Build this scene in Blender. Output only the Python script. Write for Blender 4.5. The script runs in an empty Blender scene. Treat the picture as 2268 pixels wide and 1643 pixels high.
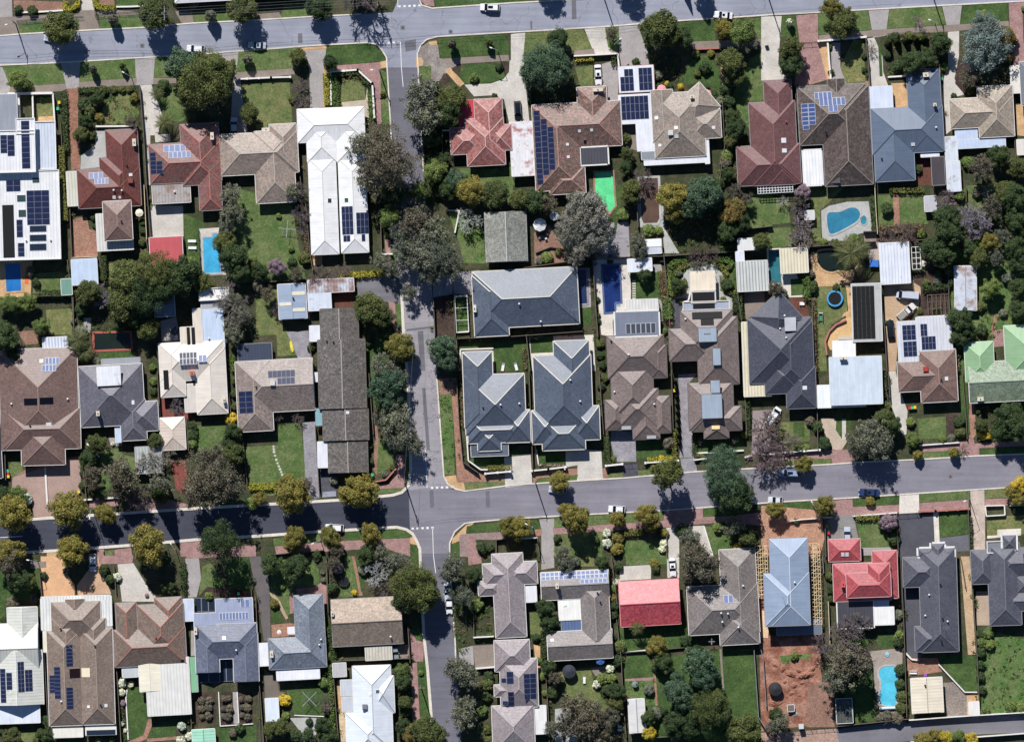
import bpy, math, random
import numpy as np
from mathutils import Vector, Matrix
SC = bpy.context.scene
COL = SC.collection
R = math.radians
# ------------------------------------------------------------------ camera, sky, sun, exposure
PXM = 0.11                       # metres for one unit of the 2268 x 1643 layout grid
CAMH = 1500.0
cd = bpy.data.cameras.new('camera'); cam = bpy.data.objects.new('camera', cd); COL.objects.link(cam)
cam.location = (0, 0, CAMH); cam.rotation_euler = (0, 0, 0)
cd.sensor_width = 36; cd.lens = 36 * CAMH / (2268 * PXM); cd.clip_start = 100; cd.clip_end = 5000
SC.camera = cam
SUN_EL, SUN_AZ = 45.0, -18.0     # degrees; azimuth measured from the top of the picture, clockwise
w = bpy.data.worlds.new('World'); SC.world = w; w.use_nodes = True
nt = w.node_tree; bg = nt.nodes['Background']; bg.inputs[1].default_value = 0.06
sk = nt.nodes.new('ShaderNodeTexSky'); sk.sky_type = 'NISHITA'; sk.sun_disc = False
sk.sun_elevation = R(SUN_EL); sk.sun_rotation = R(SUN_AZ); sk.air_density = 1.0; sk.dust_density = 0.1; sk.ozone_density = 7.0
nt.links.new(sk.outputs[0], bg.inputs[0])
sl = bpy.data.lights.new('sun', 'SUN'); sun = bpy.data.objects.new('sun', sl); COL.objects.link(sun)
sl.energy = 5.0; sl.angle = R(0.5); sl.color = (1.0, 0.975, 0.945)
_az = R(SUN_AZ); _d = Vector((math.sin(_az) * math.cos(R(SUN_EL)), math.cos(_az) * math.cos(R(SUN_EL)), math.sin(R(SUN_EL))))
sun.rotation_euler = _d.to_track_quat('Z', 'Y').to_euler(); sun.location = _d * 400
SC.view_settings.view_transform = 'Standard'; SC.view_settings.look = 'None'
SC.view_settings.exposure = 0.13; SC.view_settings.gamma = 1.0
KIL = 1.15                       # light on flat sunlit ground after exposure: albedo = seen colour / KIL
# ------------------------------------------------------------------ layout coordinates
ROWY = (0, 411, 822, 1231.5)
OX = OY = 0.0; US = 0.25
def T(c=None, r=None):
    global OX, OY, US
    if c is None: OX = OY = 0.0; US = 1.0
    else: OX = 567.0 * c; OY = ROWY[r]; US = 0.25022
def G2(u, v): return (OX + u * US, OY + v * US)                     # layout grid position
def W2(gx, gy): return ((gx - 1134) * PXM, (821.5 - gy) * PXM)      # grid -> metres
def P(u, v): return W2(*G2(u, v))
def L(px): return px * US * PXM                                     # length in metres
ROT = 3.0
# ------------------------------------------------------------------ materials
_m = {}
def lin(c):
    o = []
    for v in c:
        v /= 255.0
        o.append((v / 12.92 if v <= 0.04045 else ((v + 0.055) / 1.055) ** 2.4))
    return o
def alb(c): return tuple(min(0.86, x / KIL) for x in lin(c)) + (1,)
def nd(nt, t, **kw):
    n = nt.nodes.new('ShaderNode' + t)
    for k, v in kw.items():
        if k.startswith('i_'):
            n.inputs[k[2:].replace('_', ' ')].default_value = v
        else: setattr(n, k, v)
    return n
def newmat(key, rough=0.85, spec=0.2, metal=0.0):
    m = bpy.data.materials.new(key); m.use_nodes = True
    b = m.node_tree.nodes['Principled BSDF']
    b.inputs['Roughness'].default_value = rough; b.inputs['Specular IOR Level'].default_value = spec
    b.inputs['Metallic'].default_value = metal
    return m, m.node_tree, b
def ramp(nt, fac, stops):
    r = nd(nt, 'ValToRGB'); e = r.color_ramp.elements
    while len(e) < len(stops): e.new(0.5)
    for k, (p, c) in enumerate(stops): e[k].position = p; e[k].color = c
    nt.links.new(fac, r.inputs[0]); return r.outputs[0]
def mixc(nt, fac, a, b, mode='MIX'):
    n = nd(nt, 'Mix', data_type='RGBA', blend_type=mode)
    for s, v in ((0, fac), (6, a), (7, b)):
        if hasattr(v, 'is_linked') or hasattr(v, 'links'): nt.links.new(v, n.inputs[s])
        else: n.inputs[s].default_value = v
    return n.outputs[2]
def noise(nt, co, scale, detail=4, rough=0.6):
    n = nd(nt, 'TexNoise'); n.inputs['Scale'].default_value = scale; n.inputs['Detail'].default_value = detail
    n.inputs['Roughness'].default_value = rough; nt.links.new(co, n.inputs['Vector']); return n.outputs[0]
def grey(v): return (v, v, v, 1)
def mulvar(nt, base, co, scale, lo, hi, detail=4):
    f = ramp(nt, noise(nt, co, scale, detail), [(0.3, grey(lo)), (0.7, grey(hi))])
    return mixc(nt, 1.0, base, f, 'MULTIPLY')
def ground(col, kind='plain', col2=None, seed=0):
    """ground surfaces: plain, lawn, asphalt, paver, dirt"""
    key = 'ground_%s_%s_%s' % (kind, col, col2)
    if key in _m: return _m[key]
    m, nt, b = newmat(key, 0.95, 0.1)
    tc = nd(nt, 'TexCoord'); co = tc.outputs['Object']
    a = alb(col); c2 = alb(col2) if col2 else tuple(x * 0.75 for x in a[:3]) + (1,)
    if kind == 'lawn':
        f = ramp(nt, noise(nt, co, 0.22, 6, 0.65), [(0.36, grey(0)), (0.62, grey(1))])
        c = mixc(nt, f, a, c2)
        c = mulvar(nt, c, co, 0.5, 0.8, 1.2, 5); c = mulvar(nt, c, co, 1.6, 0.72, 1.25, 3); c = mulvar(nt, c, co, 4.0, 0.7, 1.32, 2)
    elif kind == 'asphalt':
        c = mulvar(nt, a, co, 0.12, 0.84, 1.1, 6)
        mp = nd(nt, 'Mapping'); mp.inputs['Scale'].default_value = (0.05, 1.0, 1); mp.inputs['Rotation'].default_value = (0, 0, R(-3.5))
        nt.links.new(co, mp.inputs[0]); c = mulvar(nt, c, mp.outputs[0], 1.0, 0.88, 1.1, 3)
        c = mulvar(nt, c, co, 7.0, 0.86, 1.12, 2)
        v = nd(nt, 'TexVoronoi', feature='DISTANCE_TO_EDGE'); v.inputs['Scale'].default_value = 0.09
        wv = nd(nt, 'VectorMath', operation='ADD'); sc = nd(nt, 'VectorMath', operation='SCALE'); nn = nd(nt, 'TexNoise'); nn.inputs['Scale'].default_value = 0.5
        nt.links.new(co, nn.inputs['Vector']); nt.links.new(nn.outputs[1], sc.inputs[0]); sc.inputs['Scale'].default_value = 3.0
        nt.links.new(co, wv.inputs[0]); nt.links.new(sc.outputs[0], wv.inputs[1]); nt.links.new(wv.outputs[0], v.inputs['Vector'])
        cr = ramp(nt, v.outputs[0], [(0.0, grey(0.62 if sum(col) > 470 else 0.86)), (0.009, grey(1))])
        c = mixc(nt, 1.0, c, cr, 'MULTIPLY')
    elif kind == 'paver':
        br = nd(nt, 'TexBrick'); br.inputs['Scale'].default_value = 1.0; br.inputs['Brick Width'].default_value = 0.4; br.inputs['Row Height'].default_value = 0.2
        br.inputs['Mortar Size'].default_value = 0.012; br.inputs['Color1'].default_value = a; br.inputs['Color2'].default_value = c2
        br.inputs['Mortar'].default_value = tuple(x * 0.6 for x in a[:3]) + (1,)
        nt.links.new(co, br.inputs['Vector']); c = mulvar(nt, br.outputs[0], co, 0.5, 0.78, 1.16, 5); c = mulvar(nt, c, co, 3.0, 0.85, 1.12, 3)
    elif kind == 'dirt':
        f = ramp(nt, noise(nt, co, 0.35, 6, 0.7), [(0.38, grey(0)), (0.6, grey(1))])
        c = mixc(nt, f, a, c2); c = mulvar(nt, c, co, 2.5, 0.6, 1.3, 4)
    else:
        c = mulvar(nt, a, co, 0.3, 0.84, 1.12, 5); c = mulvar(nt, c, co, 2.2, 0.85, 1.1, 4)
        f = ramp(nt, noise(nt, co, 0.8, 6, 0.7), [(0.56, grey(0)), (0.72, grey(0.55))])
        c = mixc(nt, f, c, c2)
    nt.links.new(c, b.inputs['Base Color']); _m[key] = m; return m
def tile(col, col2=None, mott=0.35, gl=0.47, bump=0.45, spec=0.5):
    """concrete or clay roof tiles: rows across the slope, each tile slightly different"""
    key = 'roof_tile_%s_%s_%s' % (col, col2, mott)
    if key in _m: return _m[key]
    m, nt, b = newmat(key, gl, spec)
    a = tuple(x * 1.2 for x in alb(col)[:3]) + (1,); c2 = tuple(x * 1.2 for x in alb(col2)[:3]) + (1,) if col2 else tuple(x * 0.72 for x in a[:3]) + (1,)
    uv = nd(nt, 'UVMap'); tc = nd(nt, 'TexCoord'); co = tc.outputs['Object']
    br = nd(nt, 'TexBrick'); br.inputs['Scale'].default_value = 1.0; br.inputs['Brick Width'].default_value = 0.34; br.inputs['Row Height'].default_value = 0.4
    br.inputs['Mortar Size'].default_value = 0.02; br.inputs['Bias'].default_value = -0.1
    br.inputs['Color1'].default_value = a; br.inputs['Color2'].default_value = tuple(x + (y - x) * mott * 1.6 for x, y in zip(a, c2))
    br.inputs['Mortar'].default_value = tuple(x * 0.5 for x in a[:3]) + (1,)
    nt.links.new(uv.outputs[0], br.inputs['Vector'])
    f = ramp(nt, noise(nt, co, 0.9, 6, 0.75), [(0.42, grey(0)), (0.6, grey(min(1, mott * 1.9)))])
    c = mixc(nt, f, br.outputs[0], c2); c = mulvar(nt, c, co, 0.25, 0.86, 1.12, 4); c = mulvar(nt, c, co, 1.7, 0.8 - mott * .3, 1.15 + mott * .3, 3); c = mulvar(nt, c, co, 4.5, 0.86 - mott * .4, 1.1 + mott * .4, 1)
    nt.links.new(c, b.inputs['Base Color'])
    bp = nd(nt, 'Bump'); bp.inputs['Strength'].default_value = bump; bp.inputs['Distance'].default_value = 0.07
    wv = nd(nt, 'TexWave', wave_type='BANDS', bands_direction='Y', wave_profile='SAW'); wv.inputs['Scale'].default_value = 2.5 / 3.1416 * 1.0
    nt.links.new(uv.outputs[0], wv.inputs['Vector']); nt.links.new(wv.outputs[1], bp.inputs['Height']); nt.links.new(bp.outputs[0], b.inputs['Normal'])
    _m[key] = m; return m
def metal(col, rust=0.0, rib=0.0, col2=None, rough=0.45):
    """painted sheet roofing: pans running down the slope, optional rust and paler ribs"""
    key = 'roof_sheet_%s_%s_%s_%s' % (col, rust, rib, col2)
    if key in _m: return _m[key]
    m, nt, b = newmat(key, rough, 0.4)
    a = alb(col); uv = nd(nt, 'UVMap'); tc = nd(nt, 'TexCoord'); co = tc.outputs['Object']
    wv = nd(nt, 'TexWave', wave_type='BANDS', bands_direction='X', wave_profile='SIN'); wv.inputs['Scale'].default_value = 0.42
    nt.links.new(uv.outputs[0], wv.inputs['Vector'])
    rr = ramp(nt, wv.outputs[1], [(0.0, grey(0.955 - rib)), (0.35, grey(1.0))])
    c = mixc(nt, 1.0, a, rr, 'MULTIPLY')
    mp = nd(nt, 'Mapping'); mp.inputs['Scale'].default_value = (1.0, 0.12, 1); nt.links.new(uv.outputs[0], mp.inputs[0])
    c = mulvar(nt, c, mp.outputs[0], 1.2, 0.9, 1.07, 4); c = mulvar(nt, c, co, 0.4, 0.92, 1.06, 4)
    if rust or col2:
        c2 = alb(col2) if col2 else alb((120, 80, 62))
        f = ramp(nt, noise(nt, co, 0.35, 7, 0.7), [(0.62 - rust * 0.3, grey(0)), (0.72 - rust * 0.2, grey(0.85))])
        c = mixc(nt, f, c, c2)
    nt.links.new(c, b.inputs['Base Color']); _m[key] = m; return m
def plain(col, rough=0.7, spec=0.3, var=0.08, metallic=0.0):
    key = 'paint_%s_%s_%s' % (col, rough, metallic)
    if key in _m: return _m[key]
    m, nt, b = newmat(key, rough, spec, metallic)
    tc = nd(nt, 'TexCoord'); c = mulvar(nt, alb(col), tc.outputs['Object'], 1.3, 1 - var, 1 + var, 4)
    nt.links.new(c, b.inputs['Base Color']); _m[key] = m; return m
def carpaint(col):
    key = 'car_paint_%s' % (col,)
    if key in _m: return _m[key]
    m, nt, b = newmat(key, 0.25, 0.5); tc = nd(nt, 'TexCoord')
    nt.links.new(mulvar(nt, alb(col), tc.outputs['Object'], 2.0, 0.94, 1.04, 3), b.inputs['Base Color'])
    b.inputs['Coat Weight'].default_value = 0.5; b.inputs['Coat Roughness'].default_value = 0.08; _m[key] = m; return m
def glass(col=(22, 28, 40)):
    key = 'dark_glass_%s' % (col,)
    if key in _m: return _m[key]
    m, nt, b = newmat(key, 0.12, 0.5); tc = nd(nt, 'TexCoord')
    nt.links.new(mulvar(nt, alb(col), tc.outputs['Object'], 1.0, 0.9, 1.1, 2), b.inputs['Base Color']); _m[key] = m; return m
def water(col):
    key = 'pool_water_%s' % (col,)
    if key in _m: return _m[key]
    m, nt, b = newmat(key, 0.08, 0.5); tc = nd(nt, 'TexCoord'); co = tc.outputs['Object']
    c = mulvar(nt, alb(col), co, 0.35, 0.8, 1.15, 4); c = mulvar(nt, c, co, 1.8, 0.9, 1.12, 5)
    nt.links.new(c, b.inputs['Base Color'])
    bp = nd(nt, 'Bump'); bp.inputs['Strength'].default_value = 0.15; bp.inputs['Distance'].default_value = 0.05
    nt.links.new(noise(nt, co, 3.0, 3), bp.inputs['Height']); nt.links.new(bp.outputs[0], b.inputs['Normal']); _m[key] = m; return m
def leaf(col, col2=None, var=0.35):
    key = 'leaf_%s_%s' % (col, col2)
    if key in _m: return _m[key]
    m, nt, b = newmat(key, 0.6, 0.25)
    a = tuple(x * 1.8 for x in alb(col)[:3]) + (1,); c2 = tuple(x * 1.8 for x in alb(col2)[:3]) + (1,) if col2 else tuple(x * y for x, y in zip(a[:3], (1.25, 1.15, 0.9))) + (1,)
    gi = nd(nt, 'NewGeometry'); oi = nd(nt, 'ObjectInfo'); tc = nd(nt, 'TexCoord')
    f = ramp(nt, noise(nt, tc.outputs['Object'], 2.2, 4, 0.6), [(0.4, grey(0)), (0.62, grey(1))])
    c = mixc(nt, f, a, c2)
    r1 = ramp(nt, gi.outputs['Random Per Island'], [(0, grey(1 - var)), (1, grey(1 + var))]); c = mixc(nt, 1.0, c, r1, 'MULTIPLY')
    r2 = ramp(nt, oi.outputs['Random'], [(0, (0.8, 0.84, 0.82, 1)), (0.5, (1.05, 1, 0.95, 1)), (1, (1.18, 1.12, 1.0, 1))]); c = mixc(nt, 1.0, c, r2, 'MULTIPLY')
    nt.links.new(c, b.inputs['Base Color'])
    tr = nd(nt, 'BsdfTranslucent'); nt.links.new(c, tr.inputs[0]); mx = nd(nt, 'MixShader'); mx.inputs[0].default_value = 0.19
    out = nt.nodes['Material Output']; nt.links.new(b.outputs[0], mx.inputs[1]); nt.links.new(tr.outputs[0], mx.inputs[2]); nt.links.new(mx.outputs[0], out.inputs[0])
    _m[key] = m; return m
def panelmat(pale=False):
    return plain((118, 132, 170) if pale == 1 else (38, 46, 76), 0.36, 0.1, 0.1) if pale != 2 else plain((72, 90, 138), 0.36, 0.25, 0.1)  # pale variants: sky glare on the glass is put into the cell colour
WHITE = plain((236, 236, 236)); DARK = plain((40, 42, 48)); STEEL = plain((150, 152, 155), 0.5); BRICKW = plain((150, 120, 105)); CREAMW = plain((215, 205, 185))
TIMBER = plain((112, 98, 86)); BLACK = plain((20, 20, 22)); CONC = plain((200, 195, 186), 0.9)
# ------------------------------------------------------------------ mesh helpers
class MB:
    def __init__(s): s.v = []; s.f = []; s.mi = []; s.uv = []
    def poly(s, pts, mi=0, uv=None):
        n = len(s.v); s.v += [tuple(p) for p in pts]; s.f.append(tuple(range(n, n + len(pts)))); s.mi.append(mi)
        s.uv.append(uv or [(p[0], p[1]) for p in pts])
    def box(s, x0, y0, z0, x1, y1, z1, mi=0, M=None):
        c = [Vector((x, y, z)) for z in (z0, z1) for y in (y0, y1) for x in (x0, x1)]
        if M is not None: c = [M @ p for p in c]
        for q in ((0, 2, 3, 1), (4, 5, 7, 6), (0, 1, 5, 4), (1, 3, 7, 5), (3, 2, 6, 7), (2, 0, 4, 6)): s.poly([c[k] for k in q], mi)
    def beam(s, a, b, w, h, mi=0, up=Vector((0, 0, 1))):
        a = Vector(a); b = Vector(b); d = b - a; l = d.length
        if l < 1e-4: return
        d /= l; sd = d.cross(up)
        if sd.length < 1e-3: sd = d.cross(Vector((1, 0, 0)))
        sd.normalize(); u = sd.cross(d)
        M = Matrix((sd, d, u)).transposed().to_4x4(); M.translation = a
        s.box(-w / 2, 0, -h / 2, w / 2, l, h / 2, mi, M)
    def tube(s, pts, rad, n=5, mi=0, cap=True):
        rings = []
        for k, p in enumerate(pts):
            p = Vector(p); q = Vector(pts[min(k + 1, len(pts) - 1)]) - Vector(pts[max(k - 1, 0)])
            q.normalize(); a = q.orthogonal().normalized(); c = q.cross(a); r = rad[k] if hasattr(rad, '__len__') else rad
            rings.append([p + a * (r * math.cos(2 * math.pi * j / n)) + c * (r * math.sin(2 * math.pi * j / n)) for j in range(n)])
        for k in range(len(rings) - 1):
            for j in range(n): s.poly([rings[k][j], rings[k][(j + 1) % n], rings[k + 1][(j + 1) % n], rings[k + 1][j]], mi)
        if cap: s.poly(rings[-1], mi); s.poly(rings[0][::-1], mi)
    def cyl(s, x, y, z0, z1, r, n=16, mi=0, r2=None):
        r2 = r if r2 is None else r2
        a = [(x + r * math.cos(2 * math.pi * j / n), y + r * math.sin(2 * math.pi * j / n), z0) for j in range(n)]
        b = [(x + r2 * math.cos(2 * math.pi * j / n), y + r2 * math.sin(2 * math.pi * j / n), z1) for j in range(n)]
        for j in range(n): s.poly([a[j], a[(j + 1) % n], b[(j + 1) % n], b[j]], mi)
        s.poly(b, mi); s.poly(a[::-1], mi)
    def mesh(s, name, mats):
        me = bpy.data.meshes.new(name); me.from_pydata(s.v, [], s.f)
        for m in mats if isinstance(mats, (list, tuple)) else [mats]: me.materials.append(m)
        me.polygons.foreach_set('material_index', s.mi)
        ul = me.uv_layers.new(name='UVMap'); ul.data.foreach_set('uv', [c for f in s.uv for p in f for c in p])
        me.update(); return me
    def build(s, name, mats, parent=None, loc=None, smooth=False):
        o = bpy.data.objects.new(name, s.mesh(name, mats)); COL.objects.link(o)
        if parent is not None: o.parent = parent
        if loc is not None: o.location = loc
        if smooth:
            for p in o.data.polygons: p.use_smooth = True
        return o
def empty(name, loc, rz=0.0):
    o = bpy.data.objects.new(name, None); COL.objects.link(o); o.location = loc; o.rotation_euler = (0, 0, rz); o.empty_display_size = 0.5; return o
AUTO = []; HOUSES = []; LABELS = set(); MARKS = []
def tag(o, label, cat, group=None, mark=None, at=None):
    o['label'] = label; o['category'] = cat; LABELS.add(label)
    if group: o['group'] = group
    if mark: MARKS.append((mark, at))
    return o
def auto(o, base, cat, at, group=None, size=None): 
    o['category'] = cat
    if group: o['group'] = group
    AUTO.append((o, base, cat, at, size)); return o
# ------------------------------------------------------------------ ground sheets
_lay = []; BEDS = []; WILDS = []; WILDKEY = 'ground_lawn_(78, 112, 58)'; GARDKEY = 'ground_dirt_(84, 78, 62)'
def chaikin(p, n=2):
    for _ in range(n):
        q = []
        for k in range(len(p)):
            a, b = p[k], p[(k + 1) % len(p)]
            q += [(a[0] * .75 + b[0] * .25, a[1] * .75 + b[1] * .25), (a[0] * .25 + b[0] * .75, a[1] * .25 + b[1] * .75)]
        p = q
    return p
def area(name, mat, c, sm=0, base=None):
    pts = [P(c[k], c[k + 1]) for k in range(0, len(c), 2)]
    if sm: pts = chaikin(pts, sm)
    bb = (min(p[0] for p in pts), min(p[1] for p in pts), max(p[0] for p in pts), max(p[1] for p in pts))
    if mat.name.startswith(GARDKEY): base = 1; BEDS.append(pts)
    if mat.name.startswith(WILDKEY): WILDS.append(pts)
    ly = 2
    for b2, l2 in _lay:
        if bb[0] < b2[2] and bb[2] > b2[0] and bb[1] < b2[3] and bb[3] > b2[1]: ly = max(ly, l2 + 1)
    if base is not None: ly = base
    _lay.append((bb, ly)); z = 0.004 * ly
    m = MB(); sgn = sum(pts[k][0] * pts[(k + 1) % len(pts)][1] - pts[(k + 1) % len(pts)][0] * pts[k][1] for k in range(len(pts)))
    if sgn < 0: pts = pts[::-1]
    m.poly([(x, y, z) for x, y in pts]); o = m.build(name, mat); o['kind'] = 'structure'
    cx = sum(p[0] for p in pts) / len(pts); cy = sum(p[1] for p in pts) / len(pts)
    AUTO.append((o, None, name, (cx / PXM + 1134, 821.5 - cy / PXM), None)); return o
def strip(name, mat, c, wd, z0, z1, struct=True):
    """a raised band (kerb, edging) along a polyline"""
    m = MB(); p = [P(c[k], c[k + 1]) for k in range(0, len(c), 2)]; n = len(p); off = []
    for k in range(n):
        a = Vector(p[max(k - 1, 0)]); b = Vector(p[min(k + 1, n - 1)]); d = (b - a).normalized(); off.append(Vector((-d.y, d.x)) * wd / 2)
    for k in range(n - 1):
        q = [Vector(p[k]) - off[k], Vector(p[k + 1]) - off[k + 1], Vector(p[k + 1]) + off[k + 1], Vector(p[k]) + off[k]]
        m.poly([(v.x, v.y, z1) for v in q])
        for i, j in ((0, 1), (2, 3)): m.poly([(q[i].x, q[i].y, z0), (q[j].x, q[j].y, z0), (q[j].x, q[j].y, z1), (q[i].x, q[i].y, z1)])
    for k, s in ((0, 1), (n - 1, -1)):
        a = Vector(p[k]) - off[k]; b = Vector(p[k]) + off[k]
        m.poly([(a.x, a.y, z0), (b.x, b.y, z0), (b.x, b.y, z1), (a.x, a.y, z1)])
    o = m.build(name, mat)
    if struct: o['kind'] = 'structure'
    k = n // 2; gx = p[k][0] / PXM + 1134; gy = 821.5 - p[k][1] / PXM
    if struct: AUTO.append((o, None, name, (gx, gy), None))
    return o, (gx, gy)
# ------------------------------------------------------------------ houses
def roof_rect(w, h, kind, pitch):
    """faces (points, up-slope direction), cap lines and planes (a,b,c: z=ax+by+c) of one roof over a w x h rectangle"""
    t = math.tan(R(pitch)); x, y = w / 2, h / 2
    if kind == 'H': kind = 'XHH' if w >= h else 'YHH'
    if kind == 'F': return [([(-x, -y, 0), (x, -y, 0), (x, y, 0), (-x, y, 0)], (0, 1))], [], [(0, 0, 0)], []
    if kind[0] == 'S':
        d = {'N': (0, t), 'S': (0, -t), 'E': (t, 0), 'W': (-t, 0)}[kind[1]]; c = abs(d[0]) * x + abs(d[1]) * y
        f = [(px, py, d[0] * px + d[1] * py + c) for px, py in ((-x, -y), (x, -y), (x, y), (-x, y))]
        return [(f, d)], [], [(d[0], d[1], c)], []
    sw = kind[0] == 'Y'
    if sw: x, y = y, x               # work along X, swap at the end (X runs north to south when swapped)
    r = y * t; e0 = -x + (y if kind[1] == 'H' else 0); e1 = x - (y if kind[2] == 'H' else 0)
    if e0 > e1: e0 = e1 = (e0 + e1) / 2
    A, B, C, D_ = (-x, -y, 0), (x, -y, 0), (x, y, 0), (-x, y, 0); p, q = (e0, 0, r), (e1, 0, r)
    F = [([A, B, q, p], (0, 1)), ([C, D_, p, q], (0, -1))]; pl = [(0, t, r), (0, -t, r)]; G = []; caps = [(p, q)]
    if kind[1] == 'H': F.append(([D_, A, p], (1, 0))); pl.append((r / max(e0 + x, 1e-3), 0, r * x / max(e0 + x, 1e-3))); caps += [(A, p), (D_, p)]
    else: G.append([D_, A, p])
    if kind[2] == 'H': F.append(([B, C, q], (-1, 0))); pl.append((-r / max(x - e1, 1e-3), 0, r * x / max(x - e1, 1e-3))); caps += [(B, q), (C, q)]
    else: G.append([B, C, q])
    if sw:
        # local X axis -> -Y (north end first), local Y axis -> X
        g = lambda v: (v[1], -v[0], v[2])
        F = [([g(v) for v in f], (d[1], -d[0])) for f, d in F]; G = [[g(v) for v in f] for f in G]
        caps = [(g(a), g(b)) for a, b in caps]; pl = [(b, -a, c) for a, b, c in pl]
    F = [([v for k, v in enumerate(f) if (Vector(v) - Vector(f[k - 1])).length > 1e-4], d) for f, d in F]
    return F, caps, pl, G
class House: pass
def house(name, label, ref, he, pitch, secs, solar=(), bits=(), rot=None, front=None, cat='house', group=None, wall=None):
    """secs: (part name, roof material, ridge material, gutter material, rects, options). rect: x0,y0,x1,y1[,kind[,eave height[,pitch[,turn]]]]"""
    rot = ROT if rot is None else rot
    secs = [q for s in secs for q in ([(s[0], s[1], s[2], s[3], [r], s[5]) for r in s[4]] if s[0] in ('roof_deck', 'balcony_roof', 'skylight') else [s])]
    allr = [r for s in secs for r in s[4]]
    bx = (min(r[0] for r in allr), min(r[1] for r in allr), max(r[2] for r in allr), max(r[3] for r in allr))
    hx, hy = P((bx[0] + bx[2]) / 2, (bx[1] + bx[3]) / 2)
    root = empty(name, (hx, hy, 0), R(rot)); ca, sa = math.cos(R(rot)), math.sin(R(rot))
    def loc(u, v):
        X, Y = P(u, v); X -= hx; Y -= hy; return (X * ca + Y * sa, -X * sa + Y * ca)
    wallm = MB(); planes = []; k = 0; wmat = wall or BRICKW; posts = MB()
    for sn, rm, cm, gm, rects, op in secs:
        rb, cb, gb, nb = MB(), MB(), MB(), MB()
        for r in rects:
            kind = r[4] if len(r) > 4 else op.get('kind', 'H'); z = r[5] if len(r) > 5 and r[5] is not None else op.get('he', he)
            pt = r[6] if len(r) > 6 and r[6] is not None else op.get('pitch', pitch); turn = R(r[7]) if len(r) > 7 else 0.0
            cx, cy = loc((r[0] + r[2]) / 2, (r[1] + r[3]) / 2); ins = k * 0.02; k += 1
            w_, h_ = L(r[2] - r[0]) - 2 * ins, L(r[3] - r[1]) - 2 * ins; z -= 0.004 * k
            F, caps, pl, Gb = roof_rect(w_, h_, kind, pt)
            M = Matrix.Translation((cx, cy, z)) @ Matrix.Rotation(turn, 4, 'Z'); ct, st = math.cos(turn), math.sin(turn)
            for f, d in F:
                q = [M @ Vector(v) for v in f]; dl = math.hypot(*d) or 1; d = (d[0] / dl, d[1] / dl); sl = 1 / math.cos(R(pt)) if kind != 'F' else 1
                rb.poly(q, 0, [(v[0] * d[1] - v[1] * d[0], (v[0] * d[0] + v[1] * d[1]) * sl) for v in f])
            x, y = w_ / 2, h_ / 2; fa = op.get('fascia', 0.2); zt = [None] * 4; cn = [(-x, -y), (x, -y), (x, y), (-x, y)]
            if kind[0] == 'S': zt = [pl[0][0] * a + pl[0][1] * b + pl[0][2] for a, b in cn]
            else: zt = [0] * 4
            for i in range(4):
                j = (i + 1) % 4
                rb.poly([M @ Vector((*cn[i], -fa)), M @ Vector((*cn[j], -fa)), M @ Vector((*cn[j], zt[j])), M @ Vector((*cn[i], zt[i]))], 1)
            rb.poly([M @ Vector((*cn[i], -fa)) for i in (3, 2, 1, 0)], 1)
            for g in Gb: rb.poly([M @ Vector(v) for v in g], 1)
            if cm is not None:
                for a, b in caps:
                    dst = cb if not op.get('ncap') or (a[1] > .1 and a[2] < .01) or (abs(a[1] - b[1]) < .01 and kind != 'YHH' and h_ < w_) else nb  # with ncap set, only caps along north slopes get the sun-glint colour
                    a = M @ Vector(a); b = M @ Vector(b); dst.beam(a + Vector((0, 0, 0.03)), b + Vector((0, 0, 0.03)), op.get('capw', 0.2), 0.09)
            if gm is not None and kind[0] != 'S':
                gw = op.get('gut', 0.13)
                for i in range(4):
                    a = Vector((*cn[i], -0.07)); b = Vector((*cn[(i + 1) % 4], -0.07)); d = (b - a).normalized(); o_ = Vector((d.y, -d.x, 0)) * gw / 2
                    gb.beam(M @ (a + o_ - d * gw / 2), M @ (b + o_ - d * gw / 2), gw, 0.12 - 0.002 * k)
            if gm is not None and kind == 'F' and op.get('parapet'):
                for i in range(4):
                    a = Vector((*cn[i], 0.1)); b = Vector((*cn[(i + 1) % 4], 0.1)); d = (b - a).normalized(); o_ = Vector((d.y, -d.x, 0)) * 0.11
                    gb.beam(M @ (a + o_ - d * .22), M @ (b + o_), 0.22, 0.3 + 0.002 * k)
            if op.get('open'):
                for a, b in cn: posts.box(a * .96 - .06, b * .96 - .06, -z, a * .96 + .06, b * .96 + .06, -fa - .003, 0, M)
            else:
                ov = op.get('over', 0.45)
                if x > ov and y > ov: wallm.box(-x + ov, -y + ov, -z, x - ov, y - ov, -fa - 0.01, 0, M)
            planes.append((cx, cy, turn, x, y, z, pl))
        ro = rb.build(sn, [rm, op.get('edge', gm or wmat)], root)
        if cb.f: cb.build('ridge_cap', cm, ro)
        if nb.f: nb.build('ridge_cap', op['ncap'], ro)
        if gb.f: gb.build('gutter', gm, ro)
    if wallm.f: wallm.build('wall', wmat, root)
    if posts.f: posts.build('post', WHITE, root)
    def hit(lx, ly):
        best = None
        for cx, cy, tn, x, y, z, pl in planes:
            dx, dy = lx - cx, ly - cy; ax, ay = dx * math.cos(tn) + dy * math.sin(tn), -dx * math.sin(tn) + dy * math.cos(tn)
            if abs(ax) <= x + .05 and abs(ay) <= y + .05:
                zz, p = min(((a * ax + b * ay + c), (a, b, c)) for a, b, c in pl)
                if best is None or z + zz > best[0]: 
                    gx, gy = p[0] * math.cos(tn) - p[1] * math.sin(tn), p[0] * math.sin(tn) + p[1] * math.cos(tn)
                    best = (z + zz, gx, gy)
        return best or (0.3, 0, 0)
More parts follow.
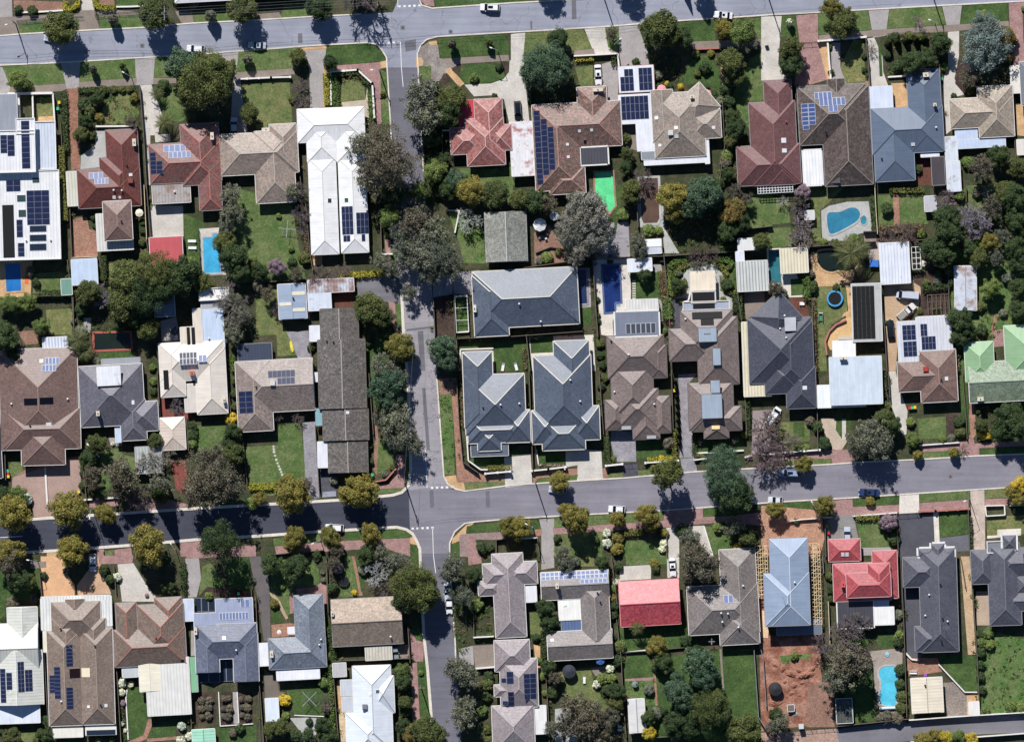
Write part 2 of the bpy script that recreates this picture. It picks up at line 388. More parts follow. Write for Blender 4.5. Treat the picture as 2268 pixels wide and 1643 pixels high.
    for s in solar:
        x0, y0, x1, y1, nx, ny = s[:6]; st = s[6] if len(s) > 6 else 0
        cx, cy = loc((x0 + x1) / 2, (y0 + y1) / 2); z0, gx, gy = hit(cx, cy); w_, h_ = L(x1 - x0), L(y1 - y0); pw, ph = w_ / nx, h_ / ny
        nm = {3: 'heating_mat', 4: 'glazing', 5: 'skylight', 7: 'skylight'}.get(st, 'solar_panel')
        for i in range(nx):
            for j in range(ny):
                ax, ay = cx - w_ / 2 + i * pw, cy + h_ / 2 - (j + 1) * ph; m = MB()
                Z = lambda a, b, o: z0 + gx * (a - cx) + gy * (b - cy) + o
                for g, o, mi in ((0.02, 0.10, 0), (0.09 if st in (1, 2, 4, 6) else 0.06, 0.106, 1)):
                    q = [(a, b, Z(a, b, o)) for a, b in ((ax + g, ay + g), (ax + pw - g, ay + g), (ax + pw - g, ay + ph - g), (ax + g, ay + ph - g))]
                    m.poly(q, mi)
                    if mi == 0:
                        for a in range(4):
                            b = (a + 1) % 4; m.poly([(q[a][0], q[a][1], q[a][2] - .07), (q[b][0], q[b][1], q[b][2] - .07), q[b], q[a]], 0)
                fm = {0: plain((120, 125, 140), .5), 1: WHITE, 2: plain((205, 208, 215), .5), 3: BLACK, 4: plain((150, 160, 165), .5), 5: WHITE, 6: plain((214, 216, 218), .5), 7: WHITE}[st]
                cm_ = {0: panelmat(), 1: panelmat(1), 2: panelmat(2), 3: BLACK, 4: glass((40, 50, 66)), 5: glass((150, 165, 185)), 6: plain((76, 80, 92), .4, .08), 7: plain((228, 222, 196))}[st]
                m.build(nm, [fm, cm_], root)
    for b in bits:
        t = b[0]; lx, ly = loc(b[1], b[2]); z, gx, gy = hit(lx, ly); m = MB()
        if t == 'chimney':
            sx, sy = (L(b[3]) / 2, L(b[4]) / 2) if len(b) > 4 else (.45, .35)
            m.box(lx - sx, ly - sy, z - .6, lx + sx, ly + sy, z + 1.3); m.box(lx - sx - .07, ly - sy - .07, z + 1.3, lx + sx + .07, ly + sy + .07, z + 1.42)
            m.cyl(lx, ly, z + 1.42, z + 1.7, .14, 8, 1); m.build('chimney', [CREAMW if len(b) < 6 else b[5], DARK], root)
        elif t == 'vent':
            m.cyl(lx, ly, z - .2, z + .55, .14, 8); m.cyl(lx, ly, z + .5, z + .72, .26, 10, 0, .12); m.build('roof_vent', b[3] if len(b) > 3 else WHITE, root)
        elif t == 'ac':
            s = .62; m.box(lx - s, ly - s, z - .3, lx + s, ly + s, z + .85); m.box(lx - s + .1, ly - s + .1, z + .85, lx + s - .1, ly + s - .1, z + .93); m.build('rooftop_cooler', b[3] if len(b) > 3 else plain((205, 205, 200)), root)
        elif t == 'sky':
            sx, sy = (L(b[3]) / 2, L(b[4]) / 2) if len(b) > 4 else (.4, .4); mm = b[5] if len(b) > 5 else WHITE
            q = [(lx + a * sx, ly + c * sy) for a, c in ((-1, -1), (1, -1), (1, 1), (-1, 1))]; tp = [(a, c, z + gx * (a - lx) + gy * (c - ly) + .16) for a, c in q]
            m.poly(tp, 1)
            for a in range(4): c = (a + 1) % 4; m.poly([(tp[a][0], tp[a][1], tp[a][2] - .3), (tp[c][0], tp[c][1], tp[c][2] - .3), tp[c], tp[a]], 0)
            m.build('skylight', [WHITE, mm], root)
        elif t == 'ant':
            m.tube([(lx, ly, z - .1), (lx, ly, z + 2.6)], .03, 4)
            for i in range(5): m.beam((lx - .2 + i * .3, ly - .5 + i * .06, z + 2.5), (lx - .2 + i * .3, ly + .5 - i * .06, z + 2.5), .03, .03)
            m.beam((lx - .4, ly, z + 2.5), (lx + 1.2, ly, z + 2.5), .03, .03); m.build('antenna', STEEL, root)
    tag(root, label, cat, group)
    g0 = G2(bx[0], bx[1]); g1 = G2(bx[2], bx[3])
    if ref: HOUSES.append((ref, g0 + g1, front if front is not None else (-1 if g1[1] < 600 or g0[1] > 1150 else 1)))
    return root
# ================================================================== GROUND
EARTH = ground((94, 88, 70), 'dirt', (62, 72, 48)); GARD = ground((84, 78, 62), 'dirt', (54, 70, 42)); MULCH = ground((92, 76, 68), 'dirt', (66, 56, 52))
LAWN = ground((80, 105, 58), 'lawn', (110, 120, 78)); LUSH = ground((62, 84, 48), 'lawn', (82, 102, 58)); DRY = ground((134, 130, 88), 'lawn', (106, 116, 70)); WILD = ground((78, 112, 58), 'lawn', (112, 122, 80))
MOSS = ground((90, 108, 64), 'lawn', (122, 124, 82))
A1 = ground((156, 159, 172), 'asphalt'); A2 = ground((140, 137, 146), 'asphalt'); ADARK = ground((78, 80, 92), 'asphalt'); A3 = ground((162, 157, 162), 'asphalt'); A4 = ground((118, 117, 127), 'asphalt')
PATCH = ground((116, 115, 122), 'asphalt')
CON = ground((208, 202, 193), 'plain', (176, 168, 158)); CONG = ground((172, 166, 164), 'plain', (146, 138, 134)); CONB = ground((146, 134, 124), 'plain', (122, 112, 102)); KERB = ground((226, 217, 204), 'plain', (196, 188, 178))
PINK = ground((182, 148, 143), 'paver', (160, 124, 120)); BRICK = ground((160, 116, 100), 'paver', (184, 148, 126)); REDP = ground((150, 92, 82), 'paver', (128, 76, 70)); SAND = ground((222, 184, 140), 'paver', (206, 168, 126))
GREYP = ground((170, 166, 172), 'paver', (146, 142, 148)); DGREY = ground((100, 100, 108), 'paver', (84, 84, 92)); STONE = ground((186, 186, 182), 'plain', (140, 146, 140)); RDIRT = ground((184, 138, 118), 'dirt', (134, 88, 72)); BDIRT = ground((162, 128, 112), 'dirt', (140, 108, 94))
PALE = ground((226, 218, 206), 'plain', (206, 200, 196)); DECK = ground((120, 82, 70), 'paver', (104, 70, 62))
g = MB(); g.poly([(-900, -900, 0), (900, -900, 0), (900, 900, 0), (-900, 900, 0)]); o = g.build('ground', EARTH); o['kind'] = 'structure'; o['label'] = 'bare brown and green earth under the whole suburb'
T()
area('road', A1, [-120,88, 0,80, 45,76, 220,66, 310,62, 425,52, 567,45, 680,38, 800,32, 870,28, 882,0, 884,-60, 922,-60, 925,0, 934,12, 957,19, 1134,7, 1300,-2, 1600,-20, 1900,-45, 2400,-90, 2400,-5, 2268,3, 1951,20, 1701,34, 1497,47, 1334,60, 1134,72, 967,82, 945,88, 932,100, 924,120, 922,150, 860,150, 856,128, 845,110, 832,98, 812,95, 717,100, 567,111, 450,120, 300,129, 137,139, 0,145, -120,152], base=3)
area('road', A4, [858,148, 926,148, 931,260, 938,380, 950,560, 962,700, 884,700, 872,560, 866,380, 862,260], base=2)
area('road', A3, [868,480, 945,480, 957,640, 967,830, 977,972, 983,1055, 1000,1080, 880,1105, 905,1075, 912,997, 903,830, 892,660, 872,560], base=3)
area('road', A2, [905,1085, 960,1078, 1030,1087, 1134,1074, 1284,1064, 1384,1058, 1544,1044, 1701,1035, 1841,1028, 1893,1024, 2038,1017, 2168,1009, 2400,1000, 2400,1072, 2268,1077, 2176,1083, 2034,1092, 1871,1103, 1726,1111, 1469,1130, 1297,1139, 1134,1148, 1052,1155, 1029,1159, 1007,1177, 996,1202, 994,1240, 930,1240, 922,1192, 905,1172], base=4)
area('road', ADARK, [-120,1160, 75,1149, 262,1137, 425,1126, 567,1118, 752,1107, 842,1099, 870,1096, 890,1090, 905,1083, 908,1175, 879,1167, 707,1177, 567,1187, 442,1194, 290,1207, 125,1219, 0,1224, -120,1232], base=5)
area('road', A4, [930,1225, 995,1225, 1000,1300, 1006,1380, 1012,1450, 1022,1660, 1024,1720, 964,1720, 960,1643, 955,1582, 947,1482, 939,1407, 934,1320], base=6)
for c in ([-60,150, 0,145, 137,139, 300,129, 450,120, 567,111, 717,100, 812,95, 832,98, 845,110, 856,128, 864,260, 872,400, 878,520],
          [-60,85, 45,76, 220,66, 310,62, 425,52, 567,45, 680,38, 800,32], [925,-8, 934,12, 957,19, 1134,7, 1300,-2],
          [2400,-5, 2268,3, 1951,20, 1701,34, 1497,47, 1334,60, 1134,72, 967,82, 945,88, 932,100, 924,120, 926,150, 931,260, 938,380],
          [889,640, 894,740, 902,822, 907,920, 910,1040, 905,1075, 890,1090, 870,1096, 842,1099, 752,1107, 567,1118, 425,1126, 262,1137, 75,1149, -60,1158],
          [-60,1229, 125,1219, 290,1207, 442,1194, 567,1187, 707,1177, 879,1167, 900,1172, 914,1182, 922,1196, 930,1215, 934,1320, 939,1407, 947,1482, 955,1582, 962,1680],
          [967,830, 977,972, 983,1055, 992,1072, 1010,1083, 1030,1087, 1134,1074, 1284,1064, 1384,1058, 1544,1044, 1701,1035, 1841,1028, 1893,1024, 2038,1017, 2168,1009, 2400,1000],
          [1010,1500, 1008,1420, 1002,1340, 996,1240, 996,1202, 1007,1177, 1029,1159, 1052,1155, 1134,1148, 1297,1139, 1469,1130, 1726,1111, 1871,1103, 2034,1092, 2176,1083, 2268,1077]):
    strip('kerb', KERB, c, 0.32 if c[0] not in (-60, 889) or c[1] < 600 else 0.7, 0.0, 0.13)
WHITEP = ground((238, 238, 236), 'plain', (214, 214, 214))
def dash(x, y, n, dx, dy, w_, h_): # give way marks, white squares in one line
    m = MB()
    for k in range(n):
        gx, gy = W2(x + dx * k, y + dy * k); m.box(gx - w_, gy - h_, .028, gx + w_, gy + h_, .034)
    o = m.build('road_marking', WHITEP); o['kind'] = 'structure'; AUTO.append((o, None, 'dashed white give way line painted', (x, y), None))
def line(c, wd=0.16): 
    T(); o, at = strip('road_marking', WHITEP, c, wd, .02, .034, False); o['kind'] = 'structure'; AUTO.append((o, None, 'solid white centre line painted', at, None))
dash(839, 97, 4, 11, -.8, .28, .24); dash(885, 15, 5, 11, -.5, .28, .24); dash(957, 1080, 5, 11, -.4, .28, .24); dash(914, 1170, 5, 11, -.4, .28, .24)
line([880,92, 887,94, 889,150, 893,193]); line([881,-10, 881,16]); line([942,990, 946,1080]); line([958,1168, 960,1230, 965,1268]); line([0,1190, 50,1187])
T(1,0)
for c in ([1315,370, 1415,350, 1418,445, 1325,460], [370,300, 410,297, 412,385, 372,388]): area('road_patch', PATCH, c)
T(2,0); area('road_patch', PATCH, [528,5, 566,3, 572,170, 530,175]); area('road_patch', PATCH, [162,190, 178,189, 180,260, 164,262])
T(1,2); area('road_patch', PATCH, [1535,1050, 1570,1048, 1578,1205, 1540,1210]); area('road_patch', PATCH, [2032,1060, 2066,1058, 2072,1200, 2036,1205]); area('road_patch', PATCH, [1470,150, 1500,150, 1540,700, 1510,700])
T(1,1); area('road_patch', PATCH, [1330,1270, 1555,1245, 1557,1262, 1332,1290]); area('road_patch', PATCH, [1430,1290, 1480,1285, 1500,1640, 1455,1640])
T(); 
# drain covers
m = MB()
for gx, gy, s in ((315, 102, .55), (892, 62, .55), (998, 71, .5), (2105, 1055, .5), (864, 88, .3), (874, 157, .25), (880, 100, .3)):
    x, y = W2(gx, gy); m.box(x - s, y - s, .02, x + s, y + s, .032); m.cyl(x, y, .03, .04, s * .6, 14, 1)
m.build('road_cover', [plain((120, 120, 126)), plain((90, 80, 80))])['kind'] = 'structure'
bpy.data.objects['road_cover']['label'] = 'dark square service covers set into the roads'
# ---- row 0
T(0,0)
for c in ([145,210,700,165,690,255,180,305], [880,155,1260,125,1300,240,885,265], [1705,100,2050,80,2040,190,1715,205], [25,592,540,562,580,740,95,768,60,740], [710,548,1195,520,1218,690,700,727], [1370,508,1940,472,1960,560,1900,680,1355,690], [2110,457,2640,425,2590,605,2085,640]): area('verge_lawn', LAWN, c)
area('lawn', LUSH, [1030,0,1285,0,1260,50,1035,55]); area('lawn', MOSS, [945,900,1000,840,1220,800,1235,1080,920,1115,900,980], 1); area('lawn', LAWN, [1390,900,1560,760,1640,920,1650,1060,1570,1085,1440,1040]); area('lawn', MOSS, [2110,770,2560,695,2590,1085,2340,1110,2160,1000]); area('lawn', DRY, [325,870,470,860,470,1030,335,1035])
area('garden_bed', GARD, [690,790,1230,760,1240,1130,860,1130,700,1100]); area('garden_bed', BDIRT, [120,0,560,20,560,90,130,125]); area('garden_bed', BDIRT, [860,0,1010,0,1015,45,880,50])
area('driveway', CON, [715,-40,830,-40,835,92,712,94]); area('driveway', CONB, [705,94,835,92,885,268,690,276]); area('driveway', CONB, [1550,105,1700,98,1715,208,1610,212]); area('driveway', CONG, [-40,-20,105,-20,110,150,-40,160]); area('footpath', CONB, [-40,160,140,150,180,305,-40,320])
area('footpath', CONB, [140,150,730,120,725,165,145,205]); area('footpath', CONB, [850,90,1050,95,1260,110,1260,128,880,152])
area('driveway', CONG, [540,564,712,548,695,782,590,788]); area('driveway', CONG, [1195,520,1372,507,1355,748,1205,757]); area('driveway', CONG, [1942,470,2112,456,2085,700,2050,700]); area('driveway', CONG, [-40,600,22,595,90,775,80,840,-40,845])
area('driveway', ground((176, 132, 112), 'paver', (146, 104, 88)), [590,788,692,782,690,1100,712,1490,632,1512,610,1050]); area('driveway', CON, [1240,758,1340,750,1385,890,1430,1060,1395,1200,1330,1200,1330,1640,1300,1640]); area('driveway', CONG, [2060,700,2130,690,2160,1000,2200,1200,2040,1200])
area('footpath', CONB, [90,772,580,742,592,788,540,810,80,832]); area('footpath', CONB, [700,728,1212,692,1208,757,694,782]); area('footpath', CONB, [1355,692,1560,695,1560,738,1355,748]); area('footpath', CONB, [2085,642,2590,607,2610,655,2085,700])
area('patio', STONE, [820,1160,955,1150,955,1385,895,1400,890,1482,712,1498,715,1380,850,1280]); area('patio', SAND, [340,1035,470,1030,470,1075,335,1075]); area('garden_bed', CON, [1370,1195,1505,1188,1510,1255,1375,1262])
T(1,0)
area('verge_lawn', LAWN, [250,40,450,30,455,143,215,160]); area('footpath', CONB, [0,128,205,113,228,158,40,185]); area('verge_lawn', EARTH, [680,20,880,0,1180,0,1180,60,700,80]); area('footpath', PINK, [1450,0,1570,0,1582,60,1500,50]); area('verge_lawn', LUSH, [1575,0,2300,0,2270,28,1600,64])
area('verge_lawn', LUSH, [625,410,980,392,1060,415,1130,492,1142,545,605,582]); area('driveway', CONG, [375,440,620,412,600,950,480,965,470,600,410,520]); area('driveway', SAND, [375,428,622,405,622,437,385,455]); area('driveway', SAND, [598,590,612,590,612,950,600,950])
area('footpath', PINK, [605,590,1145,550,1150,600,1100,612,1112,1100,1060,1100,1030,740,900,620,610,650]); area('verge_lawn', LAWN, [1097,618,1152,640,1185,1100,1120,1100]); area('lawn', MOSS, [760,720,900,700,960,780,968,885,750,908]); area('path', ground((196, 184, 166), 'plain'), [755,908,968,885,985,780,1005,1050,900,1000,760,960]); area('garden_bed', GARD, [650,640,900,630,1035,745,1050,1060,1010,1060,985,780,900,700,760,715,745,960,650,960])
area('footpath', CONB, [0,640,320,608,345,660,0,695]); area('lawn', MOSS, [0,1105,100,1098,80,1640,0,1640])
area('footpath', ground((168, 160, 154), 'dirt', (140, 130, 124)), [1430,500,1455,420,1530,372,1612,402,1625,515,1690,545,1800,570,1720,610,1620,720,1550,720,1550,590,1440,590]); area('kerb_ramp', SAND, [1528,368,1600,362,1604,402,1535,404]); area('kerb_ramp', SAND, [1412,512,1465,512,1482,545,1478,580,1445,590,1418,600])
area('kerb_ramp', SAND, [1100,550,1148,540,1158,600,1104,605]); area('verge_lawn', LUSH, [1605,348,2190,306,2238,390,2235,485,1640,520]); area('footpath', CONB, [1640,522,2236,487,2240,540,1690,575]); area('lawn', LUSH, [1820,572,2092,557,2150,625,2210,640,2190,700,2080,740,1850,750,1795,680], 1); area('path', SAND, [1668,622,1720,600,1845,742,1800,775])
area('driveway', CON, [1845,752,2080,742,2190,702,2240,640,2245,540,2300,520,2300,1100,2240,1090,2195,880,2100,845,1930,855]); area('garden_bed', MULCH, [1640,690,1672,640,1720,690,1700,740,1640,742], 1); area('garden_bed', MULCH, [1722,612,1790,575,1815,590,1800,672,1770,660], 1); area('garden_bed', MULCH, [2092,557,2235,548,2235,630,2160,625], 1); area('verge_lawn', LAWN, [1440,602,1545,582,1550,720,1450,700]); area('garden_bed', GARD, [1480,720,1640,720,1720,1130,1720,1640,1490,1640])
area('lawn', LAWN, [1790,1490,2275,1500,2275,1800,1850,1700])
T(2,0)
area('verge_lawn', LUSH, [0,0,180,-6,60,20,0,26]); area('verge_lawn', MOSS, [120,290,625,257,722,430,550,450,100,470]); area('driveway', CON, [-10,305,118,290,100,500,125,800,155,1085,-10,1095]); area('driveway', CON, [640,256,822,240,850,400,940,470,735,492]); area('verge_lawn', LAWN, [822,248,940,237,960,410,925,470,850,420]); area('driveway', CONG, [945,237,1112,228,1200,460,1215,600,955,600,952,470]); area('verge_lawn', LUSH, [1450,207,1800,180,1800,365,1595,370,1480,310]); area('verge_lawn', LAWN, [2100,168,2232,156,2258,335,2180,347])
area('driveway', CONG, [2232,150,2300,150,2300,340,2256,340]); area('footpath', CONB, [1590,372,2266,345,2266,405,1600,440]); area('footpath', CONB, [550,452,722,432,738,490,550,502]); area('lawn', MOSS, [560,600,715,580,715,765,600,775]); area('driveway', CONG, [795,570,880,545,938,600,938,895,850,900,845,770,795,760])
area('lawn', LUSH, [1440,750,1490,690,1530,620,1630,500,1800,480,1845,700,1855,900,1800,810,1700,745], 1); area('lawn', LAWN, [2050,640,2110,520,2266,440,2290,440,2290,890,2110,900,2110,1160,2000,1000,1950,850]); area('garden_bed', GARD, [1850,700,1960,850,2010,1010,2110,1180,2040,1640,1860,1640]); area('garden_bed', GARD, [1210,480,1500,480,1500,700,1270,800]); area('path', SAND, [1840,500,1862,520,1890,900,1868,900])
area('patio', CONB, [1100,1090,1100,1330,960,1330,960,1090]); area('lawn', LAWN, [-160,1490,18,1480,25,1640,-150,1640]); area('garden_bed', GARD, [150,500,550,500,590,1000,200,1000])
T(3,0)
for c, mm in (([130,145,240,140,268,340,110,322], LUSH), ([440,122,880,96,915,265,450,310], LAWN), ([1075,86,1530,56,1576,220,1045,257], LAWN), ([1730,42,2112,16,2126,186,1690,215], LUSH)): area('verge_lawn', mm, c)
area('driveway', CON, [-60,150,122,145,108,322,90,560,165,705,-60,715]); area('driveway', PINK, [248,140,440,124,445,380,520,500,545,700,350,760,230,765,280,380]); area('driveway', CONG, [890,97,1072,86,1040,320,930,335]); area('driveway', CONG, [1540,56,1716,43,1690,275,1595,285]); area('driveway', PINK, [2130,18,2300,5,2300,560,2180,585,2140,240])
area('footpath', CONB, [450,316,915,270,1575,226,2130,188,2135,235,1690,275,1595,282,1040,318,450,360]); area('path', SAND, [440,378,530,372,548,700,520,700]); area('lawn', DRY, [640,600,690,480,760,352,845,360,862,725,690,740]); area('path', CONG, [555,380,640,380,640,600,690,740,570,740]); area('driveway', CON, [870,345,940,335,1012,500,1020,640,1065,765,895,775,885,480]); area('lawn', LUSH, [975,385,1000,385,1015,678,988,680]); area('garden_bed', GARD, [1040,320,1500,300,1500,640,1240,690,1060,690])
area('patio', SAND, [1090,740,1235,735,1245,945,1130,952,1100,830]); area('driveway', CON, [1592,287,1692,277,1690,500,1650,700,1740,840,1610,870,1640,1140,1560,1205,1555,700,1595,560]); area('lawn', MULCH, [1690,520,1880,600,1885,855,1740,840,1655,740]); area('verge_lawn', LUSH, [2252,90,2300,90,2300,400,2262,380]); area('patio', SAND, [2195,930,2300,920,2300,1210,2205,1200]); area('patio', DECK, [1320,1400,1560,1395,1565,1640,1325,1640]); area('patio', BRICK, [860,720,890,720,895,1640,885,1640])
# ---- row 1
T(0,1)
area('patio', BRICK, [645,290,770,280,790,390,860,400,865,640,640,645]); area('patio', SAND, [-20,650,290,640,270,980,-20,1000]); area('lawn', MOSS, [300,780,590,760,590,950,290,955]); area('lawn', DRY, [405,1100,640,1085,640,1320,430,1320]); area('driveway', CON, [1320,180,1620,180,1625,450,1330,460]); area('lawn', LUSH, [1625,250,1820,330,1760,700,1650,700]); area('patio', CON, [1760,385,1960,370,2000,790,1790,800]); area('lawn', MOSS, [960,690,1180,660,1200,800,970,830])
area('garden_bed', BDIRT, [150,1290,330,1280,340,1400,230,1410]); area('patio', CONG, [1420,1200,1560,1160,1600,1370,1430,1380]); area('lawn', LUSH, [880,1470,1180,1460,1180,1530,880,1530]); area('patio', CONG, [900,1540,1240,1530,1260,1640,920,1640]); area('patio', CONG, [740,1170,810,1170,800,1300,740,1290]); area('garden_bed', GARD, [670,1000,860,1000,1400,1200,1350,1300,700,1300])
T(1,1)
area('lawn', LAWN, [-180,20,300,150,330,240,370,500,440,820,-160,860,-240,400]); area('lawn', MOSS, [0,930,190,880,200,1180,280,1300,370,1500,190,1510,180,1320,0,1330]); area('driveway', GREYP, [270,1295,465,1285,495,1640,520,1900,400,1900,385,1560]); area('patio', SAND, [490,600,585,600,585,700,500,710]); area('driveway', ground((128, 126, 132), 'asphalt'), [890,830,1140,790,1230,830,1290,880,1300,1000,1200,1040,900,970]); area('patio', DECK, [670,950,860,945,865,1070,705,1080])
area('lawn', LUSH, [980,1380,1140,1360,1140,1600,1000,1640]); area('verge_lawn', LAWN, [1230,1050,1290,1050,1305,1300,1240,1240]); area('footpath', PINK, [1140,480,1190,480,1200,700,1150,700]); area('footpath', PINK, [1170,1020,1230,1040,1240,1250,1300,1320,1240,1330,1200,1200]); area('verge_lawn', LAWN, [1190,560,1240,540,1250,720,1200,720])
area('lawn', WILD, [1700,230,1800,230,2010,380,2030,690,1840,690,1800,520]); area('patio', A3, [1740,770,1980,750,1970,1000,1880,960,1750,960]); area('garden_bed', MULCH, [1570,990,1740,960,1755,1340,1580,1320]); area('lawn', LUSH, [1765,970,1880,970,1890,1300,1775,1330]); area('driveway', A3, [1560,800,1740,780,1740,960,1570,990])
area('lawn', LUSH, [1800,1400,2440,1370,2450,1640,2100,1640,2090,1450,1810,1450]); area('patio', PALE, [1810,1450,2100,1440,2110,1640,1810,1640])
T(2,1)
area('garden_bed', BDIRT, [195,420,330,350,470,580,460,680,200,690]); area('patio', CONG, [725,610,1045,600,1050,1000,740,1000]); area('patio', PALE, [720,660,1045,650,1055,1020,990,1120,890,1200,900,1340,790,1320,760,1000,735,1000]); area('patio', A3, [880,330,1030,320,1045,620,760,640]); area('lawn', LUSH, [1060,760,1310,680,1320,1000,1050,1010]); area('path', STONE, [1100,0,1130,0,1140,330,1310,330,1300,0,1330,0,1350,380,1480,600,1350,600,1330,370,1120,370])
area('garden_bed', GARD, [1360,300,1420,470,1480,600,1990,540,2100,400,2000,100,1700,100]); area('lawn', LAWN, [2060,80,2300,70,2300,370,2080,380]); area('lawn', LAWN, [2090,440,2300,400,2300,560,2100,560]); area('garden_bed', LUSH, [1380,640,1990,620,1990,960,1440,1000]); area('patio', STONE, [1550,740,1800,690,1880,800,1840,930,1960,1000,1960,1100,1430,1250,1400,1040,1520,930,1500,820]); area('patio', DGREY, [1420,1000,1600,1000,1520,1250,1400,1260]); area('driveway', CONB, [2050,930,2230,930,2240,1080,2070,1190])  # first bed: dark soil colour stands in for tree shade on green ground
area('patio', CONG, [575,735,690,735,700,1080,600,1090]); area('lawn', LUSH, [610,1080,700,1075,705,1240,625,1245]); area('patio', PALE, [150,1340,720,1320,740,1640,180,1640]); area('lawn', LUSH, [160,1345,365,1330,375,1475,168,1485]); area('lawn', LUSH, [910,480,990,0,930,0,900,200]); area('path', CONG, [1250,700,1320,700,1330,760,1260,770])
area('patio', CONG, [1300,1010,1330,1000,1330,1200,1310,1200]); area('garden_bed', GARD, [730,1310,840,1340,830,1640,740,1640])
T(3,1)
area('lawn', LAWN, [0,90,170,130,200,330,0,350]); area('lawn', LAWN, [0,380,200,370,220,540,0,550]); area('lawn', MOSS, [375,20,670,20,540,150,460,220,470,490,400,500]); area('patio', STONE, [470,225,540,180,700,145,890,140,925,400,800,430,720,490,480,490]); area('lawn', LUSH, [905,80,940,80,960,400,925,395]); area('lawn', LAWN, [970,85,1110,80,1120,360,975,370]); area('lawn', LAWN, [1165,85,1370,80,1420,340,1170,350]); area('path', BRICK, [1105,80,1160,78,1168,365,1118,368])
area('patio', SAND, [380,630,440,600,800,690,740,860,700,890,420,895]); area('patio', PALE, [0,560,150,560,330,960,330,985,180,990,100,870]); area('lawn', LUSH, [200,830,315,820,320,970,205,975]); area('patio', DECK, [180,995,340,985,385,1300,250,1130]); area('lawn', MOSS, [405,900,690,890,700,1140,560,1230,510,1400,520,1640,440,1640]); area('path', SAND, [690,890,740,880,760,1360,700,1360,690,1150,650,1170,670,1130,710,1110]); area('patio', ground((222, 186, 136), 'plain'), [560,1260,700,1160,760,1180,765,1370,560,1480,520,1380], 1)
area('driveway', ground((196, 168, 138), 'plain', (176, 148, 122)), [1025,870,1280,830,1350,900,1360,1080,1160,1220,1130,1640,1060,1640]); area('garden_bed', MULCH, [1290,640,1480,640,1590,900,1590,1150,1320,1160,1360,900,1290,860]); area('lawn', WILD, [1590,560,1900,430,2300,560,2300,1240,2080,1250,1990,1390,1830,1400,1600,1160]); area('lawn', MOSS, [1750,0,2000,0,2060,160,1900,260,1700,180]); area('path', BRICK, [2010,1120,2045,1115,2010,1270,1985,1360,1960,1340]); area('patio', PINK, [1990,1280,2085,1270,2090,1420,2000,1430]); area('lawn', WILD, [1650,1200,1740,1250,1740,1640,1670,1640])
area('patio', CONB, [850,400,960,405,960,500,850,500]); area('garden_bed', MULCH, [970,380,1390,360,1400,520,970,510]); area('patio', ground((190, 178, 168), 'plain'), [880,510,990,500,990,660,890,660])
# ---- row 2
T(0,2)
area('lawn', LAWN, [80,800,190,805,210,890,160,930,85,930], 1); area('driveway', BDIRT, [105,940,240,860,630,760,700,750,720,1060,560,1300,300,1290,280,1130,180,1040]); area('driveway', ground((176, 150, 140), 'plain', (158, 132, 124)), [110,940,640,770,705,760,720,1060,600,1200,450,1290,300,1285,275,1130,180,1040,105,1030])
area('lawn', LAWN, [900,700,1080,680,1090,740,1200,760,1200,1060,860,1060,880,850], 0); area('path', CONG, [960,580,1075,600,1080,660,980,660]); area('patio', REDP, [1408,0,1440,0,1440,210,1500,230,1500,370,1680,350,1740,470,1640,470,1440,420,1412,300]); area('driveway', REDP, [1505,800,1640,785,1660,940,1620,1100,1560,1040,1530,900]); area('lawn', LAWN, [1740,480,1990,470,2010,700,1730,720,1680,680])
area('footpath', PINK, [790,1145,1060,1130,1060,1190,790,1205]); area('footpath', PINK, [1200,1130,1440,1120,1720,1190,1440,1225,1210,1230]); area('garden_bed', GARD, [700,680,880,740,860,1060,740,1100,710,900]); area('garden_bed', GARD, [860,1040,1060,1050,1060,1115,860,1130]); area('verge_lawn', EARTH, [800,1205,1060,1190,1060,1230,800,1260]); area('garden_bed', GARD, [-20,1000,180,1040,275,1130,280,1240,-20,1300])
area('lawn', LAWN, [2190,690,2700,640,2700,1100,2230,1100,2200,900]); area('footpath', PINK, [1580,1520,1800,1500,1830,1640,1600,1640]); area('verge_lawn', LAWN, [930,1590,1005,1580,1010,1640,930,1640]); area('footpath', PINK, [1010,1580,1160,1560,1170,1640,1015,1640]); area('driveway', SAND, [415,1600,530,1595,590,1640,415,1640]); area('driveway', PINK, [850,1580,925,1575,925,1640,860,1640])
T(1,2)
area('lawn', LAWN, [-90,670,195,650,200,480,400,455,430,930,420,1010,190,1000,-60,1005]); area('driveway', GREYP, [410,455,525,445,560,860,560,1120,490,1140,440,1000]); area('driveway', DGREY, [560,870,650,860,730,920,710,1110,585,1120]); area('driveway', A1, [590,1066,705,1060,710,1105,585,1115]); area('verge_lawn', LUSH, [1000,0,1060,0,1080,300,1030,310]); area('lawn', LAWN, [1085,590,1180,620,1220,830,1070,920,1070,700]); area('path', BDIRT, [1040,440,1070,480,1085,600,1070,920,1040,880,1050,600])
area('footpath', PINK, [1240,740,1320,740,1310,1030,1060,1040,1050,1000,1180,1000,1240,870]); area('verge_lawn', LAWN, [1060,1040,1310,1030,1290,1065,1060,1090]); area('verge_lawn', LUSH, [1310,650,1370,650,1380,960,1330,990]); area('verge_lawn', WILD, [1610,80,1720,60,1740,400,1760,915,1665,918,1640,600]); area('verge_lawn', BDIRT, [1612,70,1720,60,1730,200,1630,210]); area('footpath', BRICK, [1720,60,1780,60,1810,500,1830,800,1960,900,2290,920,2290,970,1780,985,1765,700])
area('kerb_ramp', SAND, [1660,930,1770,918,1780,985,1840,985,1852,1050,1760,1045,1690,990]); area('verge_lawn', MOSS, [1842,988,2266,962,2290,1010,1852,1048]); area('garden_bed', GARD, [1790,0,1850,0,1860,500,1810,500]); area('lawn', LUSH, [1880,780,2280,720,2266,840,1980,850])
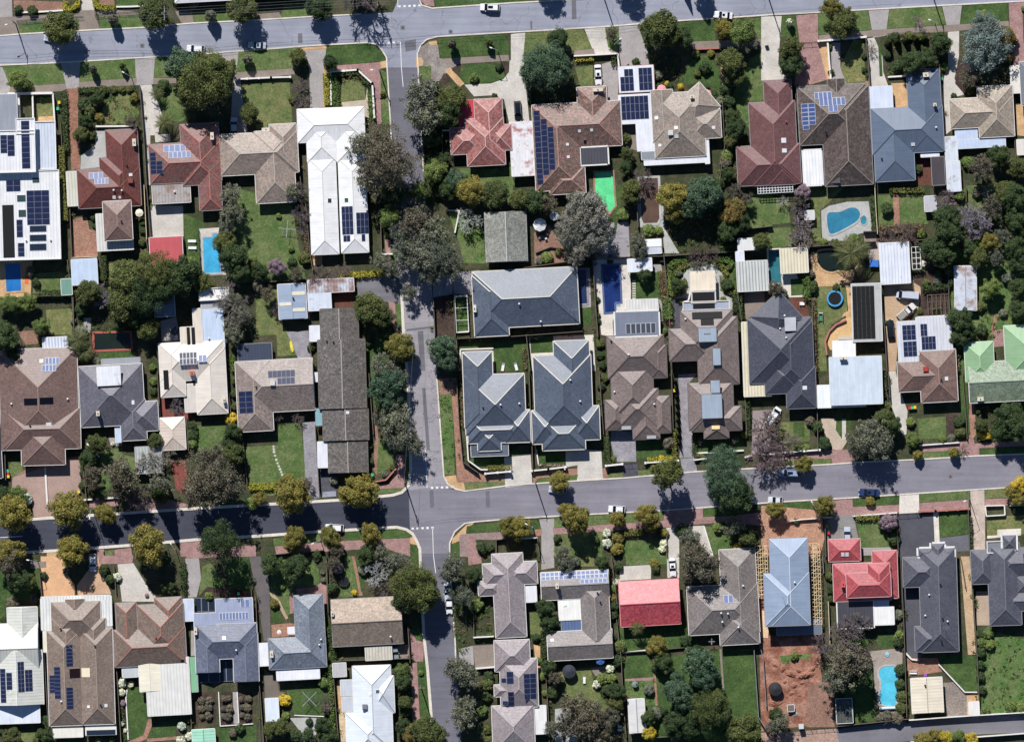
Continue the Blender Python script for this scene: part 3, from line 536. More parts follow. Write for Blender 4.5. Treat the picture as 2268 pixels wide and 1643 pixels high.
area('verge_lawn', LAWN, [150,1480,560,1440,580,1500,160,1545]); area('verge_lawn', LUSH, [790,1420,1290,1385,1395,1450,1380,1475,790,1500]); area('footpath', PINK, [165,1548,780,1500,1360,1475,1370,1640,1240,1600,1130,1560,830,1580,180,1620]); area('kerb_ramp', SAND, [1360,1475,1400,1455,1430,1500,1440,1540,1365,1525]); area('verge_lawn', LUSH, [1362,1530,1440,1540,1450,1640,1365,1640]); area('footpath', ground((168, 146, 142), 'paver', (150, 128, 124)), [1800,1440,2170,1420,2200,1490,1940,1490,1880,1570,1880,1640,1805,1640]); area('kerb_ramp', SAND, [1740,1480,1860,1360,1940,1335,1860,1400,1860,1440,1805,1445,1800,1500,1730,1530]); area('verge_lawn', LUSH, [1730,1525,1800,1505,1805,1640,1725,1640]); area('verge_lawn', LUSH, [1865,1370,2170,1330,2270,1330,2160,1420,1860,1428])
T(2,2)
area('driveway', CON, [-70,760,165,740,180,1000,-60,1030]); area('driveway', CON, [475,690,790,700,805,955,575,975,580,830,475,850]); area('lawn', LUSH, [232,690,465,690,470,822,235,825]); area('footpath', BRICK, [180,880,580,860,580,925,240,945,190,1000]); area('verge_lawn', LAWN, [215,950,400,930,585,915,570,975,240,1005]); area('driveway', GREYP, [880,530,1095,530,1100,800,910,800,870,600]); area('driveway', DGREY, [970,810,1110,810,1120,930,980,940]); area('footpath', BRICK, [800,860,850,850,850,940,805,950]); area('verge_lawn', MOSS, [850,910,980,900,980,935,850,955]); area('verge_lawn', MOSS, [1115,880,1220,870,1240,930,1120,940])
area('garden_bed', LUSH, [1100,610,1410,580,1410,760,1100,780]); area('driveway', GREYP, [1470,30,1640,20,1560,110,1600,560,1610,760,1480,770,1500,600]); area('driveway', GREYP, [1490,775,1620,765,1640,890,1510,900]); area('lawn', LUSH, [1640,600,2040,570,2045,700,1650,720]); area('driveway', ground((158, 144, 146), 'plain'), [2130,350,2300,340,2300,700,2120,740]); area('lawn', LUSH, [0,690,110,700,100,720,0,740])
area('verge_lawn', LUSH, [140,1315,215,1308,262,1395,160,1400]); area('driveway', CONG, [240,1310,375,1300,360,1640,270,1640,260,1400]); area('verge_lawn', LAWN, [380,1300,1340,1235,1340,1315,370,1385]); area('footpath', BRICK, [200,1400,262,1395,270,1450,210,1460]); area('footpath', PINK, [360,1388,1340,1318,1350,1225,1690,1210,1690,1290,1960,1275,2266,1240,2300,1380,1900,1330,1360,1380,370,1445]); area('verge_lawn', LUSH, [1690,1212,2000,1190,2000,1280,1690,1288]); area('lawn', MOSS, [370,1450,800,1420,800,1640,370,1640]); area('lawn', LAWN, [985,1500,1310,1490,1320,1640,985,1640]); area('driveway', CON, [1365,1385,1480,1370,1480,1640,1370,1640]); area('driveway', CON, [1570,1370,1700,1365,1780,1640,1700,1640]); area('lawn', LAWN, [1705,1375,1960,1360,1950,1590,1775,1625])
T(3,2)
area('lawn', MOSS, [100,450,330,450,365,380,370,620,100,640]); area('lawn', LUSH, [225,455,325,450,320,585,230,590]); area('driveway', ground((200, 182, 162), 'plain', (170, 154, 138)), [470,410,620,430,600,500,700,620,650,700,570,690,480,500]); area('lawn', LUSH, [610,340,660,340,655,600,600,520]); area('path', CON, [655,420,690,420,690,600,655,600]); area('driveway', PINK, [480,700,750,690,770,808,570,818,560,760]); area('lawn', LUSH, [690,330,740,330,730,520,690,520]); area('footpath', PINK, [0,740,480,700,570,770,200,790,0,820]); area('verge_lawn', MOSS, [-60,800,380,775,565,770,565,828,390,838,-60,870]); area('driveway', CON, [1060,0,1130,0,1170,180,1235,350,1225,560,1190,560,1080,280])
area('lawn', LAWN, [1320,420,1580,400,1570,590,1340,600]); area('footpath', PINK, [1345,660,1770,620,1800,540,1830,640,2280,610,2280,660,1870,680,1870,742,1710,752,1710,700,1370,715]); area('path', BRICK, [1785,290,1830,290,1840,560,1800,620,1770,560]); area('verge_lawn', LAWN, [1365,720,1710,702,1715,752,1360,775]); area('verge_lawn', LUSH, [1870,690,2300,665,2300,725,1870,746]); area('lawn', LUSH, [1700,0,1750,0,1790,560,1760,600,1690,300]); area('garden_bed', MULCH, [1570,380,1680,380,1700,620,1590,620]); area('garden_bed', GARD, [1830,300,2300,260,2300,620,1850,620])
area('verge_lawn', LUSH, [110,1165,395,1145,400,1220,130,1240]); area('footpath', ground((196, 154, 130), 'dirt', (172, 132, 110)), [-60,1190,120,1200,400,1225,480,1280,500,1480,460,1640,-60,1640]); area('footpath', PINK, [560,1145,750,1130,750,1200,1160,1180,1160,1250,760,1270,580,1285]); area('verge_lawn', LUSH, [748,1130,860,1115,1175,1100,1160,1175,750,1200], 0); area('driveway', PALE, [1165,1090,1335,1080,1340,1250,1160,1260]); area('verge_lawn', LAWN, [1335,1085,1785,1060,1780,1130,1340,1160]); area('footpath', PINK, [1340,1165,1775,1135,1775,1215,1340,1240]); area('driveway', ground((216, 198, 184), 'paver', (196, 178, 164)), [1790,1055,1915,1045,1920,1300,1925,1640,1810,1640,1800,1300]); area('verge_lawn', MOSS, [1915,1050,2300,1025,2300,1110,1915,1125]); area('footpath', PINK, [1920,1130,2300,1115,2300,1180,1920,1190])
area('driveway', ground((146, 142, 140), 'plain'), [505,1290,755,1270,800,1470,520,1500]); area('lawn', LAWN, [775,1280,1120,1270,1130,1550,820,1560]); area('driveway', ground((90, 90, 98), 'plain', (76, 76, 84)), [1150,1260,1460,1250,1470,1520,1430,1640,1150,1640]); area('path', PALE, [1462,1240,1508,1240,1520,1520,1475,1520]); area('lawn', LUSH, [1515,1250,1770,1240,1770,1440,1520,1470]); area('driveway', ground((112, 112, 120), 'plain'), [1520,1475,1780,1445,1785,1590,1530,1600]); area('lawn', DRY, [1935,1290,2300,1270,2300,1440,1940,1455]); area('patio', PALE, [2030,1400,2240,1390,2240,1450,1940,1480,1940,1455,2030,1450]); area('patio', CONG, [830,1560,1090,1555,1090,1620,840,1630])
# ---- row 3
T(0,3)
area('lawn', LUSH, [-20,130,340,110,350,300,280,380,50,420,40,560,-20,600]); area('driveway', ground((226, 180, 140), 'plain', (206, 160, 122)), [360,0,570,0,590,150,660,250,660,350,380,365,360,200]); area('driveway', ground((206, 170, 140), 'plain', (186, 150, 122)), [680,260,870,0,890,60,950,250,985,330,690,345]); area('footpath', PINK, [870,0,1180,-10,1170,60,880,70]); area('driveway', CON, [1040,70,1180,60,1300,260,1380,360,1370,400,1080,400]); area('driveway', CONG, [1640,20,1760,15,1780,200,1740,360,1665,365]); area('lawn', LAWN, [1790,90,1870,60,2000,280,1840,270,1760,350]); area('garden_bed', MULCH, [1830,270,2200,310,2200,360,1760,355]); area('footpath', CONB, [270,50,410,45,410,100,270,110])
area('lawn', LUSH, [2000,20,2200,0,2230,300,2010,290]); area('lawn', LUSH, [1120,1170,1290,1160,1310,1440,1250,1610,1130,1625]); area('path', BRICK, [1310,1440,1345,1440,1345,1500,1300,1610,1250,1640,1130,1640,1270,1580]); area('lawn', LUSH, [1345,1500,1550,1480,1555,1590,1310,1610]); area('path', BRICK, [1300,1612,1700,1580,1700,1610,1300,1640]); area('lawn', MOSS, [180,1560,360,1545,370,1640,150,1640]); area('garden_bed', MULCH, [1720,1200,1900,1200,1910,1460,1730,1480]); area('path', CONG, [2060,1200,2110,1200,2120,1480,2070,1480]); area('garden_bed', MULCH, [1935,1205,2055,1200,2065,1490,1950,1500]); area('garden_bed', MULCH, [2105,1205,2230,1200,2240,1480,2115,1485]); area('lawn', LUSH, [1915,1510,2266,1490,2270,1640,1930,1640]); area('garden_bed', GARD, [1040,1060,1120,1060,1130,1640,1070,1640]); area('patio', CONG, [1690,600,1740,600,1740,880,1690,880]); area('footpath', PINK, [1720,-60,2266,-100,2266,0,1640,20])
T(1,3)
area('lawn', LAWN, [125,0,480,0,555,120,565,230,520,265,340,280,295,350,300,510,270,540,230,420,130,330], 0); area('driveway', ground((112, 106, 106), 'plain', (96, 90, 90)), [-60,0,100,0,120,310,130,740,70,750,20,400]); area('path', ground((190, 166, 140), 'plain'), [120,320,160,335,215,400,260,500,285,545,265,560,230,500,180,400,130,350]); area('lawn', LUSH, [135,360,170,380,250,570,150,600,135,450]); area('patio', PINK, [345,285,520,268,570,235,625,260,625,420,590,420,585,330,340,340,330,500,300,510,295,360]); area('patio', BRICK, [135,605,300,590,360,600,350,700,140,715]); area('lawn', LUSH, [270,1190,560,1150,640,1200,620,1400,340,1410]); area('driveway', ground((120, 112, 104), 'plain'), [70,990,180,1080,210,1200,260,1200,200,1250,80,1250])
area('lawn', LAWN, [790,0,850,0,910,350,860,355,740,360]); area('path', BRICK, [848,0,872,0,945,345,915,350]); area('lawn', LUSH, [880,0,1010,30,950,300,930,310]); area('footpath', PINK, [1345,620,1420,740,1490,760,1480,930,1420,935,1370,900]); area('verge_lawn', LUSH, [1365,600,1480,640,1490,740,1420,745]); area('verge_lawn', LUSH, [1425,930,1500,930,1555,1420,1460,1440]); area('footpath', PINK, [1370,950,1425,940,1450,1440,1385,1460]); area('garden_bed', GARD, [1210,960,1370,960,1390,1460,1260,1560,1230,1400]); area('patio', STONE, [300,1430,560,1420,520,1640,380,1640,400,1560]); area('patio', ground((224, 206, 170), 'paver', (206, 186, 150)), [735,1380,790,1385,810,1640,740,1640]); area('patio', SAND, [715,1100,760,1090,760,1380,735,1380]); area('patio', CONB, [1240,780,1350,780,1355,900,1210,905])
area('driveway', CONG, [1795,820,1920,790,1930,960,1800,950]); area('driveway', CONB, [1920,790,2110,780,2120,975,1940,985]); area('lawn', LAWN, [1960,1280,2030,1270,2040,1430,1970,1430]); area('verge_lawn', GARD, [1700,420,2040,340,2100,760,1920,780,1800,900]); area('garden_bed', GARD, [640,380,700,600,740,900,660,930,640,600]); area('footpath', PINK, [1870,-180,1930,-180,1990,0,2000,60,1880,80]); area('verge_lawn', LUSH, [1375,-20,1445,-20,1450,85,1380,85])
T(2,3)
area('driveway', CONG, [260,-200,370,-200,375,100,260,120]); area('garden_bed', GARD, [370,-40,590,0,590,100,375,105]); area('lawn', MOSS, [590,-120,720,0,730,90,595,90]); area('driveway', CON, [950,90,1230,75,1230,200,955,215]); area('lawn', LAWN, [1000,-60,1390,-60,1370,70,1010,80]); area('lawn', LUSH, [950,630,1550,590,1640,690,1640,800,1190,830,960,840]); area('lawn', LUSH, [970,870,1240,860,1260,1080,990,1090]); area('lawn', WILD, [990,1100,1260,1090,1280,1310,1140,1320,1000,1220]); area('lawn', LUSH, [1260,900,1840,840,1880,1220,1900,1640,1180,1640,1180,1330,1280,1310]); area('lawn', LUSH, [1860,820,2150,820,2180,1350,2220,1640,1900,1640]); area('path', CONB, [1835,820,1855,820,1882,1220,1866,1220]); area('path', BRICK, [1240,880,1262,880,1290,1320,1270,1320])
area('path', PINK, [1000,1085,1250,1068,1252,1095,1000,1105]); area('lawn', MOSS, [420,1010,690,980,740,1160,860,1330,820,1380,480,1250]); area('patio', CONB, [690,985,880,965,890,1000,740,1060]); area('garden_bed', GARD, [720,1070,920,980,960,1300,860,1330,780,1200]); area('lawn', MOSS, [160,500,260,500,270,690,160,690]); area('patio', SAND, [190,770,250,800,250,1040,210,950]); area('path', RDIRT, [2180,200,2250,350,2266,900,2250,1400,2200,1350]); area('driveway', CON, [1370,-30,1480,-30,1480,190,1375,190]); area('patio', STONE, [380,1350,560,1330,580,1640,380,1640])
T(3,3)
area('ground_works', RDIRT, [-60,700,460,700,480,1200,340,1500,-60,1550]); area('ground_works', BDIRT, [350,1130,560,1100,590,1510,340,1510]); area('path', ground((230, 196, 160), 'plain'), [-60,480,20,480,0,720,-60,720]); area('lawn', WILD, [100,880,390,860,380,900,230,930,130,950]); area('lawn', LUSH, [640,730,900,720,880,790,660,780]); area('lawn', LUSH, [950,710,1130,690,1150,800,980,810]); area('lawn', LUSH, [620,1000,930,960,960,1450,740,1480]); area('patio', ground((168, 156, 146), 'plain', (196, 186, 176)), [900,840,1190,810,1190,1000,1180,1400,990,1390,930,1100,930,950])
area('path', ground((212, 184, 152), 'paver', (196, 168, 136)), [1700,0,1785,0,1840,870,1770,870]); area('patio', ground((92, 92, 100), 'plain'), [1190,250,1340,250,1360,900,1250,890,1215,820]); area('patio', BRICK, [1225,900,1500,900,1540,1020,1240,1060]); area('lawn', LUSH, [1520,880,1840,870,1860,1190,1750,1200,1600,1050]); area('patio', ground((158, 146, 136), 'dirt', (140, 130, 122)), [1550,1120,1650,1110,1760,1220,1760,1400,1590,1420]); area('patio', SAND, [1760,1230,1860,1200,1870,1400,1760,1400]); area('patio', ground((190, 170, 150), 'plain'), [1840,310,1960,310,1960,610,1850,610])
area('lawn', WILD, [1900,640,2300,740,2300,1400,1880,1420,1850,900]); area('road', ground((128, 126, 132), 'asphalt'), [600,1530,1250,1450,1560,1430,2300,1400,2300,1560,1900,1570,1270,1630,600,1720]); area('footpath', ground((190, 160, 144), 'dirt', (170, 140, 126)), [-60,1560,600,1520,640,1700,-60,1700]); area('ground_works', BRICK, [-40,1300,340,1300,330,1420,200,1400])

def mound(u, v, a, b, h, ang, label, mat):
    x0, y0 = P(u, v); rng = random.Random(int(u)); m = MB(); N = 14; ca, sa = math.cos(R(ang)), math.sin(R(ang)); Z = {}
    for i in range(N + 1):
        for j in range(N + 1):
            s, t = i / N * 2 - 1, j / N * 2 - 1; d = math.hypot(s, t); z = h * max(0, 1 - d * d) * rng.uniform(.55, 1.2) - .02
            x, y = s * a + rng.uniform(-.06, .06), t * b + rng.uniform(-.06, .06); Z[i, j] = (x * ca - y * sa, x * sa + y * ca, z)
    for i in range(N):
        for j in range(N): m.poly([Z[i, j], Z[i + 1, j], Z[i + 1, j + 1], Z[i, j + 1]])
    o = m.build('earth_mound', mat, None, (x0, y0, 0)); o['kind'] = 'structure'; o['label'] = label
T(3,3)
mound(330, 1050, 2.6, .9, .9, 12, 'long heap of dug red earth on the building site', RDIRT); mound(200, 1040, 1.6, .8, .7, -20, 'small heap of red earth beside the long heap', RDIRT); mound(230, 1140, 1.0, .8, .5, 30, 'low red clods near the water tank', RDIRT); mound(60, 1290, 2.2, 1.2, .5, 5, 'flat red heap below the water tank', RDIRT)

for k, (u, v, a, b, h, g) in enumerate(((390, 1000, 1.4, .6, .5, 40), (130, 990, 1.2, .7, .5, 70), (270, 1010, .8, .5, .5, -40), (300, 1120, .7, .4, .35, 10), (150, 1110, .6, .5, .3, 60), (210, 1210, .9, .5, .35, 20), (60, 960, 1.0, .5, .35, -30), (280, 1230, .5, .4, .3, 0), (240, 1400, .9, .6, .4, 30))):
    mound(u, v, a, b, h, g, '%s clod heap of churned earth on the building site' % ('first second third fourth fifth sixth seventh eighth ninth'.split()[k]), RDIRT if k < 8 else CONG)
# ================================================================== HOUSES
def S_(n, rm, cm, gm, rects, **op): return (n, rm, cm, gm, rects, op)
WR = metal((228, 230, 236)); WRS = metal((232, 232, 232), rib=0.12); CREAM = metal((226, 214, 198)); CREAMR = metal((228, 218, 190), rib=0.28); GREYFL = metal((150, 156, 170)); PALEB = metal((196, 210, 232))
GUTW = plain((226, 224, 218)); GUTD = plain((96, 92, 90)); GUTG = plain((150, 150, 152))
WWALL = plain((226, 226, 224))
T(0,0)
house('modern_house', 'large white flat-roofed modern house with stepped levels and many solar panels', 'white flat-roofed house', 4.5, 0, [
 S_('garage_roof', metal((150, 154, 164)), None, GUTW, [(-60,845,165,1170)], kind='F', he=5.0, parapet=0),
 S_('roof', WRS, None, WWALL, [(-60,1170,325,1530),(165,1062,322,1190)], kind='F', he=6.3, parapet=1),
 S_('side_roof', metal((206, 214, 226), rib=.15), None, WWALL, [(315,1085,500,1500)], kind='F', he=3.4, parapet=1),
 S_('lower_roof', WRS, None, WWALL, [(-60,1520,540,2300)], kind='F', he=4.6, parapet=1)],
 solar=[(22,1205,82,1365,1,4),(84,1205,148,1390,1,4),(208,1080,282,1500,1,9),(250,1690,450,1994,3,6),(68,1600,195,1700,2,2),(160,1949,215,2104,1,3),(172,2154,230,2274,1,3),(38,1819,140,2284,1,1,3),(275,2000,425,2058,1,1,4),(275,2080,425,2140,1,1,4),(275,2160,425,2222,1,1,4)],
 bits=[('sky',202,1760,75,55,glass((60,78,80))),('sky',210,1892,65,60,glass((60,78,80))),('vent',460,2125),('vent',245,2130),('sky',330,1600,60,40,glass((60,78,80)))], rot=1.5, wall=WWALL)
BR = tile((112, 66, 58), (96, 56, 50), .3); BRC = plain((128, 74, 64))
house('tiled_house', 'dark reddish brown tiled house with hooked plan and pale solar panels', 'reddish brown tiled house', 2.9, 24, [
 S_('roof', BR, BRC, GUTG, [(955,1152,1238,1830),(695,1492,1250,1838),(895,1392,1240,1820)]),
 S_('verandah_roof', metal((214, 212, 196), rib=.2), None, GUTW, [(598,1520,694,1828)], kind='F', he=2.5, open=1)],
 solar=[(795,1530,922,1588,3,1,2),(846,1580,970,1636,4,1,2)], bits=[('chimney',1197,1268,26,60),('sky',1165,1552,30,26),('ac',1165,1605,BRC),('vent',1132,1470,DARK),('vent',1018,1690),('vent',1090,1692),('sky',1020,1752,28,28),('sky',1070,1752,22,22)])
house('tiled_annex', 'two storey brown hip roofed annex standing on a white metal lean-to', 'brown hip roofed annex', 4.8, 24, [
 S_('roof', tile((136, 112, 104), (116, 94, 88), .25), plain((150, 128, 118)), GUTW, [(928,1784,1178,2130)]),
 S_('lean_to_roof', metal((214, 214, 208), rib=.22), None, GUTW, [(862,1890,1180,2218)], kind='F', he=2.7)], bits=[('vent',1090,1965,DARK)], front=-1, cat='annex')
RM = tile((150, 78, 76), (112, 96, 88), .5); RMC = plain((176, 120, 108))
house('tiled_house', 'mottled red tiled house with solar panels and a weathered grey patio roof', 'mottled red tiled house', 2.9, 24, [
 S_('roof', RM, RMC, GUTG, [(1612,1100,1950,1640),(1328,1268,1960,1620,'XHH'),(1762,1420,1965,1866)]),
 S_('patio_roof', metal((176, 170, 166), rust=.5, rib=.2, col2=(140,112,100)), None, GUTW, [(1350,1565,1690,1803)], kind='F', he=2.7, open=1)],
 solar=[(1455,1285,1650,1350,4,1,2),(1500,1345,1695,1405,5,1,2),(1335,1355,1390,1545,1,5,0),(1393,1432,1448,1545,1,3,0)], bits=[('chimney',1885,1212,26,60),('vent',1552,1700)])
T(1,0)
BG = tile((144, 137, 126), (162, 138, 126), .35); BGC = plain((178, 168, 156))
house('tiled_house', 'weathered beige and pink tiled house with two angled wings beside the white twin roofs', 'beige pink tiled house', 2.9, 23, [
 S_('roof', BG, BGC, GUTW, [(-318,1180,375,1545,'XHH'),(-8,1160,345,1798),(128,1100,368,1480)])], bits=[('chimney',90,1150,70,26)])
house('twin_roofed_house', 'long white metal roofed house with a hipped front and two parallel wings', 'white twin-roofed house', 3.0, 17, [
 S_('roof', metal((240, 240, 240)), plain((206, 204, 198)), GUTW, [(372,962,962,1258,'XHH'),(452,1090,710,1440,'YHH'),(714,1090,962,1440,'YHH'),(478,1400,724,2256,'YHH'),(742,1400,988,2242,'YHH')], capw=.15)],
 solar=[(762,1830,864,2080,3,4),(776,2086,838,2142,2,1),(892,1884,1000,2072,3,3),(938,2076,970,2138,1,1)], bits=[('sky',655,1778,30,34,glass((50,60,56))),('sky',803,1774,30,34,glass((60,90,56)))], rot=2.2)
RT = tile((148, 82, 80), (162, 114, 108), .5); RTC = plain((208, 176, 166))
house('tiled_house', 'red tiled cross-shaped house with pale ridges and a flat red corner roof', 'red cross-shaped house', 2.9, 24, [
 S_('roof', RT, RTC, plain((200,190,186)), [(1942,880,2188,1360),(1862,1052,2200,1470),(1720,1132,2010,1370,'XHH'),(2060,1108,2264,1338,'XHH')]),
 S_('flat_roof', metal((196, 66, 74)), None, plain((200,120,120)), [(1790,890,1950,1132)], kind='F', he=2.5)])
T(2,0)
house('carport', 'white flat carport with rust stains beside the red cross-shaped house', 'rust-stained white carport', 2.7, 0, [
 S_('roof', metal((232, 230, 232), rust=.35, col2=(168,84,72)), None, GUTW, [(-12,1085,190,1560)], kind='F', open=1)], cat='carport')
MR = tile((160, 114, 106), (104, 92, 82), .65); MRC = plain((176, 140, 130))
house('tiled_house', 'large mottled brown and red tiled house with dark solar columns beside the green pool', 'mottled brown tiled house', 3.0, 23, [
 S_('roof', MR, MRC, GUTW, [(582,775,842,1200),(186,915,965,1312,'XHH'),(192,930,615,1690,'YHH'),(330,1480,650,1722,'XHH')]),
 S_('patio_roof', metal((76, 76, 84), rib=.2), None, GUTW, [(606,1308,848,1462)], kind='F', he=3.2, open=1, gut=.35)],
 solar=[(205,985,262,1640,1,14),(263,1060,318,1555,1,10),(320,1130,374,1510,1,8)], bits=[('chimney',757,803,84,26),('sky',595,1168,24,24),('sky',702,1160,24,24),('sky',490,1285,24,24),('sky',497,1395,24,24),('sky',645,1260,24,30,glass())])
GB = tile((142, 136, 125), (158, 138, 127), .35); GBC = plain((172, 164, 152))
house('tiled_house', 'sprawling grey-beige tiled house with a splayed corner wing and white rear verandah', 'grey-beige splayed house', 2.9, 24, [
 S_('roof', GB, GBC, GUTW, [(1252,825,1700,1395),(1236,802,1430,1260,'YGH'),(1470,800,1790,1090,'XHH',None,None,38),(1560,975,1848,1232,'XHH')]),
 S_('verandah_roof', WR, None, GUTW, [(1165,1395,1742,1456),(1698,1140,1742,1456)], kind='F', he=2.6, open=1),
 S_('glazed_roof', plain((140,146,152), .4), None, GUTW, [(1140,1335,1555,1412)], kind='F', he=2.75, open=1)],
 bits=[('ac',1400,1185),('sky',1447,1140,34,30),('sky',1452,1216,34,30),('sky',1275,1050,32,30),('sky',1780,1135,30,28),('chimney',1587,865,30,26),('sky',1306,1292,26,24)])
house('solar_carport', 'carport with brick front gable and dark solar panels either side of a white strip', 'solar-panelled carport', 2.7, 0, [
 S_('roof', WR, None, plain((190,150,145)), [(942,590,1254,822)], kind='F', he=2.9),
 S_('rear_roof', WR, None, GUTW, [(945,842,1228,1098),(1100,1085,1264,1340)], kind='F', he=2.7, open=1)],
 solar=[(990,618,1070,682,2,1),(958,686,1076,812,3,2),(1120,606,1238,804,3,3),(966,856,1206,1062,6,3)], cat='carport')
T(3,0)
MAR = tile((118, 82, 80), (100, 70, 68), .25); MARC = plain((138, 96, 96))
house('tiled_house', 'maroon tiled long house widening in steps towards a white pergola', 'maroon tiled house', 2.9, 24, [
 S_('roof', MAR, MARC, GUTG, [(-22,715,222,1640),(-158,906,250,1640),(-278,1288,284,1640)])], bits=[('sky',132,1250,44,44),('sky',138,1340,42,36),('vent',155,1085,plain((190,80,80)))])
DB = tile((112, 100, 94), (78, 66, 60), .5); DBC = plain((150, 140, 130))
house('tiled_house', 'dark mottled brown tiled house with solar panels and a small front gable', 'dark mottled tiled house', 3.0, 25, [
 S_('roof', DB, DBC, GUTG, [(265,758,868,1278,'XHH'),(478,770,905,1645,'YHH'),(525,705,680,1000,'YGH')]),
 S_('patio_roof', metal((240, 240, 240), rib=.1), None, GUTW, [(308,1332,474,1645)], kind='F', he=2.8, open=1, gut=.3),
 S_('sunroom_roof', metal((92, 88, 86), rib=.2), None, GUTG, [(492,1150,622,1630)], kind='SE', he=3.0, pitch=16)],
 solar=[(402,822,555,886,4,1,2),(445,872,675,945,6,1,2),(526,940,608,1000,2,1,2),(290,925,412,1115,2,5,2),(303,1117,360,1156,1,1,2)], bits=[('vent',505,1178,DARK)])
BM = metal((104, 117, 136)); BMC = plain((96, 106, 120))
house('metal_roofed_house', 'blue-grey metal roofed house with a long front wing and broad rear hip', 'blue-grey metal roofed house', 2.9, 23, [
 S_('roof', BM, BMC, plain((150,158,168)), [(1236,620,1528,1350),(912,955,1545,1358,'XHH'),(930,975,1282,1608,'YHH')], capw=.14),
 S_('carport_roof', metal((214, 222, 238)), None, GUTW, [(886,770,1098,968)], kind='F', he=2.6, open=1),
 S_('verandah_roof', WR, None, GUTW, [(1345,1352,1510,1394)], kind='F', he=2.5, open=1),
 S_('deck_roof', metal((74, 68, 72), rust=.15), None, GUTG, [(1440,1390,1560,1645)], kind='F', he=2.55, open=1)],
 bits=[('chimney',1385,672,46,34),('chimney',1465,936,24,24),('sky',1275,1285,34,28),('vent',1478,1135),('vent',998,1412,DARK)])
house('tiled_house', 'beige tiled house with white rear verandah behind the blue-grey cedar', 'beige verandah house', 2.9, 23, [
 S_('roof', tile((168, 154, 138), (146, 134, 120), .35), plain((188,176,160)), GUTW, [(1602,870,2160,1132,'XHH'),(1852,765,2165,1218,'YHH')]),
 S_('verandah_roof', PALEB, None, GUTW, [(1650,1130,1846,1234),(1672,1228,2096,1312)], kind='F', he=2.5, open=1),
 S_('carport_roof', metal((214, 220, 230), rust=.3, col2=(150,138,128)), None, GUTW, [(1558,1212,1672,1430),(1572,1428,1700,1700)], kind='F', he=2.6, open=1)])
house('metal_roofed_house', 'grey house running out of the picture beside the pink driveway', None, 2.9, 12, [
 S_('roof', metal((120,126,134)), GUTG, GUTW, [(2225,545,2600,930,'YHH')]), S_('porch_roof', metal((226,220,208)), None, GUTW, [(2140,588,2236,830),(2195,1235,2420,1372)], kind='F', he=2.5, open=1)])
T(0,0)
house('metal_roofed_house', 'pale house whose gutter just shows beyond the far verge', None, 3.0, 15, [S_('roof', WR, GUTW, GUTW, [(1545,-420,2820,2,'XHH')])])
T(2,1)
house('gabled_cottage', 'old mossy grey gabled cottage with vine brackets on both sides', 'mossy gabled cottage', 2.9, 30, [
 S_('roof', tile((168, 168, 160), (130, 130, 122), .5), plain((196,196,190)), GUTG, [(-236,236,130,676,'YGG')])], rot=2.0, cat='cottage', front=1)
# ---------------- middle row
T(0,2)
BW = tile((124, 100, 92), (104, 84, 78), .3); BWC = plain((150, 128, 118))
house('tiled_house', 'wide chocolate brown tiled house with two dark roof openings and split driveway', 'chocolate brown house', 2.9, 22, [
 S_('roof', BW, BWC, GUTW, [(8,-200,698,690,'YHH',None,15),(45,330,720,690,'XHH'),(195,470,583,830,'YHH')])],
 solar=[(410,-122,535,-62,4,1,1),(382,-58,508,2,4,1,1)], bits=[('sky',285,268,118,58,glass((16,18,26))),('sky',425,260,118,58,glass((16,18,26))),('sky',444,468,46,30),('vent',113,288),('vent',610,245),('vent',280,480,DARK),('sky',377,-90,34,34)], rot=1.5)
house('tiled_house', 'dark brick house cut by the frame beside the chocolate brown house', None, 2.9, 22, [S_('roof', tile((70,70,78)), GUTD, GUTW, [(-300,380,18,950)])])
SG = tile((108, 106, 116), (90, 88, 98), .25); SGC = plain((130, 126, 134))
house('tiled_house', 'slate grey tiled house with a white roof deck and stepped gables', 'slate grey house', 2.9, 24, [
 S_('roof', SG, SGC, GUTW, [(712,-55,1278,482),(1072,250,1300,610,'YHH'),(1130,266,1408,530,'XHH')]),
 S_('roof_deck', WR, None, GUTW, [(872,-42,1080,126)], kind="F", he=5.9),
 S_('awning', PALEB, None, GUTW, [(1024,472,1086,630)], kind='F', he=2.4, open=1),
 S_('rear_roof', metal((160,164,170)), None, GUTG, [(900,-118,1250,-40)], kind='F', he=2.6, open=1)],
 bits=[('chimney',880,372,26,40),('sky',1187,275,24,38),('ant',1040,30)])
CRM = metal((230, 220, 208)); CRMC = plain((206, 196, 184))
house('metal_roofed_house', 'cream metal roofed house with many hips and flat white rear additions', 'cream many-hipped house', 3.0, 23, [
 S_('roof', CRM, CRMC, GUTW, [(1418,-258,1990,80,'XHH'),(1420,-250,1640,226,'YHH'),(1738,-200,2010,378,'YHH')], capw=.14),
 S_('porch_roof', metal((214,206,196)), None, GUTW, [(1636,110,1762,362)], kind='F', he=2.5),
 S_('sunroom_roof', metal((226,214,196)), None, GUTW, [(1602,-394,1802,-204),(1710,-556,1788,-390)], kind='F', he=3.2),
 S_('rear_roof', metal((196,212,234)), None, GUTW, [(1785,-550,1990,-205)], kind='F', he=3.0),
 S_('white_roof', metal((240,238,236)), None, GUTW, [(1768,-734,2032,-628)], kind='F', he=3.6, parapet=1),
 S_('link_roof', metal((170,172,178)), None, GUTW, [(1780,-628,1995,-552)], kind='F', he=3.0)],
 solar=[(1596,-168,1752,-58,5,2,6),(1765,-145,1838,-82,2,1,1),(1455,-10,1502,162,1,1,3),(1660,-388,1690,-215,1,1,3),(1702,-388,1734,-218,1,1,3)], bits=[('chimney',1708,15,40,34,plain((190,120,100))),('vent',1855,-290),('chimney',1990,255,20,40)])
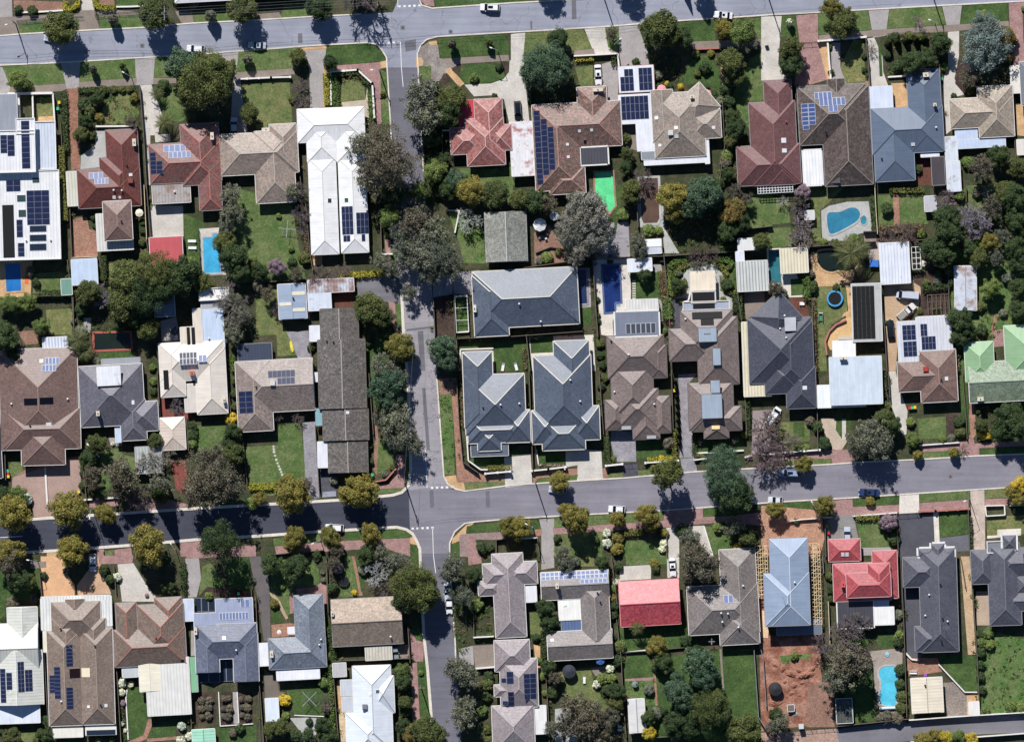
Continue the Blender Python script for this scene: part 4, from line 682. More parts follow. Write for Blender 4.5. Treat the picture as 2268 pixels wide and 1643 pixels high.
house('carport', 'small cream hipped carport between dark trees and red paving', 'small cream carport', 2.5, 20, [S_('roof', metal((222,206,192), rib=.1), plain((206,192,178)), GUTW, [(1422,408,1644,694,'YHH')], open=1)], cat='carport', front=1)
house('carport', 'rippled old silver carport roof showing between trees', None, 2.5, 0, [S_('roof', metal((186,190,190), rust=.3, rib=.35, col2=(140,138,132)), None, GUTG, [(1204,664,1440,900)], kind='F', open=1)], cat='carport')
T(1,2)
GT = tile((150, 136, 128), (126, 112, 106), .35); GTC = plain((168, 156, 148))
house('tiled_house', 'grey-brown tiled L-shaped house with blue solar panels and a front lawn', 'grey-brown L-shaped house', 2.9, 22, [
 S_('roof', GT, GTC, GUTW, [(-168,-100,514,358,'XHG'),(-166,-90,146,530,'YHH')]),
 S_('side_roof', tile((146,132,122)), None, GUTG, [(392,70,512,212)], kind='F', he=3.4),
 S_('pergola_roof', metal((66, 74, 92), rib=.2), None, GUTG, [(-158,-245,146,-78)], kind='F', he=2.6, open=1)],
 solar=[(112,-8,350,52,6,1),(196,55,350,112,4,1),(-146,176,-22,370,2,4)], bits=[('ac',155,105),('vent',10,140,DARK)])
UG = tile((126, 118, 112), (92, 88, 84), .65)
house('gabled_units', 'long row of four grey gabled units stepping down to the street', 'long grey gabled units', 2.9, 20, [
 S_('roof', UG, plain((166,158,150)), plain((110,106,102)), [(572,-552,908,-276,'YGG'),(555,-280,975,330,'YGG',3.3),(594,336,1000,612,'YGG',3.05),(640,618,994,897,'YGG',2.8)], capw=.26),
 S_('porch_roof', WR, None, GUTW, [(475,-404,580,-262),(515,10,570,95),(545,618,644,855)], kind='F', he=2.5, open=1),
 S_('teal_roof', metal((136,176,184)), None, GUTG, [(527,326,590,484)], kind='F', he=2.5, open=1)],
 bits=[('sky',816,364,28,26),('vent',630,-265,DARK),('vent',690,-255,DARK)], rot=1.5, cat='units')
T(1,1)
house('shed', 'blue-grey garage shed with cream skylight strips', 'blue-grey shed', 2.9, 8, [S_('roof', metal((160,174,194)), plain((140,152,170)), GUTW, [(202,872,448,1180,'YGG')])],
 solar=[(322,938,438,972,1,1,7),(212,1036,316,1066,1,1,7),(330,1084,440,1116,1,1,7)], bits=[('vent',335,1000,DARK)], cat='shed', front=1)
house('carport', 'rusted corrugated carport beside the blue-grey shed', 'rusted carport', 2.5, 0, [S_('roof', metal((214,220,230), rust=.9, rib=.3, col2=(132,88,70)), None, GUTW, [(462,830,868,946)], kind='F', open=1), S_('front_roof', metal((212,220,232), rust=.2), None, GUTW, [(464,944,668,1106)], kind='F', open=1)], cat='carport', front=1)
NB = tile((90, 99, 113), (82, 91, 105), .15, .42, .1, .6); NBD = plain((78, 86, 99)); NB_GLINT = plain((222, 216, 202)); NBG = plain((216, 210, 198))  # cream cap colour paints sun glint on north caps; NBD is the roof tone
house('hip_roofed_house', 'broad new blue-grey tiled house with ridges tinted sunlit cream lying across the block', 'broad sunlit-ridged house', 3.0, 24, [
 S_('roof', NB, NB_GLINT, NBG, [(1925,790,2226,1332,'YHH'),(1928,744,2850,1246,'XHH')], capw=.22, gut=.2, ncap=NBD)], bits=[('chimney',1935,1090,26,60,NBG),('ant',2800,1100),('vent',2330,1050),('vent',2520,1205)], front=1)
T(2,2)
house('hip_roofed_house', 'new blue-grey tiled corner house with cream wall and sunlit-tinted ridges beside the side street', 'sunlit-ridged corner house', 3.0, 25, [
 S_('roof', NB, NB_GLINT, NBG, [(-426,-172,-168,500,'YHH'),(-414,28,116,560),(-60,342,162,628,'XHH'),(-390,400,100,632,'XHH'),(-306,490,-98,705,'YHH')], capw=.22, gut=.2, ncap=NBD),
 S_('porch_roof', NB, None, NBG, [(-365,640,-30,752)], kind='F', he=2.6)], bits=[('vent',65,285),('vent',-255,322,DARK),('vent',-100,296)], rot=2.0)
house('hip_roofed_house', 'new blue-grey tiled house with sunlit-tinted ridges and two concrete driveways', 'sunlit-ridged driveway house', 3.0, 25, [
 S_('roof', NB, NB_GLINT, NBG, [(376,-270,688,330,'YHH'),(198,-142,706,560),(178,342,410,640,'XHH'),(540,306,775,606,'XHH'),(264,400,646,696)], capw=.22, gut=.2, ncap=NBD)], bits=[('vent',602,265),('vent',515,78)], rot=2.0)
TB = tile((132, 118, 112), (116, 102, 98), .25, .45, .3, .6); TBC = plain((112, 98, 94))
house('tiled_house', 'taupe tiled house of many small hips with a glazed grey rear roof', 'taupe many-hipped house', 2.9, 27, [
 S_('roof', TB, TBC, GUTD, [(842,-318,1345,60,'XHH'),(1220,-232,1368,60,'YHH'),(876,-60,1252,420),(912,155,1300,516),(820,248,1010,520,'YHH'),(1060,225,1304,604,'YHH'),(1250,212,1404,550,'YHH')]),
 S_('rear_roof', metal((124,130,146)), None, GUTW, [(908,-530,1300,-308)], kind='F', he=3.2, gut=.4),
 S_('pergola_roof', metal((222,220,214), rib=.2), None, GUTW, [(1005,-640,1292,-540)], kind='F', he=2.8, open=1)],
 solar=[(1005,-424,1270,-332,6,1,6)], bits=[('sky',1010,500,84,30),('sky',1232,582,82,28),('vent',905,182),('vent',1256,290),('vent',875,-265,DARK),('vent',1030,-145)], rot=2.0)
house('two_level_house', 'tall taupe tiled house with black thermal panels and sunken grey roof decks', 'taupe house with black panels', 4.2, 25, [
 S_('roof', TB, TBC, GUTD, [(1490,-535,1950,-120,'XHH'),(1386,-380,1760,-92,'XHH'),(1635,-480,1998,120,'YHH'),(1556,96,1958,520,'YHH'),(1578,310,2030,530,'XHH'),(1690,435,1916,596,'YHH')]),
 S_('roof_deck', metal((158,172,186)), None, GUTD, [(1640,-385,1806,-256),(1766,-205,1842,-50),(1746,76,1836,196),(1666,198,1856,420)], kind='F', he=6.9),
 S_('balcony_roof', metal((168,176,190)), None, NBG, [(1508,-620,1922,-535),(1580,-706,1802,-600)], kind='F', he=3.4, parapet=1),
 S_('patio_canopy', metal((236,222,200)), None, NBG, [(1566,-890,1802,-705)], kind='F', he=3.3, open=1, parapet=0)],
 solar=[(1588,-524,1856,-460,1,1,3),(1664,-459,1780,-404,1,1,3),(1596,-690,1790,-552,1,1,3)], bits=[('vent',1530,-460),('sky',1796,478,70,64,plain((232,196,140)))], rot=2.0)
CH = tile((78, 80, 92), (66, 68, 80), .25); CHC = plain((96, 98, 108))
house('tiled_house', 'charcoal tiled house with a diagonal rear wing and cream striped carport', 'charcoal tiled house', 3.1, 25, [
 S_('roof', CH, CHC, plain((130,130,134)), [(2090,-470,2650,100),(2180,-640,2520,-290,'H',None,None,40),(2250,-440,2664,190,'YHH'),(2420,-40,2686,330,'YHH'),(2230,-120,2560,200,'XHH')]),
 S_('carport_roof', CREAMR, None, GUTW, [(2036,-440,2290,224)], kind='F', he=2.7, open=1),
 S_('dormer_roof', metal((196,198,204)), None, GUTG, [(2400,-480,2510,-350)], kind='SW', he=5.2, pitch=10)],
 bits=[('sky',2584,146,40,34),('vent',2366,-375),('vent',2418,-295),('vent',2405,-490)], rot=2.0)
T(3,2)
house('metal_roofed_house', 'pale blue-white flat metal house with a dark mat covered rear roof', 'pale blue flat house', 3.6, 3, [
 S_('roof', metal((206,217,228)), None, GUTW, [(540,-128,1000,292)], kind='F', he=4.0),
 S_('front_roof', metal((240,244,248)), None, GUTW, [(432,118,858,318)], kind='F', he=2.7),
 S_('patio_roof', metal((242,242,242)), None, GUTW, [(565,-270,768,-116)], kind='F', he=2.9, open=1),
 S_('rear_roof', metal((190,190,188), rust=.2, col2=(160,160,156)), None, GUTW, [(735,-775,1000,-262)], kind='F', he=3.2)],
 solar=[(745,-752,938,-285,5,12,3)], bits=[('chimney',655,-115,60,20)], rot=1.8)
BT = tile((134, 108, 98), (112, 90, 82), .35); BTC = plain((156, 132, 120))
house('tiled_house', 'brown tiled house joined to a white metal rear roof with four solar blocks', 'brown white-backed house', 2.9, 24, [
 S_('roof', BT, BTC, GUTW, [(1142,-95,1655,172,'XHH'),(1338,-190,1664,272,'YHH')]),
 S_('rear_roof', metal((214,216,222), rib=.12), None, GUTW, [(1142,-442,1312,-80),(1306,-484,1622,-150)], kind='F', he=3.0)],
 solar=[(1182,-408,1300,-276,3,3),(1192,-264,1310,-130,3,3),(1342,-418,1402,-310,2,2),(1352,-308,1478,-192,4,2)], bits=[('ac',1386,-18,plain((170,60,56))),('sky',1570,65,30,34),('vent',1522,74,DARK)])
GR = tile((150, 168, 140), (120, 128, 112), .4); GRL = metal((146,180,138))
house('green_roofed_house', 'pale green roofed house with two bright green rear hips', 'green-roofed house', 2.9, 23, [
 S_('rear_roof', GRL, plain((170,206,160)), GUTW, [(1736,-258,1992,90,'YHH'),(2088,-412,2500,60,'YHH')]),
 S_('roof', GR, plain((156,172,150)), GUTW, [(1768,-98,2600,262,'XGG')])], bits=[('chimney',1868,245,50,30)])
# ---------------- bottom row
T(0,3)
DW = metal((222,222,212), rust=.3, col2=(176,180,168), rib=.12)
house('metal_roofed_house', 'weathered white metal roofed house with front gable and dark solar strips', 'weathered white house', 3.0, 25, [
 S_('roof', DW, plain((228,228,222)), GUTW, [(76,446,342,800,'YGG'),(-260,592,350,1030,'XGG'),(-70,830,390,1310,'YGG')]),
 S_('verandah_roof', metal((222,228,240)), None, GUTW, [(-60,1312,362,1474)], kind='F', he=2.5, open=1)],
 solar=[(15,986,66,1286,1,8),(70,1020,124,1170,1,4),(174,922,230,1190,2,7),(236,994,300,1184,2,5)], rot=2)
TT = tile((138, 122, 110), (122, 106, 96), .25); TTC = plain((160, 142, 128))
house('tiled_house', 'long twin-ridged taupe tiled house wrapped by a white front verandah', 'twin-ridged taupe house', 2.9, 25, [
 S_('roof', TT, TTC, GUTW, [(462,395,898,720,'XHH'),(432,650,735,1492,'YHH'),(718,630,1015,1482,'YHH'),(466,540,728,900,'YHH'),(730,540,950,900,'YHH'),(582,370,762,540,'YGH')]),
 S_('verandah_roof', metal((228,228,224), rib=.25), None, GUTW, [(366,370,470,652),(366,342,988,396),(892,345,1000,618)], kind='F', he=2.5, open=1),
 S_('side_roof', metal((232,224,200)), None, GUTW, [(384,652,446,848)], kind='F', he=2.5, open=1),
 S_('rear_verandah_roof', metal((232,228,216)), None, GUTW, [(470,1498,746,1602),(756,1476,1040,1582)], kind='F', he=2.4, open=1)],
 solar=[(597,775,655,966,1,6),(490,970,548,1252,1,8),(446,1045,494,1202,1,5),(600,1150,660,1342,1,6),(770,1528,1030,1578,1,1,4)], bits=[('sky',672,1025,90,80,glass((40,24,24))),('sky',768,1022,76,80,plain((232,220,190))),('vent',548,635,DARK),('vent',555,1275),('sky',793,1322,24,24),('sky',948,1312,26,28),('vent',903,1305,DARK),('vent',852,785,DARK)], rot=1.8)
RB = tile((120, 110, 99), (124, 100, 88), .4); RBC = plain((170, 108, 94))
house('tiled_house', 'rough brown tiled house with orange-red ridges and white metal rear additions', 'orange-ridged brown house', 2.9, 24, [
 S_('roof', RB, RBC, GUTG, [(1036,405,1222,800,'YHH'),(1016,632,1652,962,'XHH'),(1228,415,1640,900,'YHH'),(1380,356,1625,760,'YHH')]),
 S_('rear_roof', metal((226,224,218), rib=.14), None, GUTW, [(1300,892,1690,1400)], kind='F', he=3.0),
 S_('cream_roof', metal((236,228,206)), plain((210,210,206)), GUTW, [(1236,940,1432,1192,'YGG')], he=3.0, pitch=4),
 S_('grey_roof', metal((196,200,202)), None, GUTW, [(1084,965,1232,1068)], kind='F', he=2.6),
 S_('green_roof', metal((134,184,146)), None, GUTG, [(1668,884,1756,1200)], kind='F', he=2.5, open=1)], bits=[('vent',1390,712,plain((180,70,60))),('sky',1620,915,30,20,glass())])
SB = tile((96, 102, 120), (112, 116, 132), .25); SBC = plain((120,126,142))
house('tiled_house', 'slate blue house with pale blue flat front roof and dark glazed bays', 'slate blue house', 2.9, 24, [
 S_('roof', SB, SBC, GUTW, [(1738,592,2280,900,'XHH'),(1735,690,1946,1022,'YHG'),(2068,672,2292,1102,'YHG')]),
 S_('front_roof', metal((160,168,192)), None, GUTW, [(1912,366,2244,588),(1720,494,1922,652)], kind='F', he=3.0),
 S_('carport_roof', metal((206,214,232), rust=.15), None, GUTW, [(1624,370,1722,572)], kind='F', he=2.5, open=1)],
 solar=[(1946,490,2204,556,9,1,1),(2132,376,2214,446,2,1,1),(1722,366,1906,488,3,1,4),(1942,884,2062,1106,2,1,4),(1752,1022,1946,1116,2,1,4)], bits=[('chimney',1738,655,24,60),('sky',1990,715,34,34),('vent',2098,824)], rot=2)
T(1,3)
LB = tile((132, 140, 152), (110, 116, 126), .35); LBC = plain((112,118,128))
house('tiled_house', 'light slate L-shaped house with long white back verandah', 'light slate L-shaped house', 2.9, 24, [
 S_('roof', LB, LBC, GUTG, [(352,336,612,975,'YHH'),(116,708,624,985,'XHH')], capw=.14),
 S_('verandah_roof', metal((236,236,240)), None, GUTW, [(184,964,566,1086),(25,762,122,966),(282,620,356,684)], kind='F', he=2.5, open=1)],
 bits=[('chimney',145,858,24,56),('vent',565,776),('vent',580,730)])
DG = tile((176, 156, 136), (128, 112, 98), .3); 
house('gabled_house', 'plain brown gabled house with pale front slope and dark back slope', 'plain brown gabled house', 2.9, 27, [
 S_('roof', DG, plain((120,106,96)), GUTG, [(676,364,1296,780,'XGG')]),
 S_('carport_roof', metal((206,200,184), rust=.25, rib=.3, col2=(176,168,150)), None, GUTW, [(970,795,1204,912)], kind='F', he=2.4, open=1)], bits=[('vent',1195,705),('chimney',682,500,20,40)])
house('metal_roofed_house', 'white hip roofed house with turned bay and dark ridges', 'white hip roofed house', 3.0, 24, [
 S_('roof', metal((230,236,244)), plain((176,178,172)), GUTW, [(868,960,1205,1720,'YHH'),(1020,1052,1226,1380,'XHH'),(800,1372,1190,1800,'YHH')], capw=.16),
 S_('side_roof', metal((200,204,210)), None, GUTW, [(750,1086,876,1228),(762,1236,886,1372)], kind='F', he=2.6, open=1)], bits=[('ac',968,1322,plain((120,122,128))),('sky',1016,1210,20,24),('sky',1085,1185,40,24,glass((90,100,100)))], rot=2)
T(2,3)
PG = tile((152, 142, 144), (134, 124, 126), .2); PGC = plain((176,166,164))
house('tiled_units', 'pinkish grey tiled unit with small side wings on the side street corner', 'pinkish grey corner unit', 2.9, 25, [
 S_('roof', PG, PGC, GUTW, [(-162,-30,112,712,'YHH'),(-258,55,60,260,'XHH'),(-300,212,-100,345,'XHH'),(-60,42,225,246,'XHH')]),
 S_('carport_roof', metal((226,226,230)), None, GUTW, [(100,255,219,404)], kind='F', he=2.5, open=1)], cat='units')
house('tiled_units', 'pinkish grey tiled rear units with blue solar panels and white back roof', 'pinkish grey rear units', 2.9, 25, [
 S_('roof', PG, PGC, GUTW, [(-155,735,158,1010,'XHH'),(-105,900,228,1330,'YHH'),(-175,1310,200,1720,'YHH'),(-160,1126,20,1236,'XHH')]),
 S_('carport_roof', metal((232,230,228)), None, GUTW, [(180,1312,306,1568)], kind='F', he=2.5, open=1)],
 solar=[(104,1030,214,1160,2,3),(108,1160,216,1255,2,2),(-48,1012,14,1120,1,2),(-95,1072,-50,1112,1,1),(-34,1190,20,1360,1,4),(-84,1272,-36,1312,1,1)], cat='units', rot=2)
GC = tile((136, 128, 124), (118, 110, 106), .3); GCC = plain((158,150,146))
house('tiled_house', 'grey tiled U-shaped house with double row of square solar collectors', 'grey U-shaped house', 2.9, 24, [
 S_('roof', GC, GCC, GUTW, [(256,125,856,372,'XGG'),(612,238,866,860,'YHH'),(312,650,890,908,'XGG')]),
 S_('patio_roof', metal((240,238,232)), None, GUTW, [(410,362,616,560)], kind='F', he=2.8, open=1),
 S_('glazed_roof', metal((92,112,150), rib=.2), None, GUTG, [(434,558,620,662)], kind='F', he=2.6, open=1)],
 solar=[(256,128,846,196,15,2,1),(600,192,840,232,6,1,1)], bits=[('chimney',398,255,24,44),('vent',755,320,DARK),('vent',780,400,DARK),('sky',355,735,30,26),('sky',468,428,26,20)])
house('gabled_house', 'bright red gabled house, pale red in front and maroon behind', 'bright red gabled house', 3.2, 28, [
 S_('roof', tile((196, 70, 78), (214, 104, 108), .4, .4, .12, .8), plain((190,90,96)), plain((220,150,150)), [(952,208,1482,606,'XGG')])], rot=3.2)
house('tiled_house', 'grey-brown tiled house with side hip and single pale solar panel', 'grey-brown side-hipped house', 2.9, 24, [
 S_('roof', GC, GCC, GUTW, [(1850,-70,2168,770,'YHH'),(1552,250,2180,680,'XHH'),(1830,440,2178,776,'YHH')])],
 solar=[(1868,334,1952,406,2,1,2)], bits=[('vent',1845,495),('vent',1857,575),('vent',1998,620),('vent',2040,255),('vent',1905,500)])
T(3,3)
SV = metal((150,166,188)); 
house('two_level_house', 'new silver-blue metal roofed two storey house under construction', 'silver-blue unfinished house', 5.4, 23, [
 S_('roof', SV, plain((206,212,218)), GUTG, [(14,-165,352,604,'YHH'),(-40,140,360,606)], capw=.16),
 S_('lower_roof', metal((112,120,134)), None, GUTG, [(70,560,470,690)], kind='F', he=2.7)], bits=[('vent',225,222),('ant',120,350)], rot=1.8)
RD = tile((176, 84, 88), (156, 74, 78), .25); RDC = plain((206,110,110))
house('two_level_house', 'pinkish red tiled two level house with garage wing and dark rear terrace roof', 'pinkish red two level house', 2.9, 23, [
 S_('roof', RD, RDC, plain((216,190,186)), [(530,-155,812,40,'XHH'),(572,55,1080,390),(920,-55,1142,370,'YHH')]),
 S_('upper_roof', RD, RDC, plain((216,190,186)), [(682,136,1078,356,'XHH',5.2),(870,52,1070,300,'YHH',5.2)]),
 S_('terrace_roof', metal((72,72,80), rib=.15), None, GUTW, [(608,392,930,632)], kind='F', he=2.8, open=1, gut=.3),
 S_('patio_roof', metal((240,238,234)), None, GUTW, [(925,440,1114,606)], kind='F', he=2.7, open=1),
 S_('link_roof', metal((196,206,226)), None, GUTW, [(925,345,1066,440)], kind='F', he=2.75, open=1)], bits=[('sky',655,-20,30,34),('sky',692,-20,30,34),('chimney',655,240,30,50,plain((200,90,90)))], rot=2)
DC = tile((92, 92, 102), (80, 80, 90), .2); DCC = plain((116,116,124))
house('tiled_house', 'long dark charcoal tiled house with white stepped front parapet', 'long charcoal house', 3.2, 27, [
 S_('roof', DC, DCC, GUTG, [(1338,-80,1668,840,'YHH'),(1186,0,1520,266,'XHH'),(1292,610,1540,836,'XHH')]),
 S_('entry_roof', DC, DCC, WWALL, [(1436,-118,1556,60,'YHH'),(1320,-75,1450,0,'XHH'),(1540,-80,1640,0,'XHH')], gut=.45, he=3.4)], bits=[('vent',1512,240,DARK),('vent',1415,335),('vent',1382,518),('vent',1532,540,DARK),('vent',1578,568),('vent',1522,738,DARK),('ant',1545,620)], rot=1.8)
house('tiled_house', 'dark charcoal tiled house with boxed white front parapets beside the weedy yard', 'parapet-fronted charcoal house', 3.0, 25, [
 S_('roof', DC, DCC, GUTG, [(1790,-60,1990,240,'YHH'),(1942,-120,2228,606,'YHH'),(2000,-80,2420,192,'XHH'),(2170,150,2420,336,'XHH'),(2080,300,2420,480,'XHH')]),
 S_('front_roof', metal((130,134,142)), None, WWALL, [(1930,-135,2075,-35)], kind='F', he=3.4, parapet=1),
 S_('entry_roof', DC, DCC, WWALL, [(2062,-195,2190,-60,'YHH',3.6)], gut=.45)], solar=[(2245,-30,2300,60,1,2)], rot=1.8)
T(3,3)
house('garage', 'large cream metal garage with two ribbed slopes', 'large cream garage', 2.9, 7, [S_('roof', metal((236,224,202), rib=.1), plain((180,170,150)), GUTW, [(1262,1068,1540,1378,'YGG')])], bits=[('vent',1382,1135,DARK)], rot=3, cat='garage')
# ---------------- sheds and small roofs
def shed(lab, r, mat, he=2.3, kind='F', rot=None, name='shed', cat='shed', ref=None, **op):
    return house(name, lab, ref, he, op.pop('pitch', 10), [S_('roof', mat, op.pop('cap', None), op.pop('gut', GUTW), [r + (kind,)], over=.15, **op)], rot=rot, cat=cat)
T(0,1)
shed('pale blue flat garage roof at the end of the brick driveway', (642,652,868,878), metal((196,212,234)), 2.8, name='garage', cat='garage', ref='pale blue garage')
shed('green metal garden shed with a cream skylight', (548,828,642,968), metal((116,156,140)), 2.3, ref='green garden shed')
shed('red flat carport roof at the end of a concrete yard', (1332,458,1622,700), metal((196,92,98)), 2.7, name='carport', cat='carport', ref='red flat carport')
shed('dark silver shed with a sloping side under the big trees', (1372,942,1550,1160), metal((120,132,150), rust=.3, col2=(90,100,116)), 2.6, 'XGG')
shed('white and grey striped awning behind the chocolate brown house', (386,1342,606,1500), metal((220,226,240), rib=.45), 2.4, name='awning', cat='awning', open=1)
T(2,1)
shed('white double-pitched shed beside a grey-green shrub', (1180,478,1320,604), metal((222,226,236)), 2.4, 'XGG', cap=GUTW)
shed('white flat cabana roof at the end of the navy pool', (1022,648,1236,762), metal((228,232,240), rust=.15, col2=(170,176,186)), 2.6, name='cabana', cat='cabana', ref='white pool cabana', open=1)
shed('small white shed roof near the louvred pergola', (1996,470,2160,572), metal((226,226,226)), 2.4)
shed('louvred white and grey pergola roof with open slats', (1988,670,2262,934), metal((206,208,204), rib=.55), 2.9, name='pergola', cat='pergola', ref='louvred pergola', open=1, gut=GUTW)
shed('white L-shaped lean-to over a paved corner', (1978,585,2050,672), metal((224,228,238)), 2.5, name='lean_to', cat='lean-to', open=1)
T(3,1)
shed('cream ribbed pool house roof beside the teal pool', (105,556,348,775), CREAMR, 2.8, name='pool_house', cat='pool house', ref='cream pool house', open=1)
shed('large white ribbed shed beside a blue tarpaulin', (985,508,1246,870), metal((226,230,240), rib=.2, rust=.12, col2=(190,194,204)), 3.0, ref='large white shed')
shed('old rust-streaked silver shed standing in overgrown grass', (1646,714,1838,1106), metal((206,212,224), rust=.45, col2=(150,116,98)), 2.4, 'YGG', rot=.8, cap=STEEL, pitch=5, ref='rust-streaked shed')
shed('small white kiosk shed beside bare shrubs', (322,224,406,304), metal((214,212,210)), 2.1)
shed('bleached grey hut roof under bare branches', (1380,96,1484,230), metal((190,190,196), rust=.3, col2=(150,148,150)), 2.2)
T(1,3)
shed('pale blue-white garden shed beside round yellow shrubs', (88,1250,204,1456), metal((222,230,240)), 2.3, ref='pale garden shed')
shed('grey sheet shed with a rust streak on its roof', (682,940,800,1060), metal((190,188,188), rust=.15), 2.3)
T(0,3)
shed('pale green glasshouse roof at the foot of the rose beds', (1706,1524,1908,1680), metal((170,224,196), rib=.2), 2.4, 'YGG', name='glasshouse', cat='glasshouse', cap=plain((120,170,150)), ref='pale green glasshouse')
T(2,3)
shed('long white gabled shed with pale brick end beside the orchard', (1032,1256,1176,1556), metal((220,218,216)), 2.5, 'YGG', pitch=6, cap=STEEL, ref='long white gabled shed')
T(3,3)
shed('dark mossy timber-roofed shed beside the turquoise pool', (600,1255,742,1470), metal((84,88,84), rust=.3, rib=.3, col2=(120,120,112)), 2.4, ref='dark mossy shed')
shed('small cream garden locker against the lane wall', (1772,1282,1864,1404), metal((236,232,224)), 2.0)
shed('ruined grey timber hutch in the red earth yard', (172,1312,230,1368), metal((116,108,104)), 1.2, name='hutch', cat='hutch')
T(0,0)
T(1,3)
# ================================================================== TREES AND SHRUBS
SPEC = { # name, label stem, leaf colours, bark
 'ol': ('street_tree', 'olive-gold rounded tree', leaf((114,106,54), (94,94,48), .4)),
 'og': ('broadleaf_tree', 'olive green dense tree', leaf((84,90,52), (64,74,42), .4)),
 'dg': ('broadleaf_tree', 'dark green dense tree', leaf((62,76,46), (46,62,40), .4)),
 'gg': ('gum_tree', 'grey-green open gum tree', leaf((106,110,96), (88,92,80), .4)),
 'pb': ('gum_tree', 'brownish purple-tinged gum tree', leaf((98,92,82), (82,82,68), .4)),
 'lg': ('leafy_tree', 'light green leafy tree', leaf((102,116,64), (82,98,54), .4)),
 'bl': ('cedar_tree', 'blue-grey spreading cedar', leaf((104,118,116), (86,100,98), .3)),
 'gr': ('wattle_tree', 'silvery grey dense tree', leaf((124,122,118), (100,104,94), .35)),
 'bg': ('broadleaf_tree', 'bluish dark green tree', leaf((72,92,70), (56,76,62), .35)),
 'pk': ('blossom_tree', 'lilac-pink blossom tree', leaf((142,120,136), (118,106,108), .35)),
 'yl': ('golden_tree', 'golden yellow leafy tree', leaf((176,154,52), (150,140,60), .35)),
 'or': ('broadleaf_tree', 'orange-tipped green tree', leaf((122,100,58), (82,86,50), .4)),
 'wh': ('flowering_shrub', 'white flowering shrub', leaf((206,208,198), (110,128,90), .3))}
BARK = plain((118,104,94), .9); BARKP = plain((150,142,136), .9)
def quads(c, n, s, rng):
    """leaf faces: centres c, normals n, sizes s -> vertices"""
    t = rng.normal(size=c.shape); t -= n * (t * n).sum(1, keepdims=True); t /= np.linalg.norm(t, axis=1, keepdims=True) + 1e-9
    b = np.cross(n, t); s = s[:, None]
    return np.stack([c - t * s, c - b * s * .55, c + t * s, c + b * s * .55], 1).reshape(-1, 3)
def leafmesh(name, verts, mat):
    n = len(verts) // 4; me = bpy.data.meshes.new(name); me.from_pydata(verts.tolist(), [], np.arange(n * 4).reshape(-1, 4).tolist()); me.materials.append(mat); me.update(); return me
def unit(v): return v / (np.linalg.norm(v, axis=1, keepdims=True) + 1e-9)
def crown_mesh(seed, mat, nb=38, nl=150, br=(.26, .42), ls=.075, zc=1.3, vz=.8, loose=0.0, fill=0.25, lop=.18):
    rng = np.random.default_rng(seed); V = []
    for k in range(nb):
        z = 1 - 1.55 * (k + .5) / nb; a = k * 2.39996 + rng.uniform(-.5, .5); rr = math.sqrt(max(0, 1 - z * z))
        d = np.array([rr * math.cos(a), rr * math.sin(a), z]); rb = rng.uniform(*br)
        rad = (1 - rb) * (1 + rng.uniform(-lop, lop)) * (rng.uniform(.35, .8) if rng.random() < fill else 1)
        c = d * rad * np.array([1, 1, vz]) + np.array([0, 0, zc])
        n_ = int(nl * (rb / .34) ** 2); q = unit(rng.normal(size=(n_, 3))); q[:, 2] = np.where(q[:, 2] < -.35, -q[:, 2], q[:, 2])
        rp = rb * (1 - loose * rng.random(n_) ** 1.0) * rng.uniform(.86, 1.12, n_)
        p = c + q * rp[:, None] * np.array([1, 1, .8]); nn = unit(q + rng.normal(size=(n_, 3)) * (.45 + loose * .5) + np.array([0, 0, .25]))
        V.append(quads(p, nn, rng.uniform(.7, 1.3, n_) * ls, rng))
    return leafmesh('crown', np.concatenate(V), mat)
def trunk_mesh(seed, zc=1.3, bark=BARK, limbs=6, r=.07):
    rng = random.Random(seed); m = MB(); x, y = rng.uniform(-.05, .05), rng.uniform(-.05, .05)
    m.tube([(0, 0, -.02), (x * .5, y * .5, zc * .35), (x, y, zc * .75)], [r, r * .75, r * .5], 7)
    for k in range(limbs):
        a = k * 6.283 / limbs + rng.uniform(-.4, .4); l = rng.uniform(.45, .7)
        m.tube([(x * .7, y * .7, zc * .5), (x + math.cos(a) * l * .5, y + math.sin(a) * l * .5, zc * .85), (x + math.cos(a) * l, y + math.sin(a) * l, zc * 1.1)], [r * .5, r * .32, r * .12], 5)
    return m.mesh('trunk', bark)
def bare_mesh(seed, depth=4, wd=.02, spread=1.0):
    rng = random.Random(seed); segs = []
    def grow(p, d, l, r, k):
        q = p + d * l; segs.append((p, q, r, r * .6))
        if k == 0: return
        for i in range(3 if k > 1 else 4):
            e = (d + Vector((rng.gauss(0, .55), rng.gauss(0, .55), rng.gauss(.05, .35))) * spread).normalized()
            grow(p + d * l * rng.uniform(.45, 1.0), e, l * rng.uniform(.6, .82), max(r * .6, .009), k - 1)
    tr = [(Vector((0, 0, -.02)), Vector((0, 0, .6)), .06, .045)]
    for k in range(7):
        a = k * 6.283 / 7 + rng.uniform(-.3, .3); grow(Vector((0, 0, .5)), Vector((math.cos(a), math.sin(a), rng.uniform(.6, 1.5))).normalized(), .42, .03, depth)
    return tr, segs
def segmesh(name, segs, mat, n=3):
    m = MB()
    for a, b, r0, r1 in segs: m.tube([a, b], [r0, r1], n, cap=False)
    return m.mesh(name, mat)
PROTO = {}
